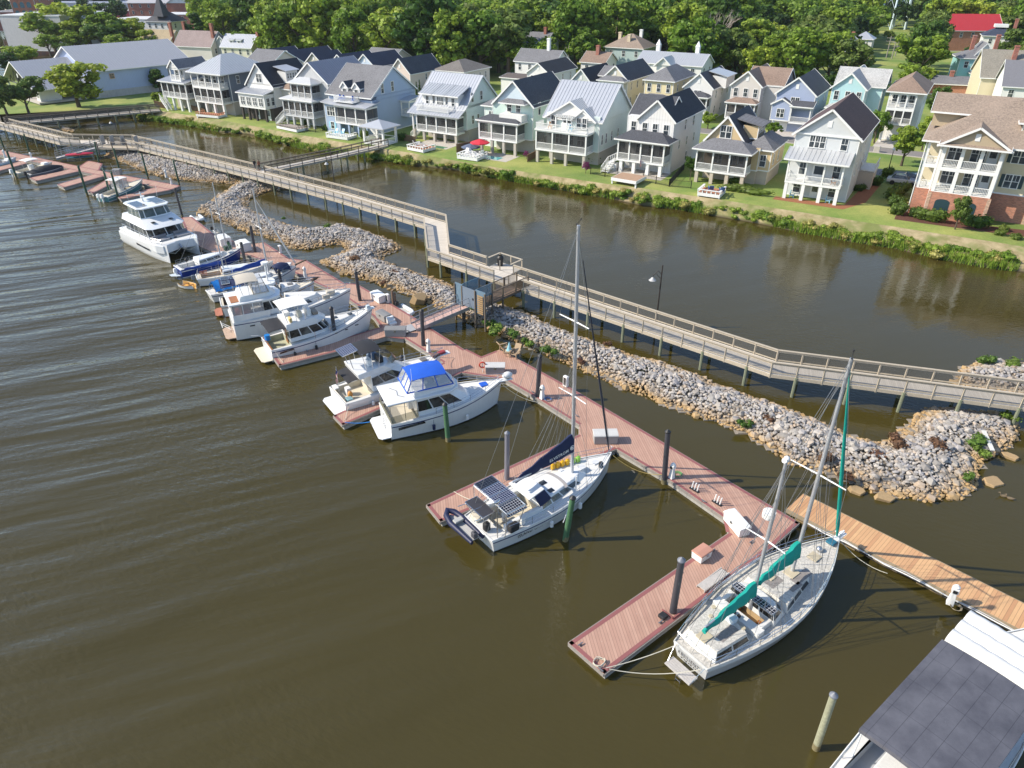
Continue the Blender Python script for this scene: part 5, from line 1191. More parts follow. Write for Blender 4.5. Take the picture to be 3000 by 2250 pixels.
b = MB();b.tube([(10.9,2.1,1.3),(10.9,.9,.8),(10.7,.2,1.2)],.03,5);b.tube([(10.9,-2.1,1.3),(10.9,-.9,.9),(10.7,-.2,1.2)],.03,5);b.build('anchor_bridle',rope_m,ct.t)

# ---- 10 small outboard boats at the far left
tb = Boat('centre_console_boat','teal outboard boat with a white top and twin white motors at far left',8.3,2.6,.75,1.25,(301,575),(415,525),transom=.9,pmax=.4)
tb.hull(mat('teal_gelcoat',(.09,.25,.27),.3,coat=.3),white,white);tb.deck(deckc,well=(.6,5.2,.95),drop=.4,wm=deckc);tb.canopy(2.2,4.6,.95,2.6,wt_can,name='t_top',arch=.08,legs=.9);tb.box('console',3.2,4.0,-.4,.4,.5,1.6,white,.08);curtain(tb,2.9,4.4,.8,.85,1.2,2.5,0,.2,veil('clear_vinyl_pale',(.6,.6,.62),.4),white,2)
tb.outboard(-.05,.35,.1,.95,white);tb.outboard(-.05,-.35,.1,.95,white);b = MB();b.tube([(3,.9,2.6),(2.0,1.2,5.2)],.02,5);b.tube([(3,-.9,2.6),(2.0,-1.2,5.2)],.02,5);b.build('outrigger_pole',white,tb.t);tb.done()
l1 = Boat('open_fishing_boat','cream open boat with a white top and one big white outboard at far left',6.6,2.4,.7,1.05,(48,505),(146,476),transom=.9)
l1.hull(mat('cream_gelcoat',(.62,.56,.42),.35),white,None);l1.deck(deckc,well=(.6,4.4,.9),drop=.4,wm=deckc);l1.canopy(1.8,4.0,.95,2.3,wt_can,name='t_top',arch=.1,legs=.9);l1.box('console',2.6,3.3,-.35,.35,.4,1.4,white,.08);l1.outboard(-.05,0,.1,1.1,white);l1.box('bow_seat',4.9,5.8,-.5,.5,.9,1.25,white,.08);l1.done()
l2 = Boat('covered_runabout','runabout hidden under a black fitted cover with a black outboard at the far left dock',5.6,2.2,.7,.95,(84,510),(184,487),transom=.9)
l2.hull(mat('dark_hull',(.08,.1,.13),.3),boot_d,None);l2.deck(deckw);b = MB();n_ = 10
b.loft([[(.2+5.2*i/n_,(l2.hb(.2+5.2*i/n_)+.03)*(2*j/8-1),.75+.2*i/n_+.75*math.sin(PI*(.12+.8*i/n_))*(1-abs(2*j/8-1)**2.5)) for j in range(9)] for i in range(n_+1)],0,False,False);b.build('fitted_cover',bk_can,l2.t,smooth=50);l2.outboard(-.05,0,.1,.95,black);l2.done()
l3 = Boat('skiff','white and blue skiff cut by the left edge of the picture',6.4,2.3,.75,1.1,(-60,490),(46,460),transom=.9)
l3.hull(mat('pale_blue_gelcoat',(.35,.5,.58),.3,coat=.3),white,None);l3.deck(deckw,well=(.6,4.2,.8),drop=.4,wm=deckw);l3.box('console',2.6,3.3,-.35,.35,.4,1.4,white,.08);l3.box('bow_cushion',4.6,5.4,-.5,.5,.95,1.15,white,.06);l3.done()

# ---- 11 big boat in the bottom right corner
e_ = Vector((.788,.616,0));n_ = Vector((.616,-.788,0));o_ = e_*19.6+n_*(-3.15)
hb = Boat('tour_boat','wide white boat with a large dark canvas roof at bottom right',16.5,5.0,1.3,1.7,(2400,2200),(2900,1800),transom=.9,pmax=.45)
hb.t.location = (o_.x,o_.y,0);hb.ang = math.atan2(.616,.788);hb.t.rotation_euler = (0,0,hb.ang)
hb.hull(hullw,boot_d,None,rake=.02);hb.deck(deckw,well=(.6,12.2,2.0),drop=.7,wm=mat('grey_boat_floor',(.4,.42,.45),.7,var=.1))
ST = solar('seam_roof',1.0,(.055,.055,.075),(.02,.02,.028),.018)
def roofcloth():
    m,t,p,n,l = nodes('dark_roof_canvas');tc = N(n,'ShaderNodeTexCoord').outputs['Object'];sx = N(n,'ShaderNodeSeparateXYZ');l.new(tc,sx.inputs[0])
    f = ramp(n,l,noise(n,l,tc,.7,5,.65),[(.3,0.0),(.7,1.0)]);c = mixc(n,l,f,(.07,.07,.085),(.13,.13,.15))
    for k,w_,lw in ((1,.72,.035),(0,1.9,.02)):
        j = math_(n,l,'LESS_THAN',math_(n,l,'FRACT',math_(n,l,'DIVIDE',math_(n,l,'ADD',sx.outputs[k],50),w_)),lw)
        c = mixc(n,l,math_(n,l,'MULTIPLY',j,.5 if k == 1 else .3),c,(.015,.015,.02))
    sp = ramp(n,l,noise(n,l,tc,7,3,.8),[(.735,0.0),(.75,.7)]);c = mixc(n,l,sp,c,(.6,.6,.62))
    l.new(c,p.inputs['Base Color']);p.inputs['Roughness'].default_value = .55;return m
b = MB();k_ = 10;X0,X1,Y = 3.0,10.4,2.15
top = [[(X0+(X1-X0)*i/k_,Y*(2*j/8-1),3.35+.12*(1-abs(2*j/8-1)**2)) for j in range(9)] for i in range(k_+1)]
b.loft(top,0,False,False);b.loft([[(p[0],p[1],p[2]-.06) for p in r] for r in top],0,False,False)
rim = top[0]+[r[-1] for r in top[1:-1]]+list(reversed(top[-1]))+[r[0] for r in reversed(top[1:-1])];b.loft([[(p[0],p[1],p[2]-.22) for p in rim],rim],0,False)
b.build('canvas_roof',roofcloth(),hb.t,smooth=40)
b = MB()
for x in (3.2,6.7,10.2):
    for y in (-2.05,2.05): b.tube([(x,y,1.2),(x,y,3.35)],.035,6)
b.build('roof_post',white,hb.t)
for k in range(3):
    b = MB();n2 = 14;x0 = 12.1+k*.95
    b.loft([[(x0+.5*math.cos(a)*(1+.05*math.sin(i*1.9)),-2.25+4.5*i/n2,2.25+.12*k*0+.33*math.sin(a)+.02*math.sin(i*2.7)) for a in [2*PI*j/10 for j in range(10)]] for i in range(n2+1)]);b.build('folded_cover',wt_can,hb.t,smooth=60)
hb.box('bench',10.7,11.2,-.3,1.9,1.0,1.45,boards('bench_slats',(.5,.44,.42),(.46,.4,.39),w=.16,axis=1,line=.4),.03);hb.box('bench',10.7,11.2,-1.9,-.5,1.0,1.5,deckw,.08);hb.box('console',3.3,4.6,-.8,1.2,.7,1.6,deckw,.06);hb.box('wood_table',3.0,4.4,-1.9,-1.0,1.0,1.3,teak,.03)
hb.box('side_cushion',.8,2.8,1.2,2.0,.7,1.1,deckw,.1);hb.box('stern_seat',.3,1.0,-1.6,1.6,.9,1.4,deckw,.1)
b = MB()
for sg in (1,-1):
    P = [(x,sg*(hb.hb(x)-.12),hb.sh(x)) for x in (.8,2.8,4.8,6.8,8.8,10.8,12.8)]
    for q in P: b.tube([q,(q[0],q[1],q[2]+.5)],.02,5)
    b.tube([(q[0],q[1],q[2]+.5) for q in P],.022,5)
b.build('guard_rail',steel,hb.t)
# small tenders moored behind the dock
def rib(px,ang,L_,lab,m=white,motor=True):
    p = G(*px,.2);t = thing('tender',lab,'dinghy',(p.x,p.y,0),ang);w_ = .55
    b = MB();b.tube([(-L_/2,-w_,.25),(L_*.2,-w_,.27),(L_*.42,-w_*.6,.32),(L_/2,0,.36),(L_*.42,w_*.6,.32),(L_*.2,w_,.27),(-L_/2,w_,.25)],.2,8);b.build('tube',m,t,smooth=50)
    b = MB();b.prism([(-L_/2+.1,-w_),(L_*.3,-w_*.7),(L_*.3,w_*.7),(-L_/2+.1,w_)],.1,.15);b.build('floor',mat('dinghy_floor',(.45,.44,.42),.7),t)
    if motor: b = MB();b.box(-L_/2-.3,-L_/2+.05,-.17,.17,.35,.8);b.build('outboard_motor',black,t,bevel=.05)
rib((1185,912),R(-50),2.6,'pale dinghy floating at the foot of the gangway behind the main dock');rib((580,640),R(-52),2.6,'white dinghy tied behind the dock of the power catamaran',motor=False);rib((632,684),R(-52),2.4,'dark dinghy tied behind the dock in the catamaran shadow',mat('dark_dinghy',(.1,.12,.14),.6))
# ============================================================ HOUSES
WM = {}
def win_meshes(w,h,mull,fm):
    k = (round(w,2),round(h,2),mull,fm.name)
    if k not in WM:
        f = MB();t = .09
        f.box(-w/2-t,w/2+t,-.06,.0,h,h+t);f.box(-w/2-t-.03,w/2+t+.03,-.09,0,-t,0);f.box(-w/2-t,-w/2,-.058,0,0,h);f.box(w/2,w/2+t,-.058,0,0,h)
        n = max(1,mull)
        for i in range(1,n): f.box(-w/2+w*i/n-.06,-w/2+w*i/n+.06,-.055,0,0,h)
        f.box(-w/2,w/2,-.05,0,h*.5-.03,h*.5+.03)
        for i in range(n): c = -w/2+w*(i+.5)/n;f.box(c-.018,c+.018,-.04,0,h*.5,h)
        p = MB();p.box(-w/2,w/2,-.025,0,0,h)
        WM[k] = (f.mesh('window',fm),p.mesh('pane',winglass))
    return WM[k]
FACE = {'f': 0,'r': PI/2,'b': PI,'l': -PI/2}
shut_m = mat('dark_shutter',(.02,.05,.06),.5)
class House:
    def __init__(s,name,label,s0,n0,group=None,rot=A31,cat='house',z=GZ):
        p = SN(s0,n0,z);s.t = thing(name,label,cat,p,rot,group)
    def win(s,face,x,y,z,w=.9,h=1.5,mull=1,fm=white,shut=None):
        f,p = win_meshes(w,h,mull,fm);o = obj('window',f,s.t);o.location = (x,y,z);o.rotation_euler = (0,0,FACE[face]);obj('pane',p,o)
        if shut:
            for sg in (1,-1): b = MB();b.box(sg*(w/2+.32)-.2,sg*(w/2+.32)+.2,-.05,0,0,h);b.build('shutter',shut,o)
    def wins(s,face,pts,z,w=.9,h=1.5,mull=1,fm=white):
        for x,y in pts: s.win(face,x,y,z,w,h,mull,fm)
    def body(s,x0,x1,y0,y1,z0,z1,m,name='wall',band=True,corner=True):
        b = MB();b.box(x0,x1,y0,y1,z0,z1);b.build(name,m,s.t)
        if corner:
            b = MB()
            for x in (x0,x1):
                for y in (y0,y1): b.box(x-.09 if x == x1 else x-.02,x+.02 if x == x1 else x+.09,y-.09 if y == y1 else y-.02,y+.02 if y == y1 else y+.09,z0,z1-.01)
            if band: b.box(x0-.025,x1+.025,y0-.025,y0+.01,z0,z0+.18);b.box(x1-.01,x1+.025,y0-.025,y1+.02,z0,z0+.18)
            b.build('corner_board',white,s.t)
    def gable(s,x0,x1,y0,y1,z,rise,rm,wm,axis='y',ov=.35,metal=False,tm=white,vent=True,t=.16,z2=None,wall=True,x_r=None):
        """gable roof; axis 'y': ridge runs away from the water. x_r moves the ridge sideways"""
        if axis == 'y':
            xr = (x0+x1)/2 if x_r is None else x_r;zr = z+rise
            if wall:
                b = MB();b.loft([[(x0,y0,z),(x1,y0,z),(xr,y0,zr)],[(x0,y1,z),(x1,y1,z),(xr,y1,zr)]]);b.build('gable_wall',wm,s.t)
            sl = rise/max(.1,xr-x0);sr = rise/max(.1,x1-xr)
            L_ = [(x0-ov,y0-ov,z-ov*sl+t),(xr,y0-ov,zr+t),(xr,y1+ov,zr+t),(x0-ov,y1+ov,z-ov*sl+t)]
            Rr = [(xr,y0-ov,zr+t),(x1+ov,y0-ov,z-ov*sr+t),(x1+ov,y1+ov,z-ov*sr+t),(xr,y1+ov,zr+t)]
            b = MB();b.slab(L_,t*.8);b.slab(Rr,t*.8)
            if metal:
                for P,(a,c) in ((L_,(0,1)),(Rr,(0,1))):
                    n = max(2,round((y1-y0+2*ov)/.6))
                    for i in range(n+1):
                        k = i/n;p = Vector(P[0]).lerp(Vector(P[3]),k);q = Vector(P[1]).lerp(Vector(P[2]),k);b.bar(p+Vector((0,0,.02)),q+Vector((0,0,.02)),.05,.07)
            b.build('roof',rm,s.t)
            b = MB()
            for y in (y0-ov-.02,y1+ov+.02):
                b.bar((x0-ov,y,z-ov*sl+t*.5),(xr,y,zr+t*.5),.05,.26);b.bar((xr,y,zr+t*.5),(x1+ov,y,z-ov*sr+t*.5),.05,.26)
            b.bar((x1+ov+.02,y0-ov,z-ov*sr+t*.5),(x1+ov+.02,y1+ov,z-ov*sr+t*.5),.05,.18);b.bar((x0-ov-.02,y0-ov,z-ov*sl+t*.5),(x0-ov-.02,y1+ov,z-ov*sl+t*.5),.05,.18)
            b.build('fascia',tm,s.t)
            if vent: b = MB();b.box(xr-.28,xr+.28,y0-.06,y0+.01,z+rise*.32,z+rise*.32+.85);b.build('gable_vent',white,s.t)
        else:
            yr = (y0+y1)/2 if x_r is None else x_r;zr = z+rise
            if wall:
                b = MB();b.loft([[(x0,y0,z),(x0,y1,z),(x0,yr,zr)],[(x1,y0,z),(x1,y1,z),(x1,yr,zr)]]);b.build('gable_wall',wm,s.t)
            sf = rise/max(.1,yr-y0);sb = rise/max(.1,y1-yr)
            F_ = [(x0-ov,y0-ov,z-ov*sf+t),(x1+ov,y0-ov,z-ov*sf+t),(x1+ov,yr,zr+t),(x0-ov,yr,zr+t)]
            B_ = [(x0-ov,yr,zr+t),(x1+ov,yr,zr+t),(x1+ov,y1+ov,z-ov*sb+t),(x0-ov,y1+ov,z-ov*sb+t)]
            b = MB();b.slab(F_,t*.8);b.slab(B_,t*.8)
            if metal:
                for P in (F_,B_):
                    n = max(2,round((x1-x0+2*ov)/.6))
                    for i in range(n+1):
                        k = i/n;p = Vector(P[0]).lerp(Vector(P[1]),k);q = Vector(P[3]).lerp(Vector(P[2]),k);b.bar(p+Vector((0,0,.02)),q+Vector((0,0,.02)),.05,.07)
            b.build('roof',rm,s.t)
            b = MB()
            for x in (x0-ov-.02,x1+ov+.02): b.bar((x,y0-ov,z-ov*sf+t*.5),(x,yr,zr+t*.5),.05,.26);b.bar((x,yr,zr+t*.5),(x,y1+ov,z-ov*sb+t*.5),.05,.26)
            b.bar((x0-ov,y0-ov-.02,z-ov*sf+t*.5),(x1+ov,y0-ov-.02,z-ov*sf+t*.5),.05,.2);b.build('fascia',tm,s.t)
    def hip(s,x0,x1,y0,y1,z,rise,rm,ov=.35,ridge=None,metal=False,t=.14,tm=white,name='roof'):
        X0,X1,Y0,Y1 = x0-ov,x1+ov,y0-ov,y1+ov;w_,d_ = X1-X0,Y1-Y0;k = min(w_,d_)/2
        if w_ > d_: a,c = (X0+k,(Y0+Y1)/2),(X1-k,(Y0+Y1)/2)
        else: a,c = ((X0+X1)/2,Y0+k),((X0+X1)/2,Y1-k)
        if ridge: a,c = ridge
        A_,C_ = (*a,z+rise+t),(*c,z+rise+t);E = [(X0,Y0,z+t),(X1,Y0,z+t),(X1,Y1,z+t),(X0,Y1,z+t)]
        b = MB();h_ = w_ > d_ if not ridge else abs(a[0]-c[0]) > abs(a[1]-c[1])
        fs = [(E[0],E[1],C_,A_),(E[1],E[2],C_),(E[2],E[3],A_,C_),(E[3],E[0],A_)] if h_ else [(E[0],E[1],A_),(E[1],E[2],C_,A_),(E[2],E[3],C_),(E[3],E[0],A_,C_)]
        for f in fs: b.face(f)
        b.face([(p[0],p[1],z) for p in reversed(E)])
        if metal:
            for f in fs:
                p,q = Vector(f[0]),Vector(f[1]);n = max(2,round((q-p).length/.7));top = [Vector(v) for v in f[2:]];d = (q-p).normalized();nn = Vector((-d.y,d.x,0))
                hh = max((tt-p).dot(nn) for tt in top);lo = min((tt-p).dot(d) for tt in top);hi = max((tt-p).dot(d) for tt in top);L_ = (q-p).length
                for i in range(1,n):
                    u = L_*i/n;k_ = min(1,u/max(lo,.01),(L_-u)/max(L_-hi,.01));st = p+d*u;en = st+nn*hh*k_+Vector((0,0,rise*k_));b.bar(st+Vector((0,0,.02)),en+Vector((0,0,.02)),.05,.06)
        b.build(name,rm,s.t);b = MB()
        for i in range(4): p,q = Vector(E[i]),Vector(E[(i+1) % 4]);b.bar(p+Vector((0,0,-t*.5-.02)),q+Vector((0,0,-t*.5-.02)),.06,.2)
        b.build('fascia',tm,s.t)
    def shed(s,x0,x1,y0,y1,z0,z1,rm,metal=False,ov=.25,t=.12,tm=white,name='roof'):
        sl = (z1-z0)/(y1-y0);P = [(x0-ov,y0-ov,z0-ov*sl+t),(x1+ov,y0-ov,z0-ov*sl+t),(x1+ov,y1,z1+t),(x0-ov,y1,z1+t)]
        b = MB();b.slab(P,t)
        if metal:
            n = max(2,round((x1-x0+2*ov)/.6))
            for i in range(n+1): k = i/n;b.bar(Vector(P[0]).lerp(Vector(P[1]),k)+Vector((0,0,.02)),Vector(P[3]).lerp(Vector(P[2]),k)+Vector((0,0,.02)),.05,.06)
        b.build(name,rm,s.t);b = MB();b.bar((P[0][0],P[0][1]-.03,P[0][2]-t*.5),(P[1][0],P[1][1]-.03,P[1][2]-t*.5),.05,.2)
        for i,j in ((0,3),(1,2)): b.bar((P[i][0]+(.02 if i else -.02),P[i][1],P[i][2]-t*.5),(P[j][0]+(.02 if i else -.02),P[j][1],P[j][2]-t*.5),.04,.18)
        b.build('fascia',tm,s.t)
    def porch(s,x0,x1,y0,y1,zf,zc,cols,screen=True,rail=True,sides='lr',cw=.22,floor=True,cm=white,railm=white,pick=True,base=0,frieze=True):
        """one porch storey: floor, columns along the front and sides, railing, insect screen"""
        b = MB()
        if floor: b.box(x0,x1,y0,y1,zf-.28,zf);b.build('porch_floor',cm,s.t)
        if frieze: b = MB();b.box(x0,x1,y0-.01,y0+.22,zc-.3,zc);b.box(x0,x0+.22,y0+.22,y1,zc-.3,zc);b.box(x1-.22,x1,y0+.22,y1,zc-.3,zc);b.build('porch_beam',cm,s.t)
        key = ('col',round(zc-zf,2),cw,cm.name)
        if key not in WM: c = MB();c.box(-cw/2,cw/2,0,cw,0,zc-zf-.3 if frieze else zc-zf);WM[key] = c.mesh('column',cm)
        def col(x,y): o = obj('column',WM[key],s.t);o.location = (x,y,zf)
        xs = [x0+cw/2+(x1-x0-cw)*i/(cols-1) for i in range(cols)]
        for x in xs: col(x,y0)
        nd = max(1,round((y1-y0)/2.4))
        for sd_,x in (('l',x0+cw/2),('r',x1-cw/2)):
            if sd_ in sides:
                for j in range(1,nd): col(x,y0+(y1-y0)*j/nd)
        if rail:
            b = MB()
            def run(p,q):
                p,q = Vector(p),Vector(q);b.bar(p+Vector((0,0,.95)),q+Vector((0,0,.95)),.07,.07);b.bar(p+Vector((0,0,.12)),q+Vector((0,0,.12)),.06,.06)
                n = round((q-p).length/.17)
                for i in range(n): c = p.lerp(q,(i+.5)/n);b.box(c.x-.022,c.x+.022,c.y-.022,c.y+.022,c.z+.12,c.z+.93)
            run((x0+.1,y0+.1,zf),(x1-.1,y0+.1,zf))
            if 'l' in sides: run((x0+.1,y0+.2,zf),(x0+.1,y1,zf))
            if 'r' in sides: run((x1-.1,y0+.2,zf),(x1-.1,y1,zf))
            b.build('railing',railm,s.t)
        if screen:
            b = MB();z1 = zc-.3;b.face([(x0+.1,y0+.16,zf+.1),(x1-.1,y0+.16,zf+.1),(x1-.1,y0+.16,z1),(x0+.1,y0+.16,z1)])
            if 'r' in sides: b.face([(x1-.14,y0+.16,zf+.1),(x1-.14,y1,zf+.1),(x1-.14,y1,z1),(x1-.14,y0+.16,z1)])
            if 'l' in sides: b.face([(x0+.14,y0+.16,zf+.1),(x0+.14,y1,zf+.1),(x0+.14,y1,z1),(x0+.14,y0+.16,z1)])
            b.build('insect_screen',scrn,s.t)
    def piers(s,xs,y,z1,w=.45,m=white,d=None):
        key = ('pier',round(z1,2),w,m.name)
        if key not in WM: c = MB();c.box(-w/2,w/2,0,w,0,z1);WM[key] = c.mesh('pier',m)
        for x in xs: o = obj('pier',WM[key],s.t);o.location = (x,y,0)
    def door(s,face,x,y,z,w=1.0,h=2.1,m=white):
        k = ('door',w,h,m.name)
        if k not in WM:
            b = MB();b.box(-w/2-.1,w/2+.1,-.05,0,0,h+.1);g_ = MB();g_.box(-w/2+.12,w/2-.12,-.07,0,h*.4,h-.15);WM[k] = (b.mesh('door',m),g_.mesh('pane',winglass))
        o = obj('door',WM[k][0],s.t);o.location = (x,y,z);o.rotation_euler = (0,0,FACE[face]);obj('pane',WM[k][1],o)
    def stairs(s,x0,x1,y0,y1,z0,z1,along='x',m=white):
        """flight from (x0,z0) up to (x1,z1) with railings, running along x or y"""
        n = max(3,round(abs(z1-z0)/.19));b = MB();r = MB()
        for i in range(n):
            k0,k1 = i/n,(i+1)/n;z = z0+(z1-z0)*k1
            if along == 'x': xa,xb = sorted((x0+(x1-x0)*k0,x0+(x1-x0)*k1));b.box(xa,xb+.03,y0,y1,z-.05,z)
            else: ya,yb = sorted((y0+(y1-y0)*k0,y0+(y1-y0)*k1));b.box(x0,x1,ya,yb+.03,z-.05,z)
        ends = [((x0,y,z0),(x1,y,z1)) for y in (y0,y1)] if along == 'x' else [((x,y0,z0),(x,y1,z1)) for x in (x0,x1)]
        for p,q in ends:
            p,q = Vector(p),Vector(q);b.bar(p-Vector((0,0,.15)),q-Vector((0,0,.15)),.06,.3);r.bar(p+Vector((0,0,.9)),q+Vector((0,0,.9)),.07,.07)
            for i in range(n+1): c = p.lerp(q,i/n);r.box(c.x-.025,c.x+.025,c.y-.025,c.y+.025,c.z,c.z+.9)
        b.build('stair',m,s.t);r.build('stair_rail',m,s.t)
    def chimney(s,x,y,z0,z1,w=.8,d=.7,m=None):
        b = MB();b.box(x-w/2,x+w/2,y-d/2,y+d/2,z0,z1);b.box(x-w/2-.08,x+w/2+.08,y-d/2-.08,y+d/2+.08,z1-.3,z1-.12);b.build('chimney',m or brick('chimney_brick',(.36,.1,.06)),s.t)
    def dormer(s,x,y,z,w,h,d,rise,rm,wm,shed=False,n=1,metal=False):
        b = MB();b.box(x-w/2,x+w/2,y,y+d,z,z+h);b.build('dormer',wm,s.t)
        if shed: s.shed(x-w/2,x+w/2,y,y+d,z+h,z+h+rise,rm,metal)
        else: s.gable(x-w/2,x+w/2,y,y+d,z+h,rise,rm,wm,'y',.2,metal,vent=False)
        for i in range(n): s.win('f',x-w/2+w*(i+.5)/n,y-.005,z+.35,min(.8,w/n-.35),h-.6,1)
    def stuff(s,x,y,z,kind,m):
        b = MB()
        if kind == 'chair': b.box(x-.3,x+.3,y-.3,y+.3,z+.3,z+.38);b.bar((x-.3,y+.3,z+.35),(x-.3,y+.45,z+.95),.6,.05);b.box(x-.3,x-.22,y-.3,y-.22,z,z+.3);b.box(x+.22,x+.3,y-.3,y-.22,z,z+.3);b.box(x-.35,x-.27,y-.3,y+.3,z+.5,z+.55);b.box(x+.27,x+.35,y-.3,y+.3,z+.5,z+.55)
        b.build('chair',m,s.t)
sw,sg_,sb = siding('white_siding',(.76,.75,.72)),siding('grey_siding',(.42,.44,.46)),siding('blue_siding',(.36,.45,.60))
smint = siding('mint_siding',(.58,.72,.66));smint2 = siding('pale_mint_siding',(.66,.75,.71));stan = siding('tan_siding',(.62,.47,.27));sgreige = siding('greige_siding',(.62,.58,.54));scream = siding('cream_siding',(.72,.62,.38));scream2 = siding('pale_cream_siding',(.68,.64,.5))
saqua = siding('aqua_siding',(.44,.66,.68));speri = siding('periwinkle_siding',(.36,.42,.58));spink = siding('peach_siding',(.72,.6,.52));slb = siding('light_blue_siding',(.58,.67,.8));spg = siding('pale_grey_siding',(.60,.62,.62));sbat = siding('white_batten',(.76,.75,.73),.45,True);sbatg = siding('grey_batten',(.52,.53,.54),.45,True);sbatc = siding('cream_batten',(.62,.6,.46),.45,True);sdg = siding('slate_siding',(.16,.19,.24))
r_blk,r_chr,r_gry,r_brn,r_tan,r_blue,r_dbr = shingle('black_shingle',(.035,.037,.045)),shingle('charcoal_shingle',(.065,.068,.08)),shingle('grey_shingle',(.16,.16,.17)),shingle('brown_shingle',(.24,.17,.13)),shingle('tan_shingle',(.27,.21,.165)),shingle('navy_shingle',(.035,.045,.075)),shingle('dark_brown_shingle',(.075,.045,.045))
r_met = mat('standing_seam_metal',(.55,.56,.57),.35,metal=.35,var=.08,streak=.1);r_metw = mat('white_seam_metal',(.46,.48,.52),.4,metal=.3,var=.06);r_metb = mat('blue_grey_seam_metal',(.24,.26,.32),.4,metal=.3,var=.1)
base_m = mat('stucco_base',(.5,.46,.4),.9,var=.1,fine=.1);dark_in = mat('shaded_carport_wall',(.28,.25,.22),.9,var=.15)
blu_ch = mat('blue_chair',(.02,.12,.55),.5);lb_ch = mat('light_blue_chair',(.3,.6,.75),.5)

# ---------- front row, left to right ----------
h = House('waterfront_house','leftmost waterfront house, white with a narrow gabled lookout above its two storey porch',-155.5,106)
h.body(.2,8.4,2.6,13,2.9,6.0,siding('cream_white_siding',(.7,.64,.55)));h.body(.3,8.2,3.0,12.8,0,2.9,base_m,corner=False)
h.piers([.3,2.9,5.4,7.9],.1,2.7);h.porch(0,8.4,0,2.6,2.9,5.9,5);h.shed(-.2,8.6,-.2,3.4,5.95,6.6,r_metw,True)
h.body(3.7,6.8,1.6,8,6.3,9.0,siding('cream_white_siding',(.7,.64,.55)));h.porch(3.6,6.9,.4,1.7,6.45,8.8,3,screen=False,floor=True);h.gable(3.6,6.9,.3,8,8.9,1.5,r_gry,sw,'y',.25)
h.gable(.3,8.2,3.4,13,6.2,1.6,r_gry,sw,'x');h.wins('f',[(4.4,1.58),(6.1,1.58)],6.8,.6,1.5);h.wins('r',[(8.4,5),(8.4,8),(8.4,11)],3.6);h.wins('f',[(1.5,2.58),(4,2.58),(6.5,2.58)],3.5);h.stairs(2.4,.4,-1.3,-.3,0.1,2.6)
h = House('waterfront_house','tall white waterfront house with a silver hipped roof and dark blue side wall',-145,106.3)
h.body(1.3,9.6,2.2,13,2.7,8.4,sdg);h.body(.3,9.5,2.4,13,0,2.7,base_m,corner=False);h.piers([.4,3.1,5.8,8.7],.1,2.5)
h.porch(0,9,0,2.3,2.7,5.6,5,sides='lr');h.porch(0,9,0,2.3,5.75,8.4,5,screen=False,sides='lr');h.hip(0,10,0,13.2,8.45,3.2,r_met,metal=True,ov=.6)
h.wins('f',[(2.6,2.18),(5,2.18),(7.5,2.18)],6.3);h.wins('f',[(2.6,2.18),(5,2.18),(7.5,2.18)],3.3);h.wins('r',[(9.6,4.5),(9.6,8.5)],6.3,.7,1.5);h.wins('r',[(9.6,6)],3.3);h.door('f',3,2.38,.1,1.4,2.2)
h = House('waterfront_house','white waterfront house with a black roof, shed dormer and sunroom over dark posts',-131.3,106.8)
h.body(.3,8.0,2.6,13.5,2.6,7.0,sw);h.body(0,7.7,0,3.2,2.5,5.3,sw);h.body(.5,8.2,1.6,13,0,2.5,mat('dark_brown_base',(.06,.05,.045),.8),corner=False);h.piers([.3,2.2,4.4,7.3],.1,2.45,.4,mat('dark_brown_base',(.06,.05,.045),.8))
h.shed(-.1,7.8,-.1,3.0,5.35,6.0,r_metw,True);h.wins('f',[(1.2,-.01),(3.0,-.01),(4.8,-.01),(6.6,-.01)],3.1,1.1,1.5,2);h.wins('r',[(7.7,.9),(7.7,2.2)],3.1,.7,1.5)
h.gable(.3,8.0,2.6,13.5,6.8,4.0,r_blk,sw,'y',.4,vent=False);h.win('f',4.2,2.59,7.3,1.5,1.6,2);h.door('f',3.3,1.58,.1,.9,2.1);h.door('f',6.6,1.58,.1,.9,2.1)
h.body(6.2,8.6,6,9.2,7.0,9.2,sw,'dormer');h.wins('r',[(8.6,6.5),(8.6,7.25),(8.6,8.0),(8.6,8.7)],7.9,.45,.9)
b = MB();b.slab([(5.4,5.7,10.1),(9.1,5.7,9.4),(9.1,9.5,9.4),(5.4,9.5,10.1)],.12);b.build('dormer_roof',r_metw,h.t);h.body(8.0,10.5,4.6,9,0,6.0,siding('cream_white_siding',(.7,.64,.55)));h.hip(7.9,10.6,4.6,9,6.0,1.0,r_brn)
h = House('waterfront_house','grey board and batten waterfront house with stacked screened porches stepping in towards the top',-118.4,106.8)
h.body(1.4,10.2,3.0,15.5,0,8.5,sbatg);h.gable(1.4,10.2,3.0,15.5,8.4,3.4,r_metb,sbatg,'y',.4,True,vent=False);h.piers([.5,2.4,4.4,6.3,7.9],.1,2.1,.4,sbatg)
h.porch(0,8.3,0,3.0,2.2,5.1,6,cm=mat('pale_grey_trim',(.56,.57,.58),.5));h.hip(0,8.3,0,3.2,5.15,.7,mat('pale_porch_roof',(.48,.49,.5),.5),ov=.4);h.porch(2.4,8.0,.5,3.2,5.6,8.2,4,cm=mat('pale_grey_trim',(.56,.57,.58),.5));h.hip(2.4,8.2,.4,3.4,8.25,.9,mat('pale_porch_roof',(.48,.49,.5),.5),ov=.4)
h.stairs(-2.6,.2,-.2,.9,.1,2.1,m=mat('pale_grey_trim',(.56,.57,.58),.5));h.wins('r',[(10.2,5)],5.6,.7,.9);h.wins('f',[(2.4,2.99),(4.4,2.99),(6.4,2.99)],2.9);h.wins('f',[(4,2.99),(6.4,2.99)],6.2)
h = House('waterfront_house','sky blue waterfront house with a grey roof, twin dormers and a balcony with blue chairs',-107,107.2)
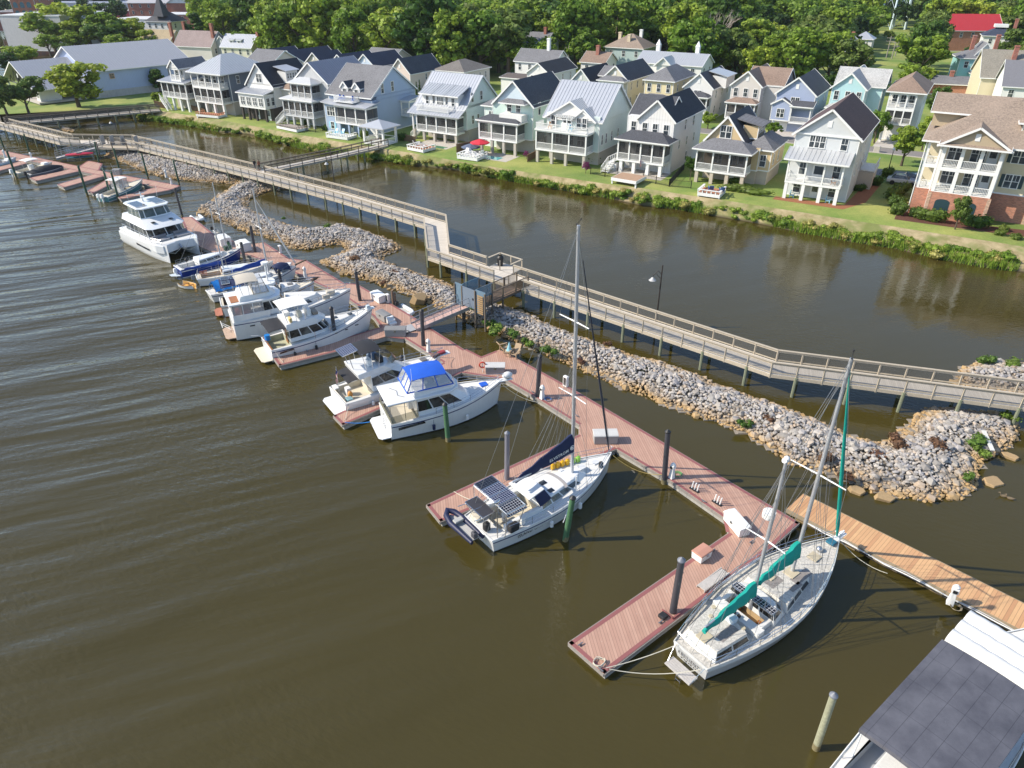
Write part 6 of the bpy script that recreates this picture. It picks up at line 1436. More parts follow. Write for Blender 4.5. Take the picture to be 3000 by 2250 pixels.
h.body(0,11,1.2,14.5,0,6.3,sb);h.gable(0,11,1.0,14.5,6.9,4.6,r_gry,sb,'x',.35);h.body(0,11,2.6,14.5,6.2,7.0,sb,corner=False)
h.body(0,3.4,-.3,2,0,5.3,sb);h.win('f',1.7,-.31,3.1,2.0,1.6,3);h.porch(3.4,11.4,-1.2,2.2,2.3,5.3,4,sides='r');h.piers([4.3,6.6,9,11.1],-1.1,2.0,.35,sb)
b = MB();b.slab([(-.5,-.8,5.55),(3.2,-1.7,5.5),(11.9,-1.7,5.45),(11.9,2.6,6.1),(-.5,2.6,6.1)],.14);b.build('porch_roof',r_metw,h.t)
b = MB();b.box(3.2,8.2,-1.0,2.0,5.9,6.0);b.build('balcony_floor',white,h.t);h.porch(3.2,8.2,-1.0,2.0,6.0,6.0,2,screen=False,frieze=False,floor=False)
for x in (4.0,7.0): h.dormer(x,1.6,6.2,1.7,2.0,3.0,.9,r_chr,sw)
for i,x in enumerate((4.0,4.9,7.2)): h.stuff(x,.2,6.0,'chair',blu_ch)
h.wins('r',[(11,4.5),(11,7.5)],7.3,.7,1.7);h.win('f',1.7,-.31,.7,.8,1.2,1,shut=lb_ch);h.stairs(11.4,14,-.6,.5,2.3,.1) if 0 else h.stairs(13.8,11.4,-.9,.1,.1,2.3);h.door('f',5.2,1.18,.1);h.door('f',8.2,1.18,.1)
h.porch(11,13.2,9.5,13,2.6,5.2,2,screen=False);h.shed(11,13.2,9.5,13,5.3,5.8,r_metw)
h = House('waterfront_house','white and pale mint waterfront house with a broad silver metal roof and three shed dormers',-88,110)
h.body(1.0,10.8,2.4,13.5,2.2,6.4,smint2);h.body(1.2,10.6,3.2,13.3,0,2.2,base_m,corner=False);h.piers([.3,2.5,4.9,7.3,9.8],.1,1.9,.45,base_m)
h.porch(1.0,10.2,0,2.6,1.9,4.7,5);h.gable(0,10.8,1.8,13.5,6.0,4.9,r_metw,smint2,'x',.35,True)
b = MB();P = [(-.6,-.5,4.85),(11.1,-.5,4.85),(11.1,2.4,6.3),(-.6,2.4,6.3)];b.slab(P,.14)
for i in range(20): k = i/19;b.bar(Vector(P[0]).lerp(Vector(P[1]),k),Vector(P[3]).lerp(Vector(P[2]),k),.05,.07)
b.build('lower_roof',r_metw,h.t);h.body(1.2,8.4,0.2,3,5.0,5.4,white,corner=False);h.porch(1.2,8.6,-.1,2.0,5.4,5.4,4,screen=False,frieze=False,floor=False)
for x in (2.4,5.3,8.2):
    h.body(x-1.15,x+1.15,2.0,5,5.6,8.1,sw,'dormer');h.win('f',x,1.99,6.0,1.3 if x == 5.3 else .6,1.6,3 if x == 5.3 else 1)
    h.shed(x-1.3,x+1.3,1.6,5.2,8.0,9.3,r_met,True)
h.wins('r',[(10.8,4.4),(10.8,7.4)],6.9,.7,1.5);h.wins('r',[(10.8,4.4),(10.8,6.2)],3.1,.6,1.4);h.wins('f',[(3,2.39),(5.5,2.39),(8,2.39)],2.7);h.stairs(-.9,1.2,.5,1.6,.1,1.9);h.piers([.15],.1,4.6,.25)
h = House('waterfront_house','pale green waterfront house with a charcoal roof and a rounded balcony above its screened porch',-71.6,107.8)
h.body(1.2,9.3,2.8,16,2.3,8.2,smint);h.body(1.4,9.2,3.6,15.8,0,2.3,base_m,corner=False);h.gable(1.6,9.3,2.8,16,8.0,3.6,r_chr,siding('pale_blue_gable',(.6,.7,.76)),'y',.4,vent=False);h.piers([.4,2.6,5.0,7.3],.1,2.2,.45,base_m)
h.porch(0,7.8,0,2.8,2.5,5.3,4);h.hip(0,7.9,0,3.0,5.35,.8,r_chr,ov=.4);h.body(3.8,8.2,.8,2.8,5.4,6.6,sw,'balcony_wall');h.body(4.2,7.8,1.0,2.8,5.4,6.1,white,'balcony_parapet',corner=False)
h.hip(3.6,8.2,1.6,3.2,8.2,.6,r_gry,ov=.3);h.win('f',6.4,2.79,6.7,.8,1.4);h.win('f',4.6,2.79,6.7,.8,1.4);h.body(-1.6,2,4.5,12,0,6.9,smint2);h.hip(-1.8,2,4.4,12,6.9,1.3,r_gry);h.win('f',.2,4.49,4.6,1.6,1.5,3)
h.wins('r',[(9.3,5)],6.3,.7,1.9);h.wins('r',[(9.3,4.2),(9.3,6.4)],3.7,.45,.6);h.body(9.2,10.2,9.2,12,6.1,7.9,smint,'bay');h.shed(9.1,10.4,9,12.2,7.9,8.9,r_gry);h.wins('f',[(9.7,9.19)],6.5,.5,1.1)
h = House('waterfront_house','big white waterfront house with a silver roof and a roof terrace with pergola',-59.4,106.4)
h.body(.6,10.2,2.8,15,2.1,7.6,smint2);h.body(.8,10,3.4,14.8,0,2.1,base_m,corner=False);h.piers([.3,3.0,5.6,8.9],.1,2.0,.45,base_m)
h.porch(0,9.3,0,2.8,2.3,5.3,4);b = MB();b.box(-.15,9.5,-.15,2.9,5.2,5.4);b.build('terrace_floor',white,h.t);h.porch(-.1,9.4,-.1,2.8,5.4,5.4,5,screen=False,frieze=False,floor=False)
h.gable(.3,10.4,2.9,15,7.0,4.7,r_metw,smint2,'x',.4,True);h.gable(.8,9.4,2.4,7,7.0,2.6,r_met,sw,'y',.4,True,vent=False);h.gable(5.6,9.6,2.2,6,7.0,1.6,r_met,sw,'y',.3,True,vent=False)
h.wins('f',[(2.0,2.35),(6.8,2.15),(7.8,2.15)],5.7,.7,1.6);h.door('f',4.4,2.75,5.4,1.6,2.1)
b = MB()
for i in range(9): b.box(2.9+i*.4,3.0+i*.4,1.0,2.8,7.45,7.57)
b.box(2.8,6.3,1.2,1.3,7.35,7.45);b.box(5.0,5.15,1.15,1.3,5.4,7.35);b.box(3.0,3.15,1.15,1.3,5.4,7.35);b.build('pergola',white,h.t)
h.wins('r',[(10.2,4),(10.2,5.6),(10.2,7.8),(10.2,10.4)],3.2,.45,1.5);h.wins('r',[(10,11)],.6,.7,1.3);h.wins('f',[(3,2.79),(5,2.79),(7,2.79)],2.9,1.2,1.6,2);h.stuff(2,1.4,5.4,'chair',mat('peach_chair',(.6,.35,.2),.6));h.stuff(6,.9,5.4,'chair',lb_ch)
h = House('waterfront_house','white batten sided waterfront house with black roofs and an outside stair at its left corner',-45.3,107.8)
h.body(.2,8.0,2.9,16.5,0,8.1,sbat);h.piers([.7,2.9,5.2,7.3],.1,1.8,.5);h.porch(0,7.8,0,2.9,2.0,5.0,5);h.hip(-.1,8.2,-.1,3.2,5.0,1.2,r_chr,ov=.4)
h.gable(2.2,8.0,2.6,16.5,8.0,2.7,r_blk,sbat,'y',.4,vent=False);b = MB();b.box(2.2,8.0,2.6,2.9,5.2,8.05);b.build('gable_bay',sbat,h.t);h.gable(.2,6,4.4,12,8.0,2.5,r_chr,sbat,'x',.4)
h.wins('f',[(1.3,2.89),(3.3,2.59),(5.0,2.59),(6.8,2.59)],5.7,.75,1.6);h.wins('r',[(8,8),(8,12)],5.9,.6,1.6);h.wins('r',[(8,6),(8,9.5),(8,13)],3.3,.45,1.3);h.wins('r',[(8,10)],.7,.6,1.4);h.wins('f',[(2.5,2.89),(4.6,2.89),(6.4,2.89)],2.6,.9,1.7)
h.stairs(-1.6,.1,.4,1.5,1.1,2.0);h.stairs(-1.5,-.3,-1.9,.4,1.1,.1,'y') if 0 else h.stairs(-1.6,-.5,-2.2,.3,.1,1.1,'y');h.body(-1.7,-.1,.2,1.6,0,1.0,white,'stair_base',corner=False);flag(h.t,(4.2,-.5,2.5),.9,.6,(0,R(60),R(-90)),.1)
h = House('waterfront_house','tan shingled waterfront house with a dark steep roof, grey shed dormer and wraparound screened porch',-32.6,108)
h.body(.3,8.6,3.0,15,2.0,5.3,stan);h.body(.4,8.4,3.4,14.8,0,2.0,mat('tan_stucco',(.5,.43,.35),.9),corner=False);h.piers([.4,2.7,5.0,7.3],.1,1.8,.5,mat('tan_stucco',(.5,.43,.35),.9));h.porch(0,7.7,0,3.0,2.0,4.9,4)
h.hip(-.2,8.0,-.2,4.0,4.95,1.3,r_gry,ov=.35);h.body(.4,6.2,3.0,13,5.0,5.9,stan);h.gable(.4,6.2,3.0,13.5,5.9,3.4,r_chr,stan,'y',.35,vent=False);h.win('f',3.2,2.99,6.3,1.6,1.7,2)
h.body(5.0,7.3,5.6,9.6,6.0,7.9,stan,'dormer');b = MB();b.slab([(4.0,5.2,8.8),(7.9,5.2,8.0),(7.9,10,8.0),(4.0,10,8.8)],.13);b.build('dormer_roof',r_gry,h.t);h.wins('r',[(7.3,6.3),(7.3,7.2),(7.3,8.1),(7.3,8.9)],6.9,.5,.7)
h.body(6.2,10.2,3.6,12,2.0,5.0,stan);h.body(6.3,10,3.8,11.8,0,2.0,mat('tan_stucco',(.5,.43,.35),.9),corner=False);h.hip(6.2,10.2,3.6,12,5.0,1.6,r_gry);h.win('f',9.1,3.59,2.7,.8,1.6);h.wins('r',[(10.2,5.5),(10.2,8.5)],2.8,.6,1.5);h.wins('f',[(2.6,2.99),(4.8,2.99)],2.6,1.0,1.6,2);h.door('f',6.1,2.98,2.0);flag(h.t,(7.9,-.3,2.4),.7,.5,(0,R(70),R(-80)),.1);h.door('f',5.2,3.38,.05)
h = House('waterfront_house','pale grey shingled waterfront house with a dark brown roof and a silver metal porch roof',-18.9,106.2)
h.body(-.1,8.2,2.3,18,0,8.7,spg);h.gable(-.1,8.2,2.3,18,8.6,3.3,r_dbr,spg,'y',.45);h.piers([.3,2.6,4.9,7.1],.05,2.3,.45);h.porch(0,7.4,0,2.3,2.5,5.5,4,screen=False)
h.shed(-.3,7.7,-.3,2.3,5.55,6.6,r_met,True);h.win('f',2.9,2.29,6.9,2.0,1.5,3);h.win('f',6.4,2.29,6.9,.8,1.5);b = MB();b.box(-.3,8.4,2.1,2.3,8.5,8.7);b.build('cornice',white,h.t)
h.wins('f',[(1.7,2.29),(6.2,2.29)],3.1,.9,1.7);h.door('f',3.9,2.28,2.5,1.5,2.1);h.wins('f',[(1.4,2.29),(6.2,2.29)],.5,.9,1.5);h.door('f',3.9,2.28,.05);h.wins('r',[(8.2,5),(8.2,8.5),(8.2,12)],3.2,.6,1.6);h.wins('r',[(8.2,6),(8.2,10)],6.4,.6,1.3)
h.body(8.2,10.2,11,16,0,2.6,mat('tan_stucco',(.5,.43,.35),.9),'side_deck',corner=False);h.porch(8.2,10.3,11,16,2.7,2.7,2,screen=False,frieze=False);h.stuff(1.2,1.0,0,'chair',lb_ch);h.stuff(6.1,.9,0,'chair',lb_ch);h.stuff(6.3,.9,2.5,'chair',teak)

# ---------- apartment block at the right edge ----------
bkw = brick('red_brick',(.52,.2,.11));syel = siding('buttery_siding',(.66,.58,.4));bkp = brick('pale_brick',(.6,.38,.25))
h = House('apartment_building','apartment building with a brick ground floor, white balconies and a brown roof',-2.7,107,cat='apartment building')
h.body(0,1.8,1.0,14,0,3.4,bkw,'brick_wall',corner=False);h.body(1.8,8.7,0,14,0,3.4,bkw,'brick_wall',corner=False);h.body(8.7,22,3.0,14,0,3.4,bkw,'brick_wall',corner=False)
for x,y in ((1.72,-.03),(8.4,-.03),(13.0,2.95)): b = MB();b.box(x,x+.4,y,y+.3,0,3.3);b.build('brick_pilaster',bkp,h.t)
h.body(.1,22,4.2,14,3.4,9.3,syel);h.body(8.8,22,3.1,4.3,3.4,9.3,syel,band=True)
for z in (3.5,6.55):
    h.porch(1.9,8.6,.05,4.2,z,z+2.9,4,screen=False,sides='',cw=.42);h.porch(.05,1.9,1.1,4.2,z,z+2.9,2,screen=False,sides='l',cw=.35)
    h.wins('f',[(3.4,4.19),(6.0,4.19)],z+.2,1.6,2.0,2);h.door('f',7.6,4.18,z,1.0,2.2)
    for x in (10.4,13.6,16.8): h.win('f',x,3.09,z+.8,1.5,1.6,2,shut=shut_m)
    b = MB();b.box(-.05,22.1,4.0,4.19,z-.35,z-.05);b.build('band_board',white,h.t)
for x in (3.6,6.6):
    b = MB();pts = [(x-.85,-.03,.7),(x+.85,-.03,.7),(x+.85,-.03,2.2)]+[(x+.85*math.cos(a),-.03,2.2+.4*math.sin(a)) for a in [PI*i/8 for i in range(1,8)]]+[(x-.85,-.03,2.2)]
    b.face(pts);b.build('arched_window',shut_m,h.t)
h.gable(1.6,8.9,-.1,8,9.35,2.2,r_tan,mat('tan_gable',(.42,.34,.23),.7),'y',.45);h.shed(1.6,8.9,-.5,.3,9.3,9.6,r_tan)
h.hip(-.2,22,1.0,14.5,9.35,4.4,r_tan,ov=.5);h.body(2.6,6.8,6.6,8.2,10.0,12.4,siding('tan_gable_siding',(.42,.35,.24)),corner=False);h.gable(-.4,10,5.6,12,12.3,1.7,r_tan,syel,'x',.4,wall=False)
b = MB();b.box(-.4,10,6.0,11.6,10.4,12.3);b.build('attic_wall',mat('tan_gable',(.42,.34,.23),.7),h.t)
h.body(9.6,15,3.3,8,9.3,12.0,syel,'dormer');h.hip(9.4,15.2,3.1,9,12.0,1.8,r_tan);h.win('f',12.0,3.29,9.9,1.4,1.7,2);b = MB();b.tube([(-.1,1.0,.1),(-.1,1.0,9.2)],.07,6);b.tube([(1.75,.9,.1),(1.75,.9,9.2)],.07,6);b.build('downpipe',white,h.t)

# ---------- second row and beyond ----------
def cottage(s0,n0,w_,d_,he,rise,wm,rm,label,kind='gable',porch=None,top=(3,),side=(3,2),name='house',win_w=.75,garage=False,metal=False,dorm=None,x_r=None,pz=None,zs=None,mull=1):
    h = House(name,label,s0,n0,group=None)
    h.body(0,w_,0,d_,0,he,wm)
    if kind == 'gable': h.gable(0,w_,0,d_,he,rise,rm,wm,'y',.35,metal,x_r=x_r)
    elif kind == 'side': h.gable(0,w_,0,d_,he,rise,rm,wm,'x',.35,metal,vent=False)
    else: h.hip(0,w_,0,d_,he,rise,rm,ov=.45,metal=metal)
    zt = he-2.1 if zs is None else zs
    for r_,k in enumerate(top):
        for i in range(k): h.win('f',w_*(i+.5)/k if k > 1 else w_/2,-.01,zt-r_*3.0,win_w if mull == 1 else 1.5,1.5,mull)
    for r_,k in enumerate(side):
        for i in range(k): h.win('r',w_,d_*(i+.7)/(k+.4),he-2.1-r_*3.0,.55,1.4)
    if porch:
        z = pz if pz is not None else he-3.4
        x0,x1,ns,kd = porch
        for k in range(ns):
            zf = z-2.8-3.0*k
            if zf < .2: zf = .2
            h.porch(x0,x1,-2.2,0,zf,z-3.0*k,4,screen=(kd == 's'))
        if z > he-1: pass
        h.hip(x0,x1,-2.3,.4,z,.8,rm if kd != 'm' else r_metw,ov=.3)
        h.piers([x0+.3,(x0+x1)/2,x1-.3],-2.1,max(.3,z-3.0*(ns-1)-2.9),.3)
    if garage: b = MB();b.box(.5,3.0,-.05,0,.05,2.3);b.build('garage_door',white,h.t);h.body(3.4,w_,-.3,.1,1.9,2.2,white,'porch_beam',corner=False)
    return h
h = cottage(-31.8,153,7.2,14,7.0,2.9,speri,r_chr,'periwinkle blue house with a projecting gabled bay and white garage door beyond the street',top=(1,),mull=2,side=(2,2),garage=True)
h.body(-.2,3.4,-1.6,2,2.2,5.2,speri);h.gable(-.2,3.4,-1.6,3,5.2,1.0,r_chr,speri,'y',.25,vent=False);h.win('f',1.6,-1.61,2.9,1.3,1.5,2);h.porch(3.4,7.2,-1.6,0,2.2,5.0,2,screen=False);h.shed(3.4,7.3,-1.7,.2,5.1,5.9,r_chr)
h = cottage(-22.3,155,5.9,14,8.5,2.5,saqua,shingle('pale_grey_shingle',(.4,.4,.39)),'aqua house with a pale grey roof beyond the street',porch=(0,5.6,2,'o'),top=(3,))
h.gable(-.3,8.6,5,12,8.4,2.7,shingle('pale_grey_shingle',(.4,.4,.39)),saqua,'x',.2);h.body(5.8,8.3,5.2,11.8,0,8.4,saqua)
h = House('house','narrow white three storey house with a brown hipped roof and stacked porches beyond the street',-12.2,153)
h.body(0,5.6,2.2,14,0,8.7,sw);h.hip(-.2,5.8,-.1,14,8.7,2.3,r_brn,ov=.35);h.porch(.1,4.7,0,2.2,3.4,5.9,4);h.porch(.1,4.7,0,2.2,6.1,8.6,4,screen=False);h.wins('f',[(1,2.19),(2.4,2.19),(3.8,2.19)],6.5,.8,1.6);h.piers([.4,4.5],.1,3.1,.4);h.wins('r',[(5.6,5),(5.6,9)],6.4);b = MB();b.box(1,4.2,2.1,2.19,.1,2.6);b.build('garage_door',white,h.t)
h = cottage(-41.3,155,5.9,14,7.6,2.5,sgreige,r_brn,'greige house with a brown gabled roof and brown porch roof in the second row',porch=(0,5.8,1,'s'),pz=4.5)
h.body(5.8,9.2,3,13,0,7.6,sgreige);h.gable(2,9.4,3.2,13,7.5,2.7,r_brn,sgreige,'x',.3)
h = cottage(-51.1,155,6.0,14,6.5,2.6,sw,r_chr,'white second row house with a dark roof and a silver metal side dormer',top=(1,),mull=2,porch=(.2,5.8,1,'s'),pz=4.9,side=(3,3))
h.body(4.2,7.2,5,11,6.0,8.3,sw,'dormer');b = MB();b.slab([(3.4,4.6,9.2),(7.6,4.6,8.3),(7.6,11.4,8.3),(3.4,11.4,9.2)],.12);b.build('dormer_roof',r_met,h.t)
cottage(-59.9,155,6.4,13,7.1,2.3,scream,r_gry,'butter yellow house with a grey hipped roof in the second row',kind='hip',porch=(.2,5.9,1,'s'),pz=3.8)
h = cottage(-69.9,155,6.0,15,6.7,2.7,scream2,r_chr,'cream second row house with a two storey white porch and dark blue roof',top=(2,),side=(4,4));h.porch(0,5.9,-2,0,3.9,6.5,4,screen=False);h.hip(0,5.9,-2.1,.3,6.6,.8,r_gry);h.porch(0,5.9,-2,0,.9,3.7,4,screen=False)
h.body(-3,0,5,12,0,6.6,spg,corner=False);h.gable(-3,2,5,12,6.6,1.6,r_gry,spg,'x',.3)
cottage(-78.1,155,6.0,13,5.1,3.1,siding('grey_mint_siding',(.56,.6,.55)),r_blk,'grey green cottage with a steep black gabled roof in the second row',top=(1,),mull=2,porch=(-1.5,6.0,1,'o'),pz=4.4,side=(2,1))
cottage(-91.9,160,6.0,14,6.0,2.1,sw,r_blk,'plain white two storey house with a black gabled roof behind the pale mint house',top=(2,),side=(3,2))
h = cottage(-103,166,11,8,3.4,.5,sw,mat('flat_brown_roof',(.12,.1,.09),.9),'low white garage with a dark awning beside the tall grey roofed farmhouse',kind='side',top=(),side=());b = MB();b.box(3,7.5,-1.2,0,2.1,2.25);b.build('awning',mat('awning_charcoal',(.08,.08,.08),.8),h.t);b = MB();b.box(3.2,7.3,-.04,0,.1,2.0);b.build('opening',black,h.t)
h = cottage(-106,178,12,8,6.0,2.6,sw,r_gry,'white farmhouse with a grey roof and tall white chimney before the woods',kind='side',top=(4,),side=(1,));h.chimney(8,4,7,11.5,.8,.8,white)
cottage(-119.5,160,9.2,12,4.7,2.2,sgreige,shingle('khaki_shingle',(.17,.155,.14)),'pale house with a grey brown hipped roof beside the cypress trees',kind='hip',top=(3,),side=(4,))
h = cottage(-125.8,150,6.2,13,5.0,3.1,spink,r_chr,'peach coloured house with a dark roof and a wraparound porch behind the sky blue house',top=(1,),mull=2,side=(1,));h.porch(-4.5,1.5,-2.4,0,.6,3.2,3,screen=False);h.hip(-4.6,1.6,-2.5,1.5,3.3,1.2,r_gry)
for s0,wm,rm,lab,n_,d2 in ((-137.1,slb,r_blue,'light blue navy roofed house next to the peach house, rightmost of the row',1,12),(-146.1,slb,r_blue,'pale blue navy roofed house second from the right in the row of five',0,12),(-154.9,sbatc,r_blue,'cream batten gabled house with a navy roof in the middle of the row of five',1,9),(-164.3,sw,r_blue,'white gabled house with a long navy roof and three windows in the row of five',3,15),(-172.2,scream2,r_blue,'small cream gabled house with white porch, leftmost in the row of five',0,10)):
    h = cottage(s0,150,6.3,d2,5.9 if s0 > -140 else 5.3,2.6,wm,rm,lab,top=(n_,) if n_ else (),mull=2 if n_ == 1 else 1,side=(3,))
    if s0 < -170: h.porch(1,5,-1.6,0,2.5,4.9,4,screen=False);h.hip(1,5,-1.7,.3,4.95,.6,r_met)
h = cottage(-158,132,9,11,6.6,3.0,spink,r_gry,'house with a broad grey roof and pinkish gable wall behind the leftmost waterfront house',kind='side',top=(),side=(1,))
cottage(-149,166,10,10,5.0,2.6,sgreige,r_gry,'house with a plain grey roof peeping over the navy roofed row',kind='side',top=(),side=())
h = House('clubhouse','low house with a long brown and white verandah roof behind the farmhouse',-70,178) if 0 else None
def solo(name,u,v,w_,d_,he,rise,wm,rm,label,kind='side',rot=0,ch=(),top=(3,),side=(2,),metal=False,cat='house',zg=GZ):
    p = G(u,v,zg);h = House(name,label,0,0,cat=cat);h.t.location = p;h.t.rotation_euler = (0,0,R(rot))
    h.body(0,w_,0,d_,0,he,wm)
    if kind == 'hip': h.hip(0,w_,0,d_,he,rise,rm,ov=.5,metal=metal)
    elif kind == 'flat': b = MB();b.box(-.15,w_+.15,-.15,d_+.15,he,he+.35);b.box(.3,w_-.3,.3,d_-.3,he+.35,he+.36,1);b.build('roof',[white,rm],h.t)
    else: h.gable(0,w_,0,d_,he,rise,rm,wm,'y' if kind == 'gable' else 'x',.4,metal,vent=False)
    for r_,k in enumerate(top):
        for i in range(k): h.win('f',w_*(i+.5)/k,-.01,he-2.2-3.1*r_,.9,1.5)
    for r_,k in enumerate(side):
        for i in range(k): h.win('r',w_,d_*(i+.5)/k,he-2.2-3.1*r_,.9,1.5)
    for x,y,z1,m in ch: h.chimney(x,y,he*.5,z1,.9,.9,m)
    return h
rb = brick('chimney_brick',(.36,.1,.06));cr = mat('cream_chimney',(.62,.52,.38),.8)
h = solo('house',1860,262,17,9,6.6,2.2,sw,r_met,'old house with a long silver metal roof and two pointed white chimneys',rot=-31,top=(4,4),metal=True)
for x in (3,13.5): b = MB();b.box(x-.5,x+.5,6,7,8,10.2);b.loft([[(x-.6,5.9,10.2),(x+.6,5.9,10.2),(x+.6,7.1,10.2),(x-.6,7.1,10.2)],[(x-.02,6.48,11.6),(x+.02,6.48,11.6),(x+.02,6.52,11.6),(x-.02,6.52,11.6)]]);b.build('chimney',white,h.t)
h.body(6.5,10,-3,0,0,6.6,sw,'gabled_porch');h.gable(6.2,10.3,-3.2,2,6.6,1.7,r_met,sw,'y',.4,vent=True);h.door('f',8.2,-3.02,3.6)
solo('house',1770,205,12,11,6.4,3.4,siding('blue_green_siding',(.4,.5,.5)),r_tan,'house with a tan hipped roof and two cream chimneys among the trees',kind='hip',rot=-31,ch=((2,6,10.2,cr),(6.5,2.5,10,cr),(8,8,11,white)))
solo('house',1530,195,8,9,7.0,2.6,spg,r_gry,'grey house with a red brick chimney standing in a gap of the woods',rot=-31,ch=((6,4,11.2,rb),),top=(2,2))
h = solo('mansion',1560,140,11,9,7.0,3.4,sw,r_gry,'far mansion with a grey mansard roof and a white railed roof walk',kind='hip',rot=-31);b = MB();b.box(3.5,7.5,3,6,10,11);b.build('roof_walk',white,h.t)
solo('house',1700,240,7,8,5.2,2.2,sw,r_brn,'small house with a brown roof and tall brick chimney behind the grey green cottage',rot=-31,ch=((3.5,3,9.2,rb),),top=(2,))
solo('house',2425,195,7,9,6,2.2,sw,r_metw,'white gabled house with brick chimneys showing through the right hand trees',kind='gable',rot=-38,ch=((2,4,9.6,rb),(4,6,9.8,rb)),top=(2,),metal=True)
solo('garden_pavilion',2490,165,6,6,5.5,2.2,sw,r_metw,'white hipped pavilion roof above the gabled house in the right hand trees',kind='hip',rot=-31,top=(),side=())
h = solo('house',2790,252,10.5,9,6.8,2.3,siding('teal_siding',(.3,.55,.55)),r_gry,'turquoise house with a grey roof and two red chimneys below the red roofed house',kind='hip',rot=-18,ch=((3,5,12,rb),(8.5,5,12.3,rb)),top=(3,))
h.gable(3,8,1,8,7.2,3.2,r_gry,sw,'y',.3,vent=False);h.body(3,9,-6,0,0,3.6,siding('teal_siding',(.3,.55,.55)));h.gable(3,9,-6,0,3.6,1.6,r_gry,siding('teal_siding',(.3,.55,.55)),'y',.3)
solo('house',2700,275,10,6,2.6,1.4,brick('red_brick',(.52,.2,.11)),r_gry,'low brick outbuilding with grey roofs in front of the turquoise house',rot=-20,ch=((6,3,5.4,rb),),top=(),side=())
solo('house',2910,345,20,14,6.4,4.2,sw,mat('slate_grey_roof',(.19,.19,.21),.9,var=.1,fine=.25),'long white house with a blue grey roof behind the apartment building',rot=-26,top=(6,),side=(2,))
h = solo('house',2850,310,24,15,6.2,5.0,syel,shingle('khaki_grey_shingle',(.24,.22,.18)),'cream house with a khaki roof, turret and two tall red chimneys behind the apartment building',rot=-22,ch=((6,5,12.5,rb),(16,4,13.8,rb)),top=(3,))
b = MB();b.loft([[(14+3.2*math.cos(a),9+3.2*math.sin(a),9) for a in [i*PI/4 for i in range(8)]],[(14+.8*math.cos(a),9+.8*math.sin(a),13.6) for a in [i*PI/4 for i in range(8)]]]);b.build('turret_roof',shingle('khaki_grey_shingle',(.24,.22,.18)),h.t);b = MB();b.loft([[(14+1.1*math.cos(a),9+1.1*math.sin(a),13.6) for a in [i*PI/4 for i in range(8)]],[(14+.05*math.cos(a),9+.05*math.sin(a),15.6) for a in [i*PI/4 for i in range(8)]]]);b.build('finial',mat('terracotta',(.5,.2,.12),.8),h.t)
h = solo('red_roofed_house',2752,150,20,14,7.0,4.8,brick('red_brick',(.52,.2,.11)),mat('bright_red_roof',(.42,.035,.04),.5,var=.12),'large house with a bright red roof among the trees at upper right',rot=-6,top=(5,),side=(2,))
h = solo('house',2860,178,9,8,7.5,2.6,sw,r_blue,'white house with a dark hipped roof and roof railing below the red roof',kind='hip',rot=-25,ch=((8.5,4,12.6,rb),),top=(2,));b = MB();b.box(2.5,6.5,2.5,5.5,10.0,10.9);b.build('roof_railing',white,h.t)
# upper left: two shed-dormered and brick chimneyed cottages
h = solo('house',655,178,12,8,4.4,3.4,scream2,r_metw,'cream gambrel cottage with a white metal roof, two dormers and a brick chimney',rot=-20,ch=((12.4,4,9.6,rb),),top=(4,),metal=True)
for x in (3.6,6.6): h.dormer(x,1.2,4.6,1.7,1.7,2.6,.5,r_met,sw,True)
h = solo('house',520,172,15,9,4.2,4.2,sgreige,shingle('mossy_pinkish_shingle',(.26,.2,.19)),'old grey house with a mottled reddish roof and tall brick chimneys at upper left',rot=-20,ch=((14.5,2.8,11,rb),(.2,6,11,rb)),top=())
h.gable(14,20,3,10,4.2,3.0,r_gry,sg_,'y',.3);h.body(14,20,3,10,0,4.2,sg_)
solo('house',420,160,13,8,4.6,3.2,scream2,shingle('khaki_roof',(.33,.26,.16)),'house with a khaki roof and a brick chimney behind the right end of the warehouse',rot=-20,ch=((13,2,10.5,rb),),top=(),side=(1,))
h = solo('turreted_house',440,118,12,10,7,4,sw,r_chr,'white house with a dark pyramid turret roof beyond the warehouse',kind='hip',rot=-15,top=(4,));b = MB();b.loft([[(7+2.5*a,2+2.5*c,9) for a,c in ((-1,-1),(1,-1),(1,1),(-1,1))],[(7+.05*a,2+.05*c,17) for a,c in ((-1,-1),(1,-1),(1,1),(-1,1))]]);b.build('turret_roof',r_chr,h.t)

# ---------- warehouse ----------
p0 = Vector((-94.5,194.5,GZ));wa = R(48);WH = House('warehouse','long pale blue metal warehouse with a grey roof and an open fronted lower wing',0,0,cat='warehouse');WH.t.location = (-101.5,184.5,GZ);WH.t.rotation_euler = (0,0,wa-PI/2)
wr = mat('warehouse_metal_roof',(.4,.41,.44),.5,metal=.3,var=.1,streak=.2);ww = siding('blue_metal_wall',(.42,.5,.72),.35,True)
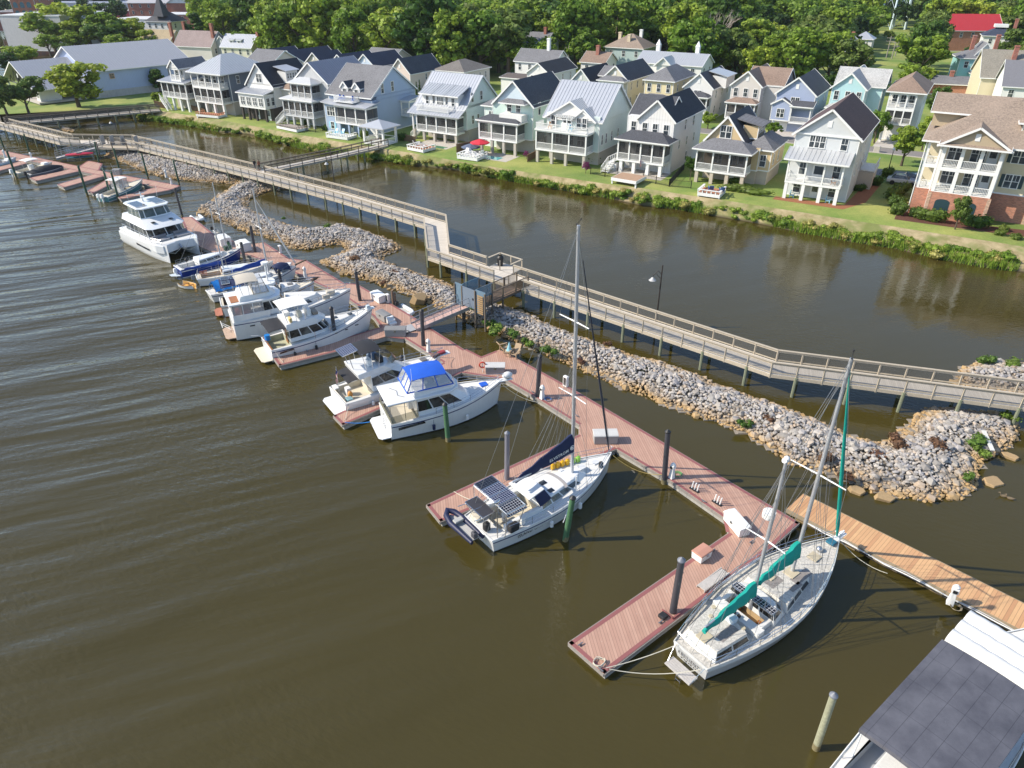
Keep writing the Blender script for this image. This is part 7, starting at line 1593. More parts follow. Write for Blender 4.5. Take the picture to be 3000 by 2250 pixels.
# local frame: x to the camera's right across the building, y along its length
WH.body(-22,0,0,25,1.6,6.3,ww,corner=False);WH.body(-21.9,.08,.1,24.9,0,1.6,mat('warehouse_plinth',(.45,.45,.46),.9,var=.2,streak=.5),'plinth',corner=False);WH.gable(-22,0,0,25,6.3,4.5,wr,ww,'y',.8,True,vent=False)
b = MB();b.box(-.02,.06,19,19.3,1.6,6.3);b.build('downpipe',mat('dull_metal',(.25,.25,.27),.4,metal=.5),WH.t)
WH.gable(-22,-1,-12,0,3.4,5.0,wr,ww,'y',.8,True,wall=False);WH.body(-4.2,-1.4,-11.5,-7,.6,3.2,sw,'office_wall');WH.win('f',-2.8,-11.52,1.2,1.2,1.4,2);WH.body(-21.6,-4.4,-9.6,-9.3,0,3.4,mat('bay_shade',(.06,.065,.07),.9),'bay_shade_infill',corner=False);b = MB();b.loft([[(-21.8,-9.6,3.4),(-1.2,-9.6,3.4),(-11.5,-9.6,8.3)],[(-21.8,-9.4,3.4),(-1.2,-9.4,3.4),(-11.5,-9.4,8.3)]]);b.build('gable_shade_infill',mat('bay_shade',(.06,.065,.07),.9),WH.t);b = MB();b.box(-10,0,-12.5,-2,.2,.6);b.build('loading_deck',conc,WH.t)  # added infill walls, near-black for the shade inside the open wing
for x in (-21.5,-14,-8,-1.2): b = MB();b.box(x-.15,x+.15,-11.8,-11.5,.2,3.4);b.build('post',white,WH.t)
b = MB(); 
for x in range(-20,-2,3): b.bar((x,-11.6,3.4),(x+1.5,-11.6,3.4+4.6*(1-abs((x+1.5+11.5)/10.5))),.12,.12);b.bar((x+1.5,-11.6,3.4+4.6*(1-abs((x+1.5+11.5)/10.5))),(x+3,-11.6,3.4),.12,.12)
b.bar((-21.5,-11.6,3.4),(-1.2,-11.6,3.4),.15,.2);b.build('truss',mat('dark_truss',(.1,.1,.11),.6),WH.t)
WH.win('r',0.09,5,4.2,1.0,1.0,1,mat('orange_sign_frame',(.6,.4,.25),.6))

# ---------- downtown at upper left ----------
h = solo('old_brick_store',58,96,10,26,14.5,1,brick('orange_brick',(.5,.16,.07)),r_gry,'orange brick building with tall arched windows above the white hall at upper left',kind='flat',rot=12,top=(),side=(2,),cat='building')
for x in (1.8,4.6,7.4):
    for z,hh in ((6.4,3.2),(10.2,2.4)):
        b = MB();b.face([(x-.9,-.04,z),(x+.9,-.04,z),(x+.9,-.04,z+hh*.6)]+[(x+.9*math.cos(a),-.04,z+hh*.6+.9*math.sin(a)) for a in [PI*i/8 for i in range(1,8)]]+[(x-.9,-.04,z+hh*.6)]);b.build('arched_window',mat('blue_green_pane',(.06,.16,.2),.2),h.t)
solo('white_hall',30,148,24,26,11.5,1,mat('stained_white_block',(.62,.6,.58),.9,var=.12,streak=.5),mat('white_roof_membrane',(.6,.6,.6),.7),'white block walled hall with a flat roof behind the trees at upper left',kind='flat',rot=-8,top=(),side=(),cat='building')
solo('brick_store',0,92,18,25,8,1,brick('dark_red_brick',(.26,.07,.05)),r_gry,'dark red brick store at the left edge behind the white hall',kind='flat',rot=5,top=(4,),side=(),cat='building')
h = solo('courthouse',385,63,74,18,9,4.0,brick('court_brick',(.46,.14,.08)),mat('court_roof',(.38,.38,.4),.7),'long red brick courthouse with a grey roof and pedimented entrance near the horizon',rot=-2,top=(16,16),side=(3,),cat='building')
h.body(24,34,-2,4,0,9,brick('court_brick',(.46,.14,.08)),corner=False);h.gable(23,35,-2.4,8,9,3.5,mat('court_roof',(.38,.38,.4),.7),white,'y',.5);b = MB();b.box(48,53,2,8,9,18);b.loft([[(47.5,1.5,18),(53.5,1.5,18),(53.5,8.5,18),(47.5,8.5,18)],[(50.4,4.9,22),(50.6,4.9,22),(50.6,5.1,22),(50.4,5.1,22)]]);b.build('cupola',white,h.t)
solo('brick_store',470,84,30,16,6,1,brick('court_brick',(.46,.14,.08)),mat('white_roof_membrane',(.6,.6,.6),.7),'red brick store with a flat white roof in front of the courthouse',kind='flat',rot=-4,top=(6,),side=(),cat='building')
solo('long_store',140,48,60,24,7,1,mat('pale_store_wall',(.55,.55,.6),.8),mat('blue_grey_membrane',(.28,.32,.42),.7),'long low store with a blue grey roof near the horizon at upper left',kind='flat',rot=-2,top=(8,),side=(),cat='building')
solo('long_store',280,62,42,20,5,1,mat('maroon_wall',(.3,.06,.08),.8),mat('white_roof_membrane',(.6,.6,.6),.7),'low store with a maroon wall left of the courthouse',kind='flat',rot=-2,top=(),side=(),cat='building')
solo('white_annex',345,100,22,16,6,1,sw,mat('white_roof_membrane',(.6,.6,.6),.7),'white flat roofed annex beside the trees above the warehouse',kind='flat',rot=-10,top=(4,),side=(),cat='building')
# ============================================================ TREES
def ztop(px,tv,z0=GZ):
    p = G(*px,z0);k = -(tv-1125)/FPX;return H+p.y*(-_s+k*_c)/(_c+k*_s)-z0
def tree_px(key,px,tv,wide=1.0,label=None,name='tree',group=None):
    p = G(*px,GZ);return tree(key,p,max(1.5,ztop(px,tv)),wide,label,group,name)
tree_px('l1',(232,314),178,1.7,'bright yellow green tree standing in front of the blue warehouse wall')
tree_px('o1',(86,334),218,1.3,'pale olive tree on the shore at far left beside the boardwalk')
tree_px('o2',(22,338),216,1.2,'rust tinged tree at the left edge on the shore')
tree_px('d1',(400,268),226,1.1,'dark shrubby tree at the foot of the warehouse wall, left of two');tree_px('d2',(470,270),200,1.1,'dark green tree at the right end of the warehouse wall')
tree_px('l1',(462,306),268,1.2,'round light green bush behind the leftmost waterfront house');tree_px('l2',(520,178),138,1.3,'yellow green bush peeping over the warehouse roof end')
tree_px('g1',(2073,377),320,1.25,'round green tree between the white and the tan waterfront houses');tree_px('d1',(2021,528),452,.62,'magnolia shrub between the batten sided and tan waterfront houses','magnolia')
tree_px('g2',(2258,404),350,1.3,'round tree beside the driveway left of the dark brown roof');tree_px('g5',(2560,420),318,.9,'leafy tree in front of the narrow white three storey house')
tree_px('g2',(2640,486),350,1.05,'street tree on the lawn beside the black lamp post');tree_px('d2',(2738,345),252,1.1,'dark round tree behind the apartment building roof');tree_px('g3',(2700,440),340,.9,'tree standing close to the white side of the apartment building')
tree_px('o2',(2797,672),573,.75,'tall shaggy evergreen shrub against the brick wall of the apartment building','evergreen_shrub')
tree_px('d3',(2205,462),395,.5,'slim dark conifer in the gap left of the periwinkle house') ;tree_px('d3',(2262,470),400,.55,'slim dark conifer behind the pale grey waterfront house')
cyp,cypt = TREES['d3']
for i,(u,v,tv) in enumerate(((1185,284,236),(1194,285,240),(1222,286,238),(1231,286,232),(1262,272,222),(1270,270,226))):
    p = G(u,v,GZ);t = thing('cypress','slim dark green cypress column beside the peach house','cypress',p,i,'cypress columns by the peach house');hh = ztop((u,v),tv);t.scale = (hh/26,hh/26,hh/10);obj('trunk',cypt,t);obj('crown',cyp,t)
purple = leaf('purple_blossom',(.25,.05,.16),(.3,.09,.2));TREES['p1'] = (quads('crown',np.concatenate([puffs(*crown('low',21),50,.3,seed=21)]),purple),TREES['g5'][1])
tree_px('p1',(1542,466),440,.9,'purple flowering bush by the corner of the big white waterfront house','flowering_bush');tree_px('p1',(1716,508),470,.8,'purple flowering bush on the lawn left of the outside stair','flowering_bush')
hedge_me = [shrub_mesh(90+i,leaf('hedge_leaves',(.06,.12,.02),(.14,.19,.03)),n=14,per=60,size=.07) for i in range(2)]
def bush_px(px,sx,sy,sz,label,rot=0,group=None,cat='bush',name='bush'):
    p = G(*px,GZ);o = obj(name,hedge_me[int(px[0]) % 2]);o.location = p-Vector((0,0,.1));o.scale = (sx,sy,sz);o.rotation_euler = (0,0,rot);return tag(o,label,cat,group)
for a in (((2634,630),1.6,1.5,1.9,'round clipped bush at the left corner of the brick wall'),((2625,604),1.5,1.4,1.8,'clipped bush just behind the round one beside the brick wall'),((2618,584),1.6,1.4,2.0,'light green clipped bush furthest from the water beside the brick wall'),((2682,636),1.2,1.1,1.6,'clipped bush right of the white downpipe'),
          ((2640,570),1.8,1.5,2.0,'bush in the shade beside the parked cars'),((1069,408),1.0,1.0,2.3,'oval bush left of the gazebo'),((2520,560),1.3,1.0,1.2,'low dark bush right of the pale grey waterfront house'),((2600,520),1.3,1.2,1.8,'dark bush below the side deck stair'),((2570,545),1.2,1.0,1.6,'bush between the side deck and the lawn'),
          ((1740,478),1.8,1.5,1.6,'dark bush between the big white house and the outside stair'),((2150,540),1.3,1.0,1.2,'pale leaved bush left of the small red deck'),((1180,412),1.6,1.2,1.6,'dark bush right of the gazebo'),((900,366),.9,.8,1.3,'small dark bush between the grey and the sky blue house'),((955,383),.8,.7,1.4,'small bush at the left corner of the sky blue house')): bush_px(*a)
bush_px((2730,650),2.9,1.1,1.9,'boxy clipped hedge under the left arched window',A31,cat='hedge',name='hedge');bush_px((2862,668),2.4,1.1,1.9,'boxy clipped hedge under the right arched window',A31,cat='hedge',name='hedge');bush_px((2185,566),4.6,1.0,1.3,'long low leafy hedge in front of the tan waterfront house',A31,cat='hedge',name='hedge')
for i,(u,v) in enumerate(((2930,690),(2975,700),(2940,676))): bush_px((u,v),.9,.9,.9,'wispy ornamental grass in the mulch bed of the apartment building',i,'ornamental grasses')
# dead tree
def deadtree(px,tv):
    p = G(*px,GZ);h = ztop(px,tv);t = thing('bare_tree','bare pale branching dead tree rising above the woods','tree',p);g = random.Random(3);b = MB();tk = MB()
    tk.tube([(0,0,0),(.1,0,h*.2),(0,.1,h*.42)],[.5,.4,.3],8)
    def br(p0,d,L_,r,k):
        p1 = p0+d*L_*.5+Vector((g.gauss(0,.1),g.gauss(0,.1),0))*L_*.15;p2 = p0+d*L_;b.tube([p0,p1,p2],[r,r*.8,r*.55],5,cap=False)
        if k:
            for _ in range(3 if k > 1 else 4): br(p0.lerp(p2,g.uniform(.55,1)),(d+Vector((g.gauss(0,.45),g.gauss(0,.45),g.uniform(0,.5)))).normalized(),L_*g.uniform(.5,.75),r*.55,k-1)
    for i in range(6): a = i*PI/3;br(Vector((0,.1,h*(.3+.02*i))),Vector((math.cos(a)*.55,math.sin(a)*.55,.85)).normalized(),h*.28,.17,3)
    pb = mat('pale_bare_bark',(.45,.38,.32),.9,var=.2);tk.build('trunk',pb,t);b.build('branch',pb,t)
deadtree((2085,205),0)
# the woods behind the estate
CLEAR = []
for o in list(C.objects):
    if o.type == 'EMPTY' and o.get('category') in ('house','building','warehouse','apartment building'):
        xs = []
        for ch in o.children:
            if ch.type == 'MESH' and ch.data.vertices and ch.name.split('.')[0] in ('wall','roof','brick_wall'):
                M_ = Matrix.Translation(o.location) @ Matrix.Rotation(o.rotation_euler.z,4,'Z')
                for v in ch.bound_box: q = M_ @ Vector(v);xs.append((q.x,q.y))
        if xs: x = [q[0] for q in xs];y = [q[1] for q in xs];CLEAR.append((min(x),max(x),min(y),max(y)))
g = random.Random(21);cand = []
keys_c = ['g1','g2','g3','g4','g5','g6','d1','d2','l1','g3','g4','g6','o1'];keys_r = ['o1','g6','g1','g2','g5','d1','g4','g3','l1','g2','o2','d2']
def okpos(x,y,r=3.5,front=26):
    for x0,x1,y0,y1 in CLEAR:
        if x0-r < x < x1+r and y0-r < y < y1+r: return False
        # keep the view of each building open: nothing tall right before its face
        k = y0/y if y < y0 else 0
        if k and y0-y < front and y < y0:
            if x0-1 < x*k < x1+1: return False
    for x0,x1,y0,fr in CLEAR2:
        if y0-fr < y < y0+3 and x0 < x*y0/y < x1: return False
    return True
CLEAR2 = []
for u0,u1,v,fr in ((2540,2710,92,215),(2740,2890,140,80),(1525,1600,190,35),(1750,1870,200,30),(2400,2500,185,45),(2760,2870,240,40),(370,600,60,200),(0,130,90,120),(1620,1700,200,20)):
    a = G(u0,v,GZ);c = G(u1,v,GZ);CLEAR2.append((a.x,c.x,a.y,fr))
tries = 0
while tries < 60000 and len(cand) < 720:
    tries += 1;y = 195+g.random()**1.25*330;x = g.uniform(-.78,.78)*y
    s = x*UX.x+y*UX.y;n = x*NX.x+y*NX.y
    if n < 178: continue
    if s < -175 and not (n > 160): continue
    u,v,d = scr(x,y,1.7)
    dens = 1.0
    if u < 560: dens = .8 if 120 < u < 560 and 62 < v < 165 else .25
    if g.random() > dens: continue
    sp = 7.4 if y < 330 else 10
    if any((x-a[0])**2+(y-a[1])**2 < sp*sp for a in cand): continue
    if not okpos(x,y): continue
    if u < 560: hh = g.uniform(8,13);key = g.choice(['l1','g1','d1','g2','l2','g5'])
    elif u > 2150: hh = g.uniform(9,14) if y < 300 else g.uniform(12,17);key = g.choice(keys_r)
    elif 640 < u < 1500: hh = g.uniform(14,20);key = g.choice(keys_c)
    else: hh = g.uniform(10,15) if y < 240 else g.uniform(13,19);key = g.choice(keys_c)
    cand.append((x,y,hh,key,u,v,d))
cand.sort(key=lambda q: (not (-60 < q[4] < 3060),-q[2]/q[6]))
kn = {'g': ('broadleaved green tree in the woods behind the houses','green trees of the woods'),'d': ('dark crowned tree in the woods behind the houses','dark trees of the woods'),'l': ('bright yellow green tree in the woods behind the houses','yellow green trees of the woods'),'o': ('olive coloured tree in the woods behind the houses','olive trees of the woods'),'r': ('rust tinged tree in the woods behind the houses','rust tinged trees of the woods'),'f': ('dark tree covered in cream blossom','flowering trees')}
LM = [(100,'white hall'),(400,'warehouse'),(620,'cottage with brick chimneys'),(700,'cream gambrel cottage'),(800,'navy row left end'),(900,'navy row middle'),(1010,'navy row right end'),(1190,'peach house'),(1310,'house beside the cypresses'),(1460,'white chimneyed farmhouse'),(1570,'plain white house'),(1690,'grey green cottage'),(1800,'stacked porch cream house'),(1920,'butter yellow house'),(2030,'metal dormered white house'),(2150,'greige house'),(2290,'periwinkle house'),(2460,'aqua house'),(2610,'narrow white house'),(2780,'turquoise house'),(2950,'apartment building')]
KC = {'g': 'green','d': 'dark','l': 'yellow green','o': 'olive','r': 'rust tinged'};KS = {'1': 'bushy','2': 'broad','3': 'upright','4': 'narrow','5': 'spreading','6': 'slender'}
for x,y,hh,key,u,v,d in cand[:285]:
    rk_ = 'edging the woods' if y < 225 else ('one rank back' if y < 262 else ('deep in woods' if y < 310 else 'far in woods'))
    tree(key,(x,y),hh*1.12,g.uniform(1.1,1.4),f"{'tall' if hh > 16 else ('small' if hh < 12 else 'middling')} {KS[key[1]]} {KC[key[0]]} tree {rk_} behind the {near(u, LM)}",kn[key[0]][1])
for px,tv in (((2345,215),152),((2520,222),150),((2470,225),160),((1935,170),75)): tree_px('f1',px,tv,1.1,kn['f'][0],group=kn['f'][1])
for px,tv,k,wd,lab in (((1545,228),78,'g1',1.5,'big bright tree standing in front of the woods right of the farmhouse'),((1600,232),125,'g5',1.2,'spreading tree behind the plain white house'),((1492,222),128,'g2',1.3,'broad tree overhanging the farmhouse roof'),((1735,236),184,'g2',1.2,'low tree left of the tan hipped roof'),((1800,236),196,'g5',1.1,'low tree right of the tan hipped roof'),((1940,232),172,'g1',1.2,'tree behind the right end of the long silver roof'),((2190,266),208,'r1',1.2,'rust tinged tree between the greige and periwinkle houses'),((2232,268),222,'l1',1.0,'yellow green tree left of the periwinkle house roof'),((2425,272),214,'d1',1.1,'dark tree left of the aqua house roof'),((2545,276),196,'g5',1.2,'spreading tree between the aqua and narrow white houses'),((2655,286),168,'g1',1.5,'big bushy tree right of the narrow white house roof'),((2705,268),186,'g2',1.1,'tree left of the turquoise house'),((1345,205),128,'g3',1.3,'upright tree right of the hipped roof by the cypresses'),((2880,245),165,'d2',1.1,'dark tree right of the turquoise house'),((2600,120),88,'g5',1.4,'low tree below the water tower legs')): tree_px(k,px,tv,wd,lab)
for px,tv in (((2130,228),190),((2300,240),200)): tree_px('r1',px,tv,1.0,kn['r'][0],group=kn['r'][1])
tree_px('d3',(590,165),35,1.5,'big dark magnolia in front of the courthouse','magnolia');tree_px('g5',(720,172),85,1.3,'low spreading tree right of the magnolia at upper left'); 
for u,v,tv,k in ((165,150,12,'g1'),(215,140,0,'l1'),(270,150,12,'l2'),(310,155,20,'g2'),(330,160,60,'d1'),(390,150,48,'l1'),(150,165,95,'g5'),(230,160,80,'g2'),(60,200,130,'g5'),(95,198,126,'g1'),(20,220,150,'d1'),(440,160,85,'l2'),(350,165,95,'g5'),(200,175,120,'o1')):
    tree_px(k,(u,v),tv,1.65,f"{'tall' if tv < 30 else 'low'} {KS[k[1]]} {KC[k[0]]} tree above the warehouse, "+near(u,[(20,'against the left edge'),(60,'left of the white hall corner'),(97,'under the white hall'),(150,'just right of the white hall'),(165,'between the hall and the ridge'),(200,'over the left end of the roof ridge'),(216,'tallest near the ridge start'),(230,'in front of the tall ones'),(270,'over the middle of the ridge'),(310,'right of the ridge middle'),(330,'before the courthouse left end'),(350,'low by the annex'),(390,'beside the turreted house'),(440,'at the right end of the ridge')]),group='trees above the warehouse')
# farther woods merge into one mass
V = []
for x,y,hh,key,u,v,d in cand[285:]:
    me = TREES[key][0];co = np.empty(len(me.vertices)*3,np.float32);me.vertices.foreach_get('co',co);q = co.reshape(-1,4,3)
    q = q[g.randrange(3)::3];c = q.mean(1,keepdims=True);q = (c+(q-c)*1.7)*hh/10;V.append(q+np.array([x,y,GZ]))
gg = np.random.default_rng(8);base_ = quads('t',puffs(*crown('round',31),16,.75,seed=31),lf_green);co = np.empty(len(base_.vertices)*3,np.float32);base_.vertices.foreach_get('co',co);base_q = co.reshape(-1,4,3)
for i in range(620):
    y = 480+gg.random()*900;x = gg.uniform(-.8,.8)*y;V.append(base_q*gg.uniform(1.5,2.2)*np.array([1.4,1.4,1])+np.array([x,y,GZ]))
struct(obj('distant_woods',quads('distant_woods',np.concatenate(V),leaf('distant_leaves',(.05,.1,.025),(.09,.15,.03)))),'stuff')

# ============================================================ STREET AND POND FURNITURE
dkm = mat('dark_bronze',(.05,.04,.035),.5,metal=.3)
def pond_lamp(base,tv,label):
    p = G(*base,0);h = ztop(base,tv,0);t = thing('pond_lamp',label,'lamp post',p)
    b = MB();b.tube([(0,0,-1),(0,0,h)],[.09,.06],8);b.build('pole',dkm,t);b = MB();b.tube([(0,0,h-.9),(-.35,0,h-.55),(-.75,0,h-1.0),(-.8,0,h-1.2)],.035,6);b.tube([(0,0,h-1.4),(-.45,0,h-.9)],.025,5);b.build('arm',dkm,t)
    b = MB();b.tube([(-.8,0,h-1.2),(-.8,0,h-1.35),(-.8,0,h-1.5)],[.08,.2,.36],12);b.build('lamp_shade',mat('grey_shade',(.4,.4,.4),.4),t)
pond_lamp((1920,964),777,'lamp post standing in the pond just behind the boardwalk, right of centre');pond_lamp((984,572),451,'lamp post in the pond behind the boardwalk near the gazebo ramp');pond_lamp((347,400),338,'lamp post in the far left end of the pond')
p = G(2597,519,GZ);t = thing('street_lamp','black street lamp with a white globe beside the lawn and road','street lamp',p);hh = ztop((2597,519),434)
b = MB();b.tube([(0,0,0),(0,0,.5),(0,0,hh-.5)],[.13,.08,.05],8);b.build('pole',dkm,t);b = MB();b.ball((0,0,hh-.2),(.2,.2,.28),8,6);b.build('globe',white,t,smooth=50)
def utility(px,tv,label,arms=1):
    p = G(*px,GZ);hh = ztop(px,tv);t = thing('utility_pole',label,'utility pole',p,R(-31));b = MB();b.tube([(0,0,0),(0,0,hh)],[.18,.12],8);b.build('pole',mat('grey_pole_wood',(.3,.27,.24),.9),t)
    for i in range(arms): b = MB();b.box(-1.3,1.3,-.06,.06,hh-.7-i*1.0,hh-.58-i*1.0);b.build('crossarm',mat('grey_pole_wood',(.3,.27,.24),.9),t)
utility((1312,200),136,'bare grey utility pole in front of the woods right of the peach house',0);utility((1664,206),134,'utility pole with a crossarm behind the white two storey house');utility((2596,170),105,'utility pole with transformers in the right hand trees, left of three',2);utility((2612,172),118,'middle one of three utility poles in the right hand trees',1);utility((2622,165),120,'right one of three utility poles in the right hand trees',2)
p = G(2612,84,GZ);t = thing('water_tower','pale blue steel legs of a tall water tower cut by the top edge','water tower',p);tw = mat('water_tower_blue',(.62,.74,.8),.5);n_ = 6;Ht = 42
for i in range(n_):
    a = i*2*PI/n_;b = MB();b.tube([(7*math.cos(a),7*math.sin(a),0),(4.5*math.cos(a),4.5*math.sin(a),Ht)],.45,8);b.build('leg',tw,t)
b = MB()
for k in range(5):
    z0,z1 = Ht*k/5,Ht*(k+1)/5;r0,r1 = 7-2.5*k/5,7-2.5*(k+1)/5
    for i in range(n_):
        a,c = i*2*PI/n_,(i+1)*2*PI/n_;P = lambda r,q,z: (r*math.cos(q),r*math.sin(q),z);b.tube([P(r0,a,z0),P(r1,c,z1)],.08,4);b.tube([P(r0,c,z0),P(r1,a,z1)],.08,4);b.tube([P(r1,a,z1),P(r1,c,z1)],.14,4)
b.tube([(0,0,0),(0,0,Ht)],.7,8);b.build('bracing',tw,t);b = MB();b.ball((0,0,Ht+4),(8,8,5),16,8);b.build('tank',tw,t,smooth=50)
ir = mat('black_iron',(.015,.015,.015),.5)
def fence(pts,label,h=1.1,m=ir,name='iron_fence',step=.14,cat='fence',board=False):
    P = [G(u,v,GZ) for u,v in pts];o = P[0].copy();t = thing(name,label,cat,o);P = [p-o for p in P];b = MB();ps = MB()
    for a,c in zip(P,P[1:]):
        L_ = (c-a).length;b.bar(a+Vector((0,0,h-.1)),c+Vector((0,0,h-.1)),.04,.04);b.bar(a+Vector((0,0,.15)),c+Vector((0,0,.15)),.04,.04)
        n = int(L_/step)
        for i in range(n): q = a.lerp(c,(i+.5)/n);w_ = .012 if not board else .06;b.box(q.x-w_,q.x+w_,q.y-w_,q.y+w_,.05,h)
        n = max(1,round(L_/2.2))
        for i in range(n+1): q = a.lerp(c,i/n);pm_ = MB();pm_.box(q.x-.045,q.x+.045,q.y-.045,q.y+.045,0,h+.1);pm_.build('post',m,t)
    b.build('bars',m,t)
fence([(1883,531),(1960,547),(2003,498)],'black iron fence right of the small terrace of the batten sided house');fence([(1960,547),(2024,552)],'short black iron fence run before the tan waterfront house');fence([(1730,510),(1772,518),(1810,512)],'black iron fence left of the outside stair')
fence([(875,382),(925,388),(965,380)],'black iron fence behind the small grey deck');bf = mat('brown_board_fence',(.22,.14,.08),.9,var=.2)
fence([(1338,450),(1385,440)],'brown board fence left of the blue umbrella',1.6,bf,'board_fence',.13,board=True);fence([(1182,412),(1218,420)],'brown board fence right of the gazebo',1.2,bf,'board_fence',.13,board=True);fence([(455,312),(492,320)],'brown board fence left of the leftmost waterfront house',1.3,bf,'board_fence',.13,board=True)
fence([(560,322),(600,335)],'low wooden fence between the two leftmost waterfront houses',1.1,bf,'board_fence',.16,board=True);fence([(1545,475),(1570,462)],'brown board fence beside the purple bush near the pool',1.2,bf,'board_fence',.13,board=True)
p = SN(-93.4,102.2);gz = thing('gazebo','small white open gazebo with a silver hipped roof at the end of the ramp','gazebo',p,A31)
b = MB();b.box(0,4.8,0,3.9,-.9,.2);b.build('floor',white,gz)
for x in (.15,4.65):
    for y in (.15,3.75): b = MB();b.box(x-.17,x+.17,y-.17,y+.17,.2,3.1);b.build('column',white,gz)
b = MB();E = [(-.6,-.6,3.1),(5.4,-.6,3.1),(5.4,4.5,3.1),(-.6,4.5,3.1)];A_ = (2.4,1.95,4.2)
for i in range(4): b.face([E[i],E[(i+1)%4],A_])
b.box(-.6,5.4,-.6,4.5,2.95,3.09);b.build('roof',r_met,gz);b = MB()
for y in (.15,3.75):
    if y > 1: b.box(.3,4.5,y-.04,y+.04,1.05,1.13)
for x in (.15,4.65):
    b.box(x-.04,x+.04,.3,3.6,1.05,1.13)
    for i in range(16): b.box(x-.02,x+.02,.4+i*.2,.44+i*.2,.2,1.05)
b.build('railing',white,gz)
def small_deck(fl,fr,depth,label,floor=white,rail=True,h=.55,chairs=()):
    a,c = G(*fl,GZ),G(*fr,GZ);d = (c-a);t = thing('garden_deck',label,'deck',a,math.atan2(d.y,d.x));L_ = d.length
    b = MB();b.box(0,L_,0,depth,h-.12,h);b.build('floor',floor,t);b = MB();b.box(-.03,L_+.03,-.05,0,h-.45,h+.01);b.box(L_,L_+.05,0,depth,h-.45,h+.01);b.box(-.05,0,0,depth,h-.45,h+.01);b.build('skirt',white,t)
    for x in (.1,L_-.1): b = MB();b.box(x-.1,x+.1,.1,.3,-.9,h-.13);b.build('leg',white,t)
    if rail:
        b = MB();n = max(3,round(L_/.6))
        for i in range(n+1): x = L_*i/n;b.box(x-.07,x+.07,-.02,.1,h,h+.4)
        for i in range(4): y = depth*(i+1)/4;b.box(L_-.1,L_+.02,y-.1,y,h,h+.4);b.box(-.02,.1,y-.1,y,h,h+.4)
        b.box(-.1,L_+.1,-.12,.2,h+.4,h+.46);b.box(L_-.2,L_+.1,.2,depth,h+.4,h+.46);b.box(-.1,.2,.2,depth,h+.4,h+.46);b.build('bench_rail',rail if rail is not True else white,t)
    return t,a,math.atan2(d.y,d.x)
def lawn_chair(fl,ang,x,y,z,m,label,rot=0,group=None,recl=.5):
    q = fl+Vector((x*math.cos(ang)-y*math.sin(ang),x*math.sin(ang)+y*math.cos(ang),z));t = thing('lawn_chair',label,'chair',q,ang+rot,group)
    b = MB();b.bar((0,-.35,.38),(0,.3,.26),.55,.05);b.build('seat',m,t);b = MB();b.bar((0,.25,.26),(0,.25+recl,1.0),.6,.05);b.build('backrest',m,t)
    for sx in (-.34,.34): b = MB();b.box(sx-.06,sx+.06,-.4,.45,.55,.6);b.box(sx-.03,sx+.03,-.4,-.32,0,.55);b.box(sx-.03,sx+.03,.3,.38,0,.55);b.build('armrest',m,t)
redw = mat('red_cedar_cap',(.42,.18,.1),.7,var=.2)
_,a,an = small_deck((576,342),(640,348),2.6,'small white garden deck with a red brown bench cap at far left',redw,redw)
small_deck((812,377),(870,389),2.8,'small weathered grey garden deck below the grey house',mat('grey_deck_boards',(.32,.28,.25),.9,var=.2),mat('grey_deck_boards',(.32,.28,.25),.9,var=.2))
_,a,an = small_deck((957,404),(1018,412),2.8,'small white garden deck with light blue chairs below the sky blue house')
lawn_chair(a,an,1.2,1.2,.55,lb_ch,'light blue lawn chair on the white deck, left of two');lawn_chair(a,an,2.6,1.4,.55,lb_ch,'light blue lawn chair on the white deck, right of two')
_,a,an = small_deck((1194,440),(1240,449),3.2,'small white garden deck with two white chairs left of the umbrellas',redw)
lawn_chair(a,an,1.0,1.5,.55,white,'white lawn chair on the deck left of the umbrellas, left of two',R(150));lawn_chair(a,an,2.6,1.3,.55,white,'white lawn chair on the deck left of the umbrellas, right of two',R(170))
_,a,an = small_deck((1340,466),(1398,474),3.4,'white garden deck with white tables in front of the red umbrella')
for i,(x,y) in enumerate(((.9,1.3),(2.0,1.7),(3.0,1.2),(3.4,2.4))): lawn_chair(a,an,x,y,.55,white,'white chair on the deck in front of the red umbrella',i*1.3,'white chairs by the red umbrella')
small_deck((1790,537),(1862,549),3.6,'white skirted terrace deck below the batten sided house',mat('brown_terrace_floor',(.4,.26,.17),.85,var=.15),False,.9)
_,a,an = small_deck((2043,574),(2107,583),3.2,'small white garden deck with a red floor and two blue loungers',redw)
for i,x in enumerate((1.4,3.0)): lawn_chair(a,an,x,1.6,.55,mat('blue_lounger',(.04,.12,.35),.6),('blue lounger on the red floored deck, left of two','blue lounger on the red floored deck, right of two')[i],R(200),recl=.9)
def umbrella(base,tv,r,m,label,closed=False,z=GZ):
    p = G(*base,z);hh = ztop(base,tv,z);t = thing('parasol',label,'umbrella',p);b = MB();b.tube([(0,0,0),(0,0,hh)],.03,6);b.build('pole',mat('umbrella_pole',(.2,.15,.1),.5),t)
    b = MB();n = 8
    if closed: b.tube([(0,0,hh*.35),(0,0,hh*.5),(0,0,hh)],[.28,.2,.03],8);b.build('canopy',m,t);return
    R0 = [(r*math.cos(2*PI*i/n),r*math.sin(2*PI*i/n),hh-.55) for i in range(n)];b.loft([R0,[(q[0]*.02,q[1]*.02,hh) for q in R0]],0,False);b.loft([[(q[0],q[1],q[2]-.15) for q in R0],R0],0,False);b.build('canopy',m,t)
umbrella((1407,455),407,1.7,mat('red_umbrella',(.6,.03,.05),.7),'bright red parasol beside the pool of the pale green house');umbrella((1380,450),420,1.7,mat('slate_umbrella',(.1,.13,.2),.8),'slate blue parasol left of the red one')
pool = mat('pool_water',(.12,.4,.42),.05);stone = mat('pale_patio',(.5,.46,.4),.9,var=.1,fine=.1)
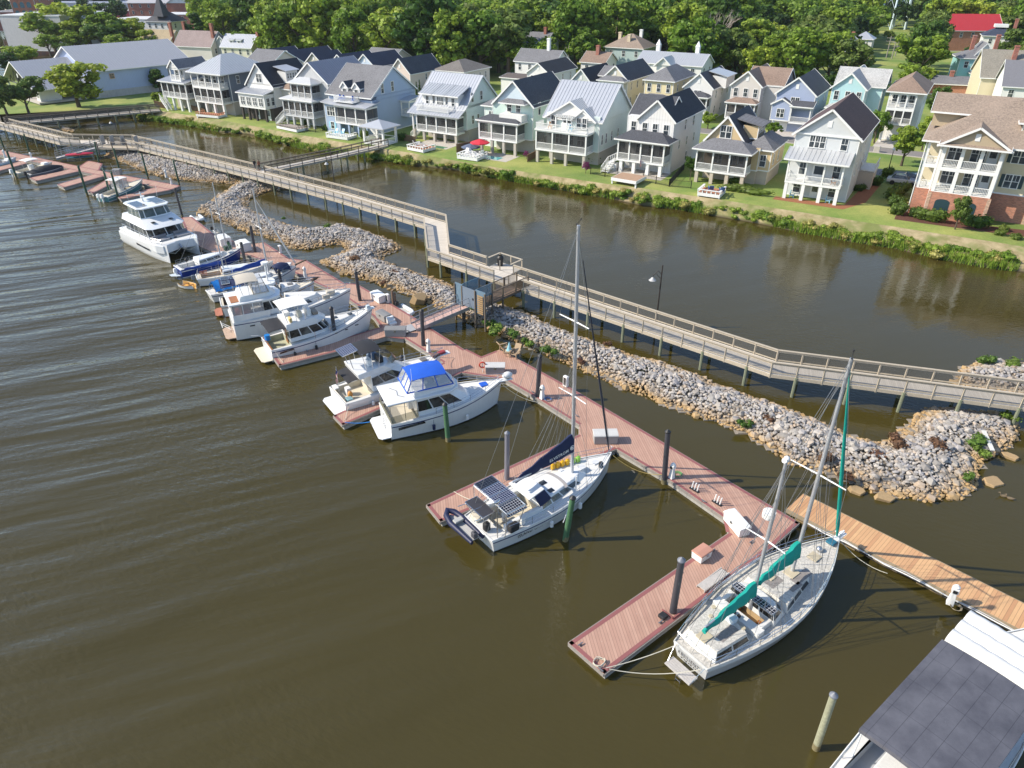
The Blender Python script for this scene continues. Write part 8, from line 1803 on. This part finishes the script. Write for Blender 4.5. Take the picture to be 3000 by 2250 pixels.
sheet('patio',[SN(-72.5,103.6),SN(-63.5,103.6),SN(-63.5,108.5),SN(-72.5,108.5)],GZ+.012,stone);sheet('patio',[SN(-85,106.5),SN(-77.5,106),SN(-77.5,112),SN(-85,112)],GZ+.012,stone);sheet('patio',[SN(-46,106),SN(-37,106),SN(-37,111),SN(-46,111)],GZ+.012,stone)
sheet('pool',[SN(-69.8,104.1),SN(-65.4,104.1),SN(-65.4,106),SN(-69.8,106)],GZ+.03,pool);sheet('pool',[SN(-81.5,106.3),SN(-78.2,106.1),SN(-78.2,107.6),SN(-81.5,107.6)],GZ+.03,mat('green_pool',(.1,.25,.14),.1))
def car(px,ang,col,label):
    p = G(*px,GZ);t = thing('parked_car',label,'car',p,ang);m = mat('car_'+label[:6].strip().replace(' ','_'),col,.25,coat=.8,var=.02)
    b = MB();prof = [(-2.2,.35),(-2.2,.85),(-1.5,.95),(1.2,.95),(2.1,.8),(2.2,.4)];b.loft([[(x,y,z) for x,z in prof] for y in (-.85,.85)]);b.build('body',m,t,bevel=.08)
    b = MB();b.frustum([(-1.6,-.78),(.9,-.78),(.9,.78),(-1.6,.78)],.94,[(-1.1,-.62),(.2,-.62),(.2,.62),(-1.1,.62)],1.42);b.build('window',tint,t,bevel=.04);b = MB();b.box(-1.1,.2,-.62,.62,1.42,1.45);b.build('roof',m,t)
    for x in (-1.35,1.35):
        for y in (-.85,.85): b = MB();b.tube([(x,y-.1,.33),(x,y+.1,.33)],.33,12);b.build('wheel',black,t)
car((2642,540),R(-31),(.55,.57,.6),'silver car parked behind the shrubs left of the apartment building');car((2672,536),R(-31),(.05,.08,.2),'navy car parked behind the shrubs left of the apartment building')
p = G(2567,446,GZ);t = thing('utility_box','small pale grey utility box standing on the lawn by the road','utility box',p,A31);b = MB();b.box(-.5,.5,-.4,.4,0,1.1);b.build('cabinet',conc,t,bevel=.04);b = MB();b.box(-.6,.6,-.5,.5,-.05,.06);b.build('plinth',conc,t)

# ============================================================ DOCK FURNITURE
def at(px,name,label,cat,rot=0,z=DZ,group=None): return thing(name,label,cat,G(*px,z),rot,group)
DA = R(-50.5)
def dock_box(px,L_,W2,h,rot,body,lid,label):
    t = at(px,'dock_box',label,'dock box',rot);b = MB();b.frustum([(-L_/2,-W2/2),(L_/2,-W2/2),(L_/2,W2/2),(-L_/2,W2/2)],.02,[(-L_/2-.03,-W2/2-.03),(L_/2+.03,-W2/2-.03),(L_/2+.03,W2/2+.03),(-L_/2-.03,W2/2+.03)],h*.8);b.build('chest',body,t,bevel=.03)
    b = MB();b.loft([[(x,-W2/2-.06,h*.82),(x,W2/2+.06,h*.82),(x,W2/2+.02,h*.95),(x,0,h),(x,-W2/2-.02,h*.92)] for x in (-L_/2-.06,L_/2+.06)]);b.build('lid',lid,t,bevel=.02);b = MB();b.box(-.08,.08,-W2/2-.09,-W2/2-.06,h*.6,h*.85);b.build('latch',steel,t)
gb = mat('grey_resin',(.33,.32,.31),.7,var=.08);gl = mat('grey_resin_lid',(.22,.22,.22),.6)
dock_box((1110,880),1.7,.9,.85,DA,white,white,'white dock box on the far edge of the dock left of the gangway');dock_box((1125,935),1.6,.8,.75,R(-50),gb,gl,'grey dock box with small white steps at its end');dock_box((1160,982),1.9,.8,.85,R(0),gb,gl,'long grey dock box beside the foot of the gangway')
dock_box((1451,1090),1.6,.8,.8,R(0),gb,mat('pale_lid',(.55,.54,.52),.6),'pale grey dock box at the bow of the blue topped yacht');dock_box((1772,1292),1.7,.85,.85,R(2),gb,mat('pale_lid',(.55,.54,.52),.6),'pale grey dock box at the bow of the solar panelled sloop');dock_box((2156,1545),1.75,.75,.75,R(-72),white,white,'white dock box at the corner of the dock with the big finger')
dock_box((2054,1633),.95,.7,.65,R(38),white,mat('salmon_lid',(.5,.25,.18),.7,var=.1),'small white dock box with a salmon wooden lid on the big finger');dock_box((657,716),1.9,1.3,1.1,DA,white,white,'white covered box beside the catamaran, left of two');dock_box((716,732),1.7,1.3,1.1,DA,white,white,'white covered box near the tall black pile, right of two');dock_box((834,788),1.5,.7,.7,R(0),white,white,'white dock box behind the bows of the small sloops')
dock_box((346,512),1.1,.9,1.0,R(0),gb,gl,'dark grey shed like box on the far left dock')
t = at((1140,943),'dock_steps','small white plastic boarding steps beside the grey dock box','steps',R(-50));b = MB()
for i in range(3): b.box(.1+i*.28,.38+i*.28,-.35,.35,0,.66-i*.22)
b.build('step_block',white,t,bevel=.02)
def pedestal(px,label,s=1.0,rot=DA,z=DZ):
    t = at(px,'power_pedestal',label,'power pedestal',rot,z);t.scale = (s,s,s);b = MB();b.frustum([(-.17,-.17),(.17,-.17),(.17,.17),(-.17,.17)],0,[(-.11,-.11),(.11,-.11),(.11,.11),(-.11,.11)],.8);b.build('base',white,t,bevel=.02)
    b = MB();b.box(-.16,.16,-.16,.16,.8,1.1);b.build('head',white,t,bevel=.03);b = MB();b.tube([(0,0,1.1),(0,0,1.18),(0,0,1.3)],[.1,.16,.04],10);b.build('lamp_cap',white,t);b = MB();b.box(-.1,.1,-.18,-.16,.85,1.02);b.build('socket_panel',black,t)
pedestal((1967,1400),'white power pedestal beside the black pile right of the blue sail covered sloop');pedestal((1256,1030),'white power pedestal beside the pile at the gangway foot');pedestal((1588,1168),'white power pedestal beside the pile near the blue topped yacht');pedestal((895,813),'white power pedestal at the bow of the tarped sloop');pedestal((2782,1768),'white power pedestal on the orange timber dock',1.1,R(-30),.6)
pedestal((488,520),'white pedestal on the far left dock end, left of two',1.0);pedestal((503,540),'white pedestal on the far left dock end, right of two',.8);pedestal((16,462),'white pedestal near the left edge of the far left dock',1.1);pedestal((95,470),'white pedestal holding a bicycle wheel on the far left dock',1.1)
def cabinet(px,label): t = at(px,'fire_cabinet',label,'cabinet',R(-50));b = MB();b.box(-.22,.22,-.14,.14,0,.95);b.build('cabinet',white,t,bevel=.03);b = MB();b.box(-.14,.14,-.16,-.14,.15,.85);b.build('window',tint,t)
cabinet((1137,886),'white fire cabinet beside the wooden post left of the gangway');cabinet((1657,1131),'white fire cabinet on the far edge of the main dock');cabinet((822,741),'white cabinet on the dock edge near the furled silver headsail')
t = at((1152,890),'short_post','brown timber post at the dock edge beside the white fire cabinet','post');b = MB();b.tube([(0,0,-1.5),(0,0,1.5)],.13,8);b.build('shaft',mat('brown_post',(.18,.12,.08),.9),t);b = MB();b.tube([(.25,.05,-1.5),(.25,.05,1.2)],.1,8);b.build('brace',mat('brown_post',(.18,.12,.08),.9),t)
for i,px in enumerate(((2034,1436),(2100,1475))):
    t = at(px,'bow_roller',('white three pronged boat chock on the dock, left of two','white three pronged boat chock on the dock, right of two')[i],'boat chock',DA);b = MB();b.box(-.35,.35,-.1,.1,0,.08);b.build('base',black,t)
    for x in (-.22,0,.22): b = MB();b.tube([(x,0,.05),(x+.08,0,.65)],.045,6);b.build('prong',white,t)
cleat_px = [(1700,1890),(1935,1825),(1990,1680),(2090,1615),(2200,1590),(1420,1470),(1560,1400),(1670,1295),(1760,1965),(1690,1220),(1860,1345),(2060,1470),(1560,1150),(900,1030)]
cm_ = MB();cm_.bar((-.16,0,.1),(.16,0,.1),.05,.05);cm_.box(-.06,-.02,-.03,.03,0,.1);cm_.box(.02,.06,-.03,.03,0,.1);cm_ = cm_.mesh('cleat',mat('dull_metal',(.25,.25,.27),.4,metal=.5))
for i,px in enumerate(cleat_px): o = obj('mooring_cleat',cm_);o.location = G(*px,DZ+.01);o.rotation_euler = (0,0,DA if i > 5 else R(38));tag(o,'small metal mooring cleat bolted to the red dock','cleat','mooring cleats on the red dock')
def rope(pts,label,m=rope_m,r=.022,sag=.4):
    P = [G(u,v,z) for u,v,z in pts];Q = []
    for a,c in zip(P,P[1:]):
        for i in range(9): k = i/8;q = a.lerp(c,k);q.z -= sag*4*k*(1-k);Q.append(q)
    b = MB();b.tube(Q,r,5);return tag(b.build('mooring_rope',m),label,'rope')
rope([(1775,1957,.6),(1985,1888,1.25)],'pale mooring rope from the big finger to the left stern corner of the ketch',sag=.15);rope([(1785,1960,.6),(2052,1962,1.1)],'pale rope hanging low from the big finger to the right stern of the ketch',sag=.35)
rope([(1797,1335,1.7),(1945,1390,.6)],'yellow mooring rope from the bow of the solar panelled sloop to the dock',mat('yellow_rope',(.5,.36,.12),.9),sag=.5);rope([(1470,1125,2.0),(1573,1178,.5)],'pale mooring rope from the blue topped yacht to the black pile',sag=.3);rope([(1668,1470,1.0),(1650,1530,1.2)],'white rope tied round the green pile beside the sloop',white,.03,.2)
rope([(2452,1572,1.7),(2600,1680,.6)],'mooring rope from the ketch bow along the timber dock',sag=.4);rope([(1215,1335-40,.6),(1180,1255,.5)],'light blue rope at the end of the short finger dock',cy_can,.04,.1) if 0 else rope([(1010,1237,.55),(1084,1236,.6)],'light blue rope from the short finger dock to the blue topped yacht',cy_can,.03,.1)
for bt,lx,ly,lz,tgt,nm in ((b3,9.0,-.6,2.1,(1500,1128),'blue topped yacht'),(b4,8.8,.6,1.9,(1330,1048),'black canopied cruiser'),(b4,.3,-1.6,1.1,(1010,1230),'black canopied cruiser stern'),(b5,9.6,-.5,2.2,(1140,950),'hard topped trawler'),(b5,.3,-1.7,1.2,(830,1062),'hard topped trawler stern'),(b6,11.2,-.5,2.4,(1060,870),'tan topped yacht'),(b7,9.2,.3,1.9,(960,845),'pilot house boat'),(s2,9.6,.4,1.5,(890,792),'tarped sloop'),(s1,7.9,.3,1.3,(800,772),'cream sloop'),(mb3,7.3,.3,1.4,(735,750),'blue hulled sloop'),(ct,10.6,2.0,2.0,(600,700),'power catamaran'),(tb,7.8,-.5,1.2,(435,545),'teal outboard boat'),(b2,1.5,1.8,1.2,(1330,1440),'solar panelled sloop stern')):
    A = bt.t.matrix_basis @ Vector((lx,ly,lz));B = G(*tgt,.55);b = MB();b.tube([A.lerp(B,k/8)-Vector((0,0,.5*(k/8)*(1-k/8))) for k in range(9)],.022,5);tag(b.build('mooring_rope',rope_m),'mooring rope from the '+nm+' to the dock','rope')
for bt,xs in ((b2,(4.2,6.8)),(b3,(3.2,6.0)),(b4,(2.2,4.6)),(b6,(4.0,6.5)),(s2,(3,5.5)),(s1,(4,)),(ct,())):
    for x in xs: fender(bt.t,x,-bt.hb(x)-.1,.35,[white,nv_can][int(x) % 2])
for i,px in enumerate(((1985,1392),(1275,1035),(1605,1172),(2800,1782),(905,820),(1190,975))):
    q = at(px,'hose_coil',('green','yellow','blue','tan','white','black')[i]+' hose coiled loosely on the dock beside a power pedestal','hose',i,DZ if i != 3 else .6);b = MB();b.tube([((.22+.003*j)*math.cos(j*.6),(.2+.003*j)*math.sin(j*.6),.03+.003*j) for j in range(36)],.018,5);b.build('coil',mat('hose_%d' % i,((.1,.3,.1),(.5,.4,.1),(.1,.2,.4),(.4,.32,.2),(.6,.6,.6),(.03,.03,.03))[i],.6),q)
t = at((1755,1943),'rope_coil','loose pale coil of rope near the end of the big finger','rope coil');b = MB();b.tube([((.3+.05*math.sin(i))*math.cos(i*.5),(.26+.04*math.cos(i*1.3))*math.sin(i*.5),.03+.004*i) for i in range(40)],.02,5);b.build('coil',rope_m,t)
t = at((2088,1703),'gangplank','weathered slatted boarding plank lying on the big finger beside the ketch','gangplank',R(38));b = MB();b.box(-1.05,1.05,-.25,.25,.12,.18);b.build('board',mat('grey_slats',(.5,.47,.44),.8),t);b = MB()
for y in (-.26,.26): b.bar((-1.1,y,.1),(1.1,y,.16),.05,.12)
b.build('side_rail',mat('grey_slats',(.5,.47,.44),.8),t)
t = at((1942,1808),'pile_guide','small black hinged box beside the pile on the big finger','dock fitting',R(38));b = MB();b.box(-.2,.2,-.2,.2,0,.2);b.build('housing',black,t,bevel=.03);b = MB();b.box(.3,.9,-.45,-.38,.01,.1);b.box(.3,.36,-.45,.35,.01,.1);b.build('collar',trim_mat,t)
# seats, table and closed parasol on the dock platform
wd = mat('weathered_adirondack',(.4,.29,.18),.8,var=.2)
o0 = G(0,0,0)*0
for px,rot,lab in (((1480,1028),R(120),'weathered wooden lounge chair on the dock platform, left of the closed parasol'),((1508,1045),R(-30),'weathered wooden lounge chair on the dock platform, right of the closed parasol')): lawn_chair(G(*px,DZ),0,0,0,0,wd,lab,rot)
t = at((1492,1040),'side_table','low wooden table with a parasol through it on the dock platform','table');b = MB();b.box(-.4,.4,-.4,.4,.42,.47);b.build('table_top',wd,t)
for x in (-.3,.3):
    for y in (-.3,.3): b = MB();b.box(x-.03,x+.03,y-.03,y+.03,0,.42);b.build('leg',wd,t)
umbrella((1492,1040),1002,.3,mat('aqua_umbrella',(.25,.5,.58),.8),'closed light aqua parasol on the dock platform',True,DZ)
t = at((1414,1090),'life_ring_stand','white post with a red life ring on the dock beside the pale box','life ring');b = MB();b.tube([(0,0,0),(0,0,1.1)],.04,6);b.build('stand',white,t);b = MB();b.tube([(.26*math.cos(a),-.08,.75+.26*math.sin(a)) for a in [i*PI/8 for i in range(17)]],.06,6);b.build('ring',mat('life_ring_red',(.6,.06,.03),.5),t)
# gate, ramp and gangway in the middle
g0 = G(1377,899,1.9);g1 = G(1530,832,1.9);rd = (g1-g0);ra = math.atan2(rd.y,rd.x);L_ = rd.length
t = thing('access_ramp','brown timber ramp with slatted railings between the gate and the boardwalk','ramp',g0,ra);b = MB();b.box(0,L_+.6,-.8,.8,-.06,0);b.build('deck',boards('brown_ramp_deck',(.3,.2,.14),(.24,.16,.11),w=.15,axis=0),t)
for y in (-.8,.8):
    b = MB();b.bar((0,y,1.05),(L_,y,1.05),.1,.06);b.bar((0,y,.12),(L_,y,.12),.06,.08);b.bar((0,y,-.15),(L_,y,-.15),.06,.25)
    for i in range(int(L_/.16)): b.box(i*.16,i*.16+.04,y-.02,y+.02,.1,1.05)
    b.build('railing',mat('dark_timber',(.16,.13,.1),.9),t)
    for i in range(5): b = MB();b.box(L_*i/4-.06,L_*i/4+.06,y-.08,y+.08,-3.2 if i in (0,2) else -.3,1.12);b.build('post',mat('dark_timber',(.16,.13,.1),.9),t)
t = thing('dock_gate','pale blue and slatted wooden security gate between the gangway and the ramp','gate',g0,ra);pb_ = mat('pale_blue_gate_panel',(.13,.2,.26),.6,var=.1);sl_ = mat('tan_slats',(.36,.24,.12),.8,var=.15)
b = MB();b.box(-.1,0,-2.2,-.9,-.3,2.1);b.build('side_panel',pb_,t);b = MB();b.box(-.12,-.02,.9,1.9,-.3,2.1);b.build('side_panel',pb_,t)
b = MB();b.box(-.05,2.2,.86,.92,0,2.2);b.box(-.05,2.2,-.92,-.88,.9,2.1);b.build('screen_panel',veil('blue_mesh',(.14,.26,.36),.5),t)
b = MB()
for i in range(9): b.box(-.25,-.18,-2.0,-1.25,-.2+i*.22,-.07+i*.22)
b.build('slats',sl_,t)
for x,y in ((-.15,-2.2),(-.15,-.9),(-.15,.9),(-.15,1.9),(2.2,.9),(2.2,-.9)): b = MB();b.box(x-.08,x+.08,y-.06,y+.06,-1.9,2.0);b.build('post',mat('dark_timber',(.16,.13,.1),.9),t)
b = MB();b.box(-.18,-.1,-.85,.85,.05,2.0);b.build('door',mat('grey_gate_door',(.16,.2,.25),.5),t);b = MB();b.box(-.22,-.18,-.7,-.55,.95,1.15);b.build('lock_box',black,t)
a0,a1 = G(1212,958,.62),G(1366,893,1.85);d = a1-a0;gw = thing('gangway','aluminium railed gangway with pink decking from the dock up to the gate','gangway',a0,math.atan2(d.y,d.x));Lg = Vector((d.x,d.y)).length;dz = d.z
b = MB();b.loft([[(0,-.75,0),(0,.75,0),(0,.75,-.1),(0,-.75,-.1)],[(Lg,-.75,dz),(Lg,.75,dz),(Lg,.75,dz-.1),(Lg,-.75,dz-.1)]]);b.build('deck',boards('gangway_decking',(.5,.34,.3),(.44,.29,.25),w=.3,axis=0,gap=.15),gw)
al = mat('grey_aluminium',(.32,.34,.36),.4,metal=.5)
for y in (-.78,.78):
    b = MB();b.bar((0,y,-.05),(Lg,y,dz-.05),.06,.35)
    for h_ in (.55,1.05): b.tube([(0,y,h_),(Lg,y,dz+h_)],.035,6)
    for i in range(7): x = Lg*i/6;b.tube([(x,y,dz*i/6),(x,y,dz*i/6+1.05)],.03,6)
    b.build('handrail',al,gw)
b = MB();b.loft([[(-1.3,-.7,-.1),(-1.3,.7,-.1),(-1.3,.7,-.12),(-1.3,-.7,-.12)],[(0,-.7,.03),(0,.7,.03),(0,.7,0),(0,-.7,0)]]);b.build('ramp_plate',mat('grey_plate',(.42,.42,.42),.5,metal=.3),gw)
# bump out with the litter bin on the boardwalk
q0 = Vector((-2.55,73.8,0));t = thing('boardwalk_lookout','small railed lookout on the far side of the boardwalk holding a black litter bin','lookout',(q0.x,q0.y,1.9),R(-40.8));b = MB();b.box(0,3.2,0,1.9,-.05,0);b.build('deck',bw_deck,t);b = MB();b.box(0,3.2,1.85,1.95,-.3,-.05);b.build('edge_beam',bw_wood,t)
b = MB();b.bar((0,0,1.08),(0,1.9,1.08),.2,.05);b.bar((0,1.9,1.08),(3.2,1.9,1.08),.2,.05);b.bar((3.2,1.9,1.08),(3.2,0,1.08),.2,.05);b.build('handrail',bw_wood,t);b = MB();b.face([(0,1.9,.15),(3.2,1.9,.15),(3.2,1.9,.95),(0,1.9,.95)]);b.face([(0,0,.15),(0,1.9,.15),(0,1.9,.95),(0,0,.95)]);b.build('wire_panel',mesh_v,t)
for x,y in ((0,1.9),(1.6,1.9),(3.2,1.9)): b = MB();b.box(x-.06,x+.06,y-.06,y+.06,-3,1.07);b.build('post',bw_wood,t)
p = q0+Vector((1.25,.35,1.9));t = thing('litter_bin','black slatted litter bin in the boardwalk lookout','litter bin',p);b = MB();b.tube([(0,0,.02),(0,0,.1),(0,0,.95)],[.28,.3,.36],14);b.build('bin',black,t);b = MB();b.tube([(0,0,.96),(0,0,1.15)],[.38,.2],14,cap=False);b.build('lid',ir,t)
# far left gangway, kayaks, rack
a0,a1 = G(165,463,.6),G(300,428,1.85);d = a1-a0;gw = thing('gangway','aluminium gangway rising from the far left dock towards the boardwalk','gangway',a0,math.atan2(d.y,d.x));Lg = Vector((d.x,d.y)).length;dz = d.z;b = MB();b.loft([[(0,-.8,0),(0,.8,0),(0,.8,-.1),(0,-.8,-.1)],[(Lg,-.8,dz),(Lg,.8,dz),(Lg,.8,dz-.1),(Lg,-.8,dz-.1)]]);b.build('deck',mat('pale_grating',(.5,.48,.45),.6),gw)
for y in (-.85,.85):
    b = MB();b.bar((0,y,-.05),(Lg,y,dz-.05),.06,.35)
    for h_ in (.4,.75,1.1): b.tube([(0,y,h_),(Lg,y,dz+h_)],.04,5)
    for i in range(9): x = Lg*i/8;b.tube([(x,y,dz*i/8),(x,y,dz*i/8+1.1)],.035,5)
    b.build('handrail',al,gw)
t = thing('landing_stage','grey timber landing with tall pale gate panels where the far left gangway meets the boardwalk','landing',G(300,428,1.85),R(-5));b = MB();b.box(-.5,8.5,-1.5,2.0,-.25,0);b.build('deck',bw_wood,t)
for x in (-.2,1.6,3.6,6.2): b = MB();b.box(x-.04,x+.04,.3,1.4,.1,1.7);b.build('gate_panel',mat('grey_gate_panel',(.3,.3,.3),.7),t)
for y in (-1.5,2.0): b = MB();b.bar((0,y,1.05),(8.5,y,1.05),.1,.06);b.bar((0,y,.5),(8.5,y,.5),.06,.1);b.build('handrail',bw_wood,t)
for x in (0,2.8,5.6,8.4):
    for y in (-1.45,1.95): b = MB();b.tube([(x,y,-3.2),(x,y,1.05)],.1,6);b.build('post',bw_dark,t)
t = thing('kayak_rack','low metal rack on the far left dock carrying the kayaks','rack',G(238,470,DZ),R(20));b = MB()
for x in (-2,0,2): b.tube([(x,-.4,0),(x,-.4,1.0)],.03,5);b.tube([(x,.4,0),(x,.4,1.0)],.03,5);b.tube([(x,-.5,.95),(x,.5,.95)],.03,5);b.tube([(x,-.5,.4),(x,.5,.4)],.03,5)
b.build('frame',al,t);rk = G(238,470,DZ)
def kayak(dy,z,m,label):
    k = thing('kayak',label,'kayak',rk+Vector((-dy*.34,dy*.94,z)),R(20));rings = []
    for i in range(9): tt = i/8;x = -2.2+4.4*tt;w_ = .34*math.sin(PI*max(.03,min(.97,tt)))**.6;rings.append([(x,w_*math.cos(a),.06+.16*math.sin(a)*(w_/.34+.2)) for a in [j*PI/4 for j in range(8)]])
    b = MB();b.loft(rings);b.build('hull',m,k,smooth=50);b = MB();b.prism([(.5*math.cos(a),.2*math.sin(a)) for a in [j*PI/5 for j in range(10)]],.2,.25);b.build('cockpit',black,k)
kayak(-.25,1.05,mat('kayak_red',(.5,.03,.06),.4),'red kayak on the top of the rack, nearer the river');kayak(.3,1.05,mat('kayak_red',(.5,.03,.06),.4),'red kayak on the top of the rack, nearer the boardwalk');kayak(.0,.5,mat('kayak_teal',(.02,.14,.18),.4),'dark teal kayak on the lower bar of the rack')
# ducks
def duck(px,rot,label):
    t = thing('duck',label,'duck',G(*px,0),rot);br_ = mat('brown_feathers',(.2,.15,.09),.8,var=.3,fine=.3)
    rings = [[(x,w_*math.cos(a),.06+hh*math.sin(a)+zz) for a in [j*PI/4 for j in range(8)]] for x,w_,hh,zz in ((-.26,.02,.02,.06),(-.18,.08,.06,.02),(-.05,.12,.1,0),(.1,.11,.1,0),(.2,.07,.08,.04),(.24,.045,.05,.14),(.27,.05,.05,.22),(.33,.03,.03,.22),(.4,.015,.01,.21))]
    b = MB();b.loft(rings);b.build('body',br_,t,smooth=60)
duck((2940,1455),R(160),'brown duck swimming at the right edge, left of the pair');duck((2959,1462),R(150),'brown duck swimming at the right edge, right of the pair')
# two walkers on the boardwalk
def person(loc,rot,top,legs,label,hair=(.03,.02,.015),step=.12):
    t = thing('person',label,'person',loc,rot)
    J = {'pel':(0,0,.95),'ch':(0,.02,1.28),'nk':(0,0,1.48),'hd':(0,-.02,1.62),'hd2':(0,-.02,1.72),'lh':(.09,0,.9),'lk':(.1,-step,.5),'la':(.1,-step*.4,.08),'lt':(.1,-step*.4-.16,.03),'rh':(-.09,0,.9),'rk':(-.1,step*.2,.5),'ra':(-.1,step*1.4,.1),'rt':(-.1,step*1.4-.15,.03),
         'ls':(.18,0,1.42),'le':(.26,.05,1.14),'lw':(.24,-.12,.92),'lf':(.24,-.16,.84),'rs':(-.18,0,1.42),'re':(-.26,.02,1.14),'rw':(-.24,-.1,.92),'rf':(-.24,-.14,.84)}
    rad = {'pel':.15,'ch':.16,'nk':.06,'hd':.095,'hd2':.08,'lh':.09,'lk':.06,'la':.04,'lt':.035,'rh':.09,'rk':.06,'ra':.04,'rt':.035,'ls':.06,'le':.042,'lw':.03,'lf':.03,'rs':.06,'re':.042,'rw':.03,'rf':.03}
    ks = list(J);E = [('pel','ch'),('ch','nk'),('nk','hd'),('hd','hd2'),('pel','lh'),('lh','lk'),('lk','la'),('la','lt'),('pel','rh'),('rh','rk'),('rk','ra'),('ra','rt'),('ch','ls'),('ls','le'),('le','lw'),('lw','lf'),('ch','rs'),('rs','re'),('re','rw'),('rw','rf')]
    me = bpy.data.meshes.new('body');me.from_pydata([J[k] for k in ks],[(ks.index(a),ks.index(c)) for a,c in E],[]);o = obj('body',me);md = o.modifiers.new('s','SKIN');me.skin_vertices
    if not me.skin_vertices: bm = bmesh.new();bm.from_mesh(me);bm.verts.layers.skin.verify();bm.to_mesh(me);bm.free()
    for i,k in enumerate(ks): me.skin_vertices[0].data[i].radius = (rad[k]*(1.25 if k in ('ch','pel') else 1),rad[k])
    me.skin_vertices[0].data[0].use_root = True;o.modifiers.new('u','SUBSURF').levels = 1
    dg = bpy.context.evaluated_depsgraph_get();m2 = bpy.data.meshes.new_from_object(o.evaluated_get(dg));bpy.data.objects.remove(o)
    sk = mat('skin_tone',(.42,.25,.17),.6);tm_ = mat('cloth_'+top[0],top[1],.85);lm_ = mat('cloth_'+legs[0],legs[1],.85)
    for q in (sk,tm_,lm_): m2.materials.append(q)
    for f in m2.polygons:
        c = f.center;f.material_index = 0 if c.z > 1.5 or (abs(c.x) > .2 and c.z < 1.12) or c.z < .06 else (1 if c.z > .98 else (2 if c.z > .35 else 0));f.use_smooth = True
    obj('body',m2,t);b = MB();b.ball((0,.01,1.72),(.1,.115,.1),10,6);b.build('hair',mat('dark_hair',hair,.8),t,smooth=50);b = MB();b.ball((0,-.11,1.64),(.018,.02,.025),6,4);b.build('nose',sk,t)
c0 = G(753,500,1.9)
person(Vector((c0.x-.25,c0.y+.1,1.9)),R(230),('black_top',(.02,.02,.022)),('grey_shorts',(.12,.12,.13)),'person in a black top and shorts walking on the boardwalk near the ramp');person(Vector((c0.x+.5,c0.y-.1,1.9)),R(240),('rust_top',(.22,.08,.04)),('dark_trousers',(.04,.035,.03)),'person in a rust brown top standing on the boardwalk near the ramp')
# ============================================================ AIR
hz = MB();hz.box(-1300,1300,-160,1600,-1.5,62)
hm = bpy.data.materials.new('thin_haze');hm.use_nodes = True;hn = hm.node_tree;hn.nodes.clear();ho = hn.nodes.new('ShaderNodeOutputMaterial');hv = hn.nodes.new('ShaderNodeVolumePrincipled')
hv.inputs['Color'].default_value = (.85,.92,1,1);hv.inputs['Density'].default_value = .00008;hv.inputs['Anisotropy'].default_value = .3;hn.links.new(hv.outputs[0],ho.inputs['Volume'])
struct(hz.build('haze',hm),'stuff')
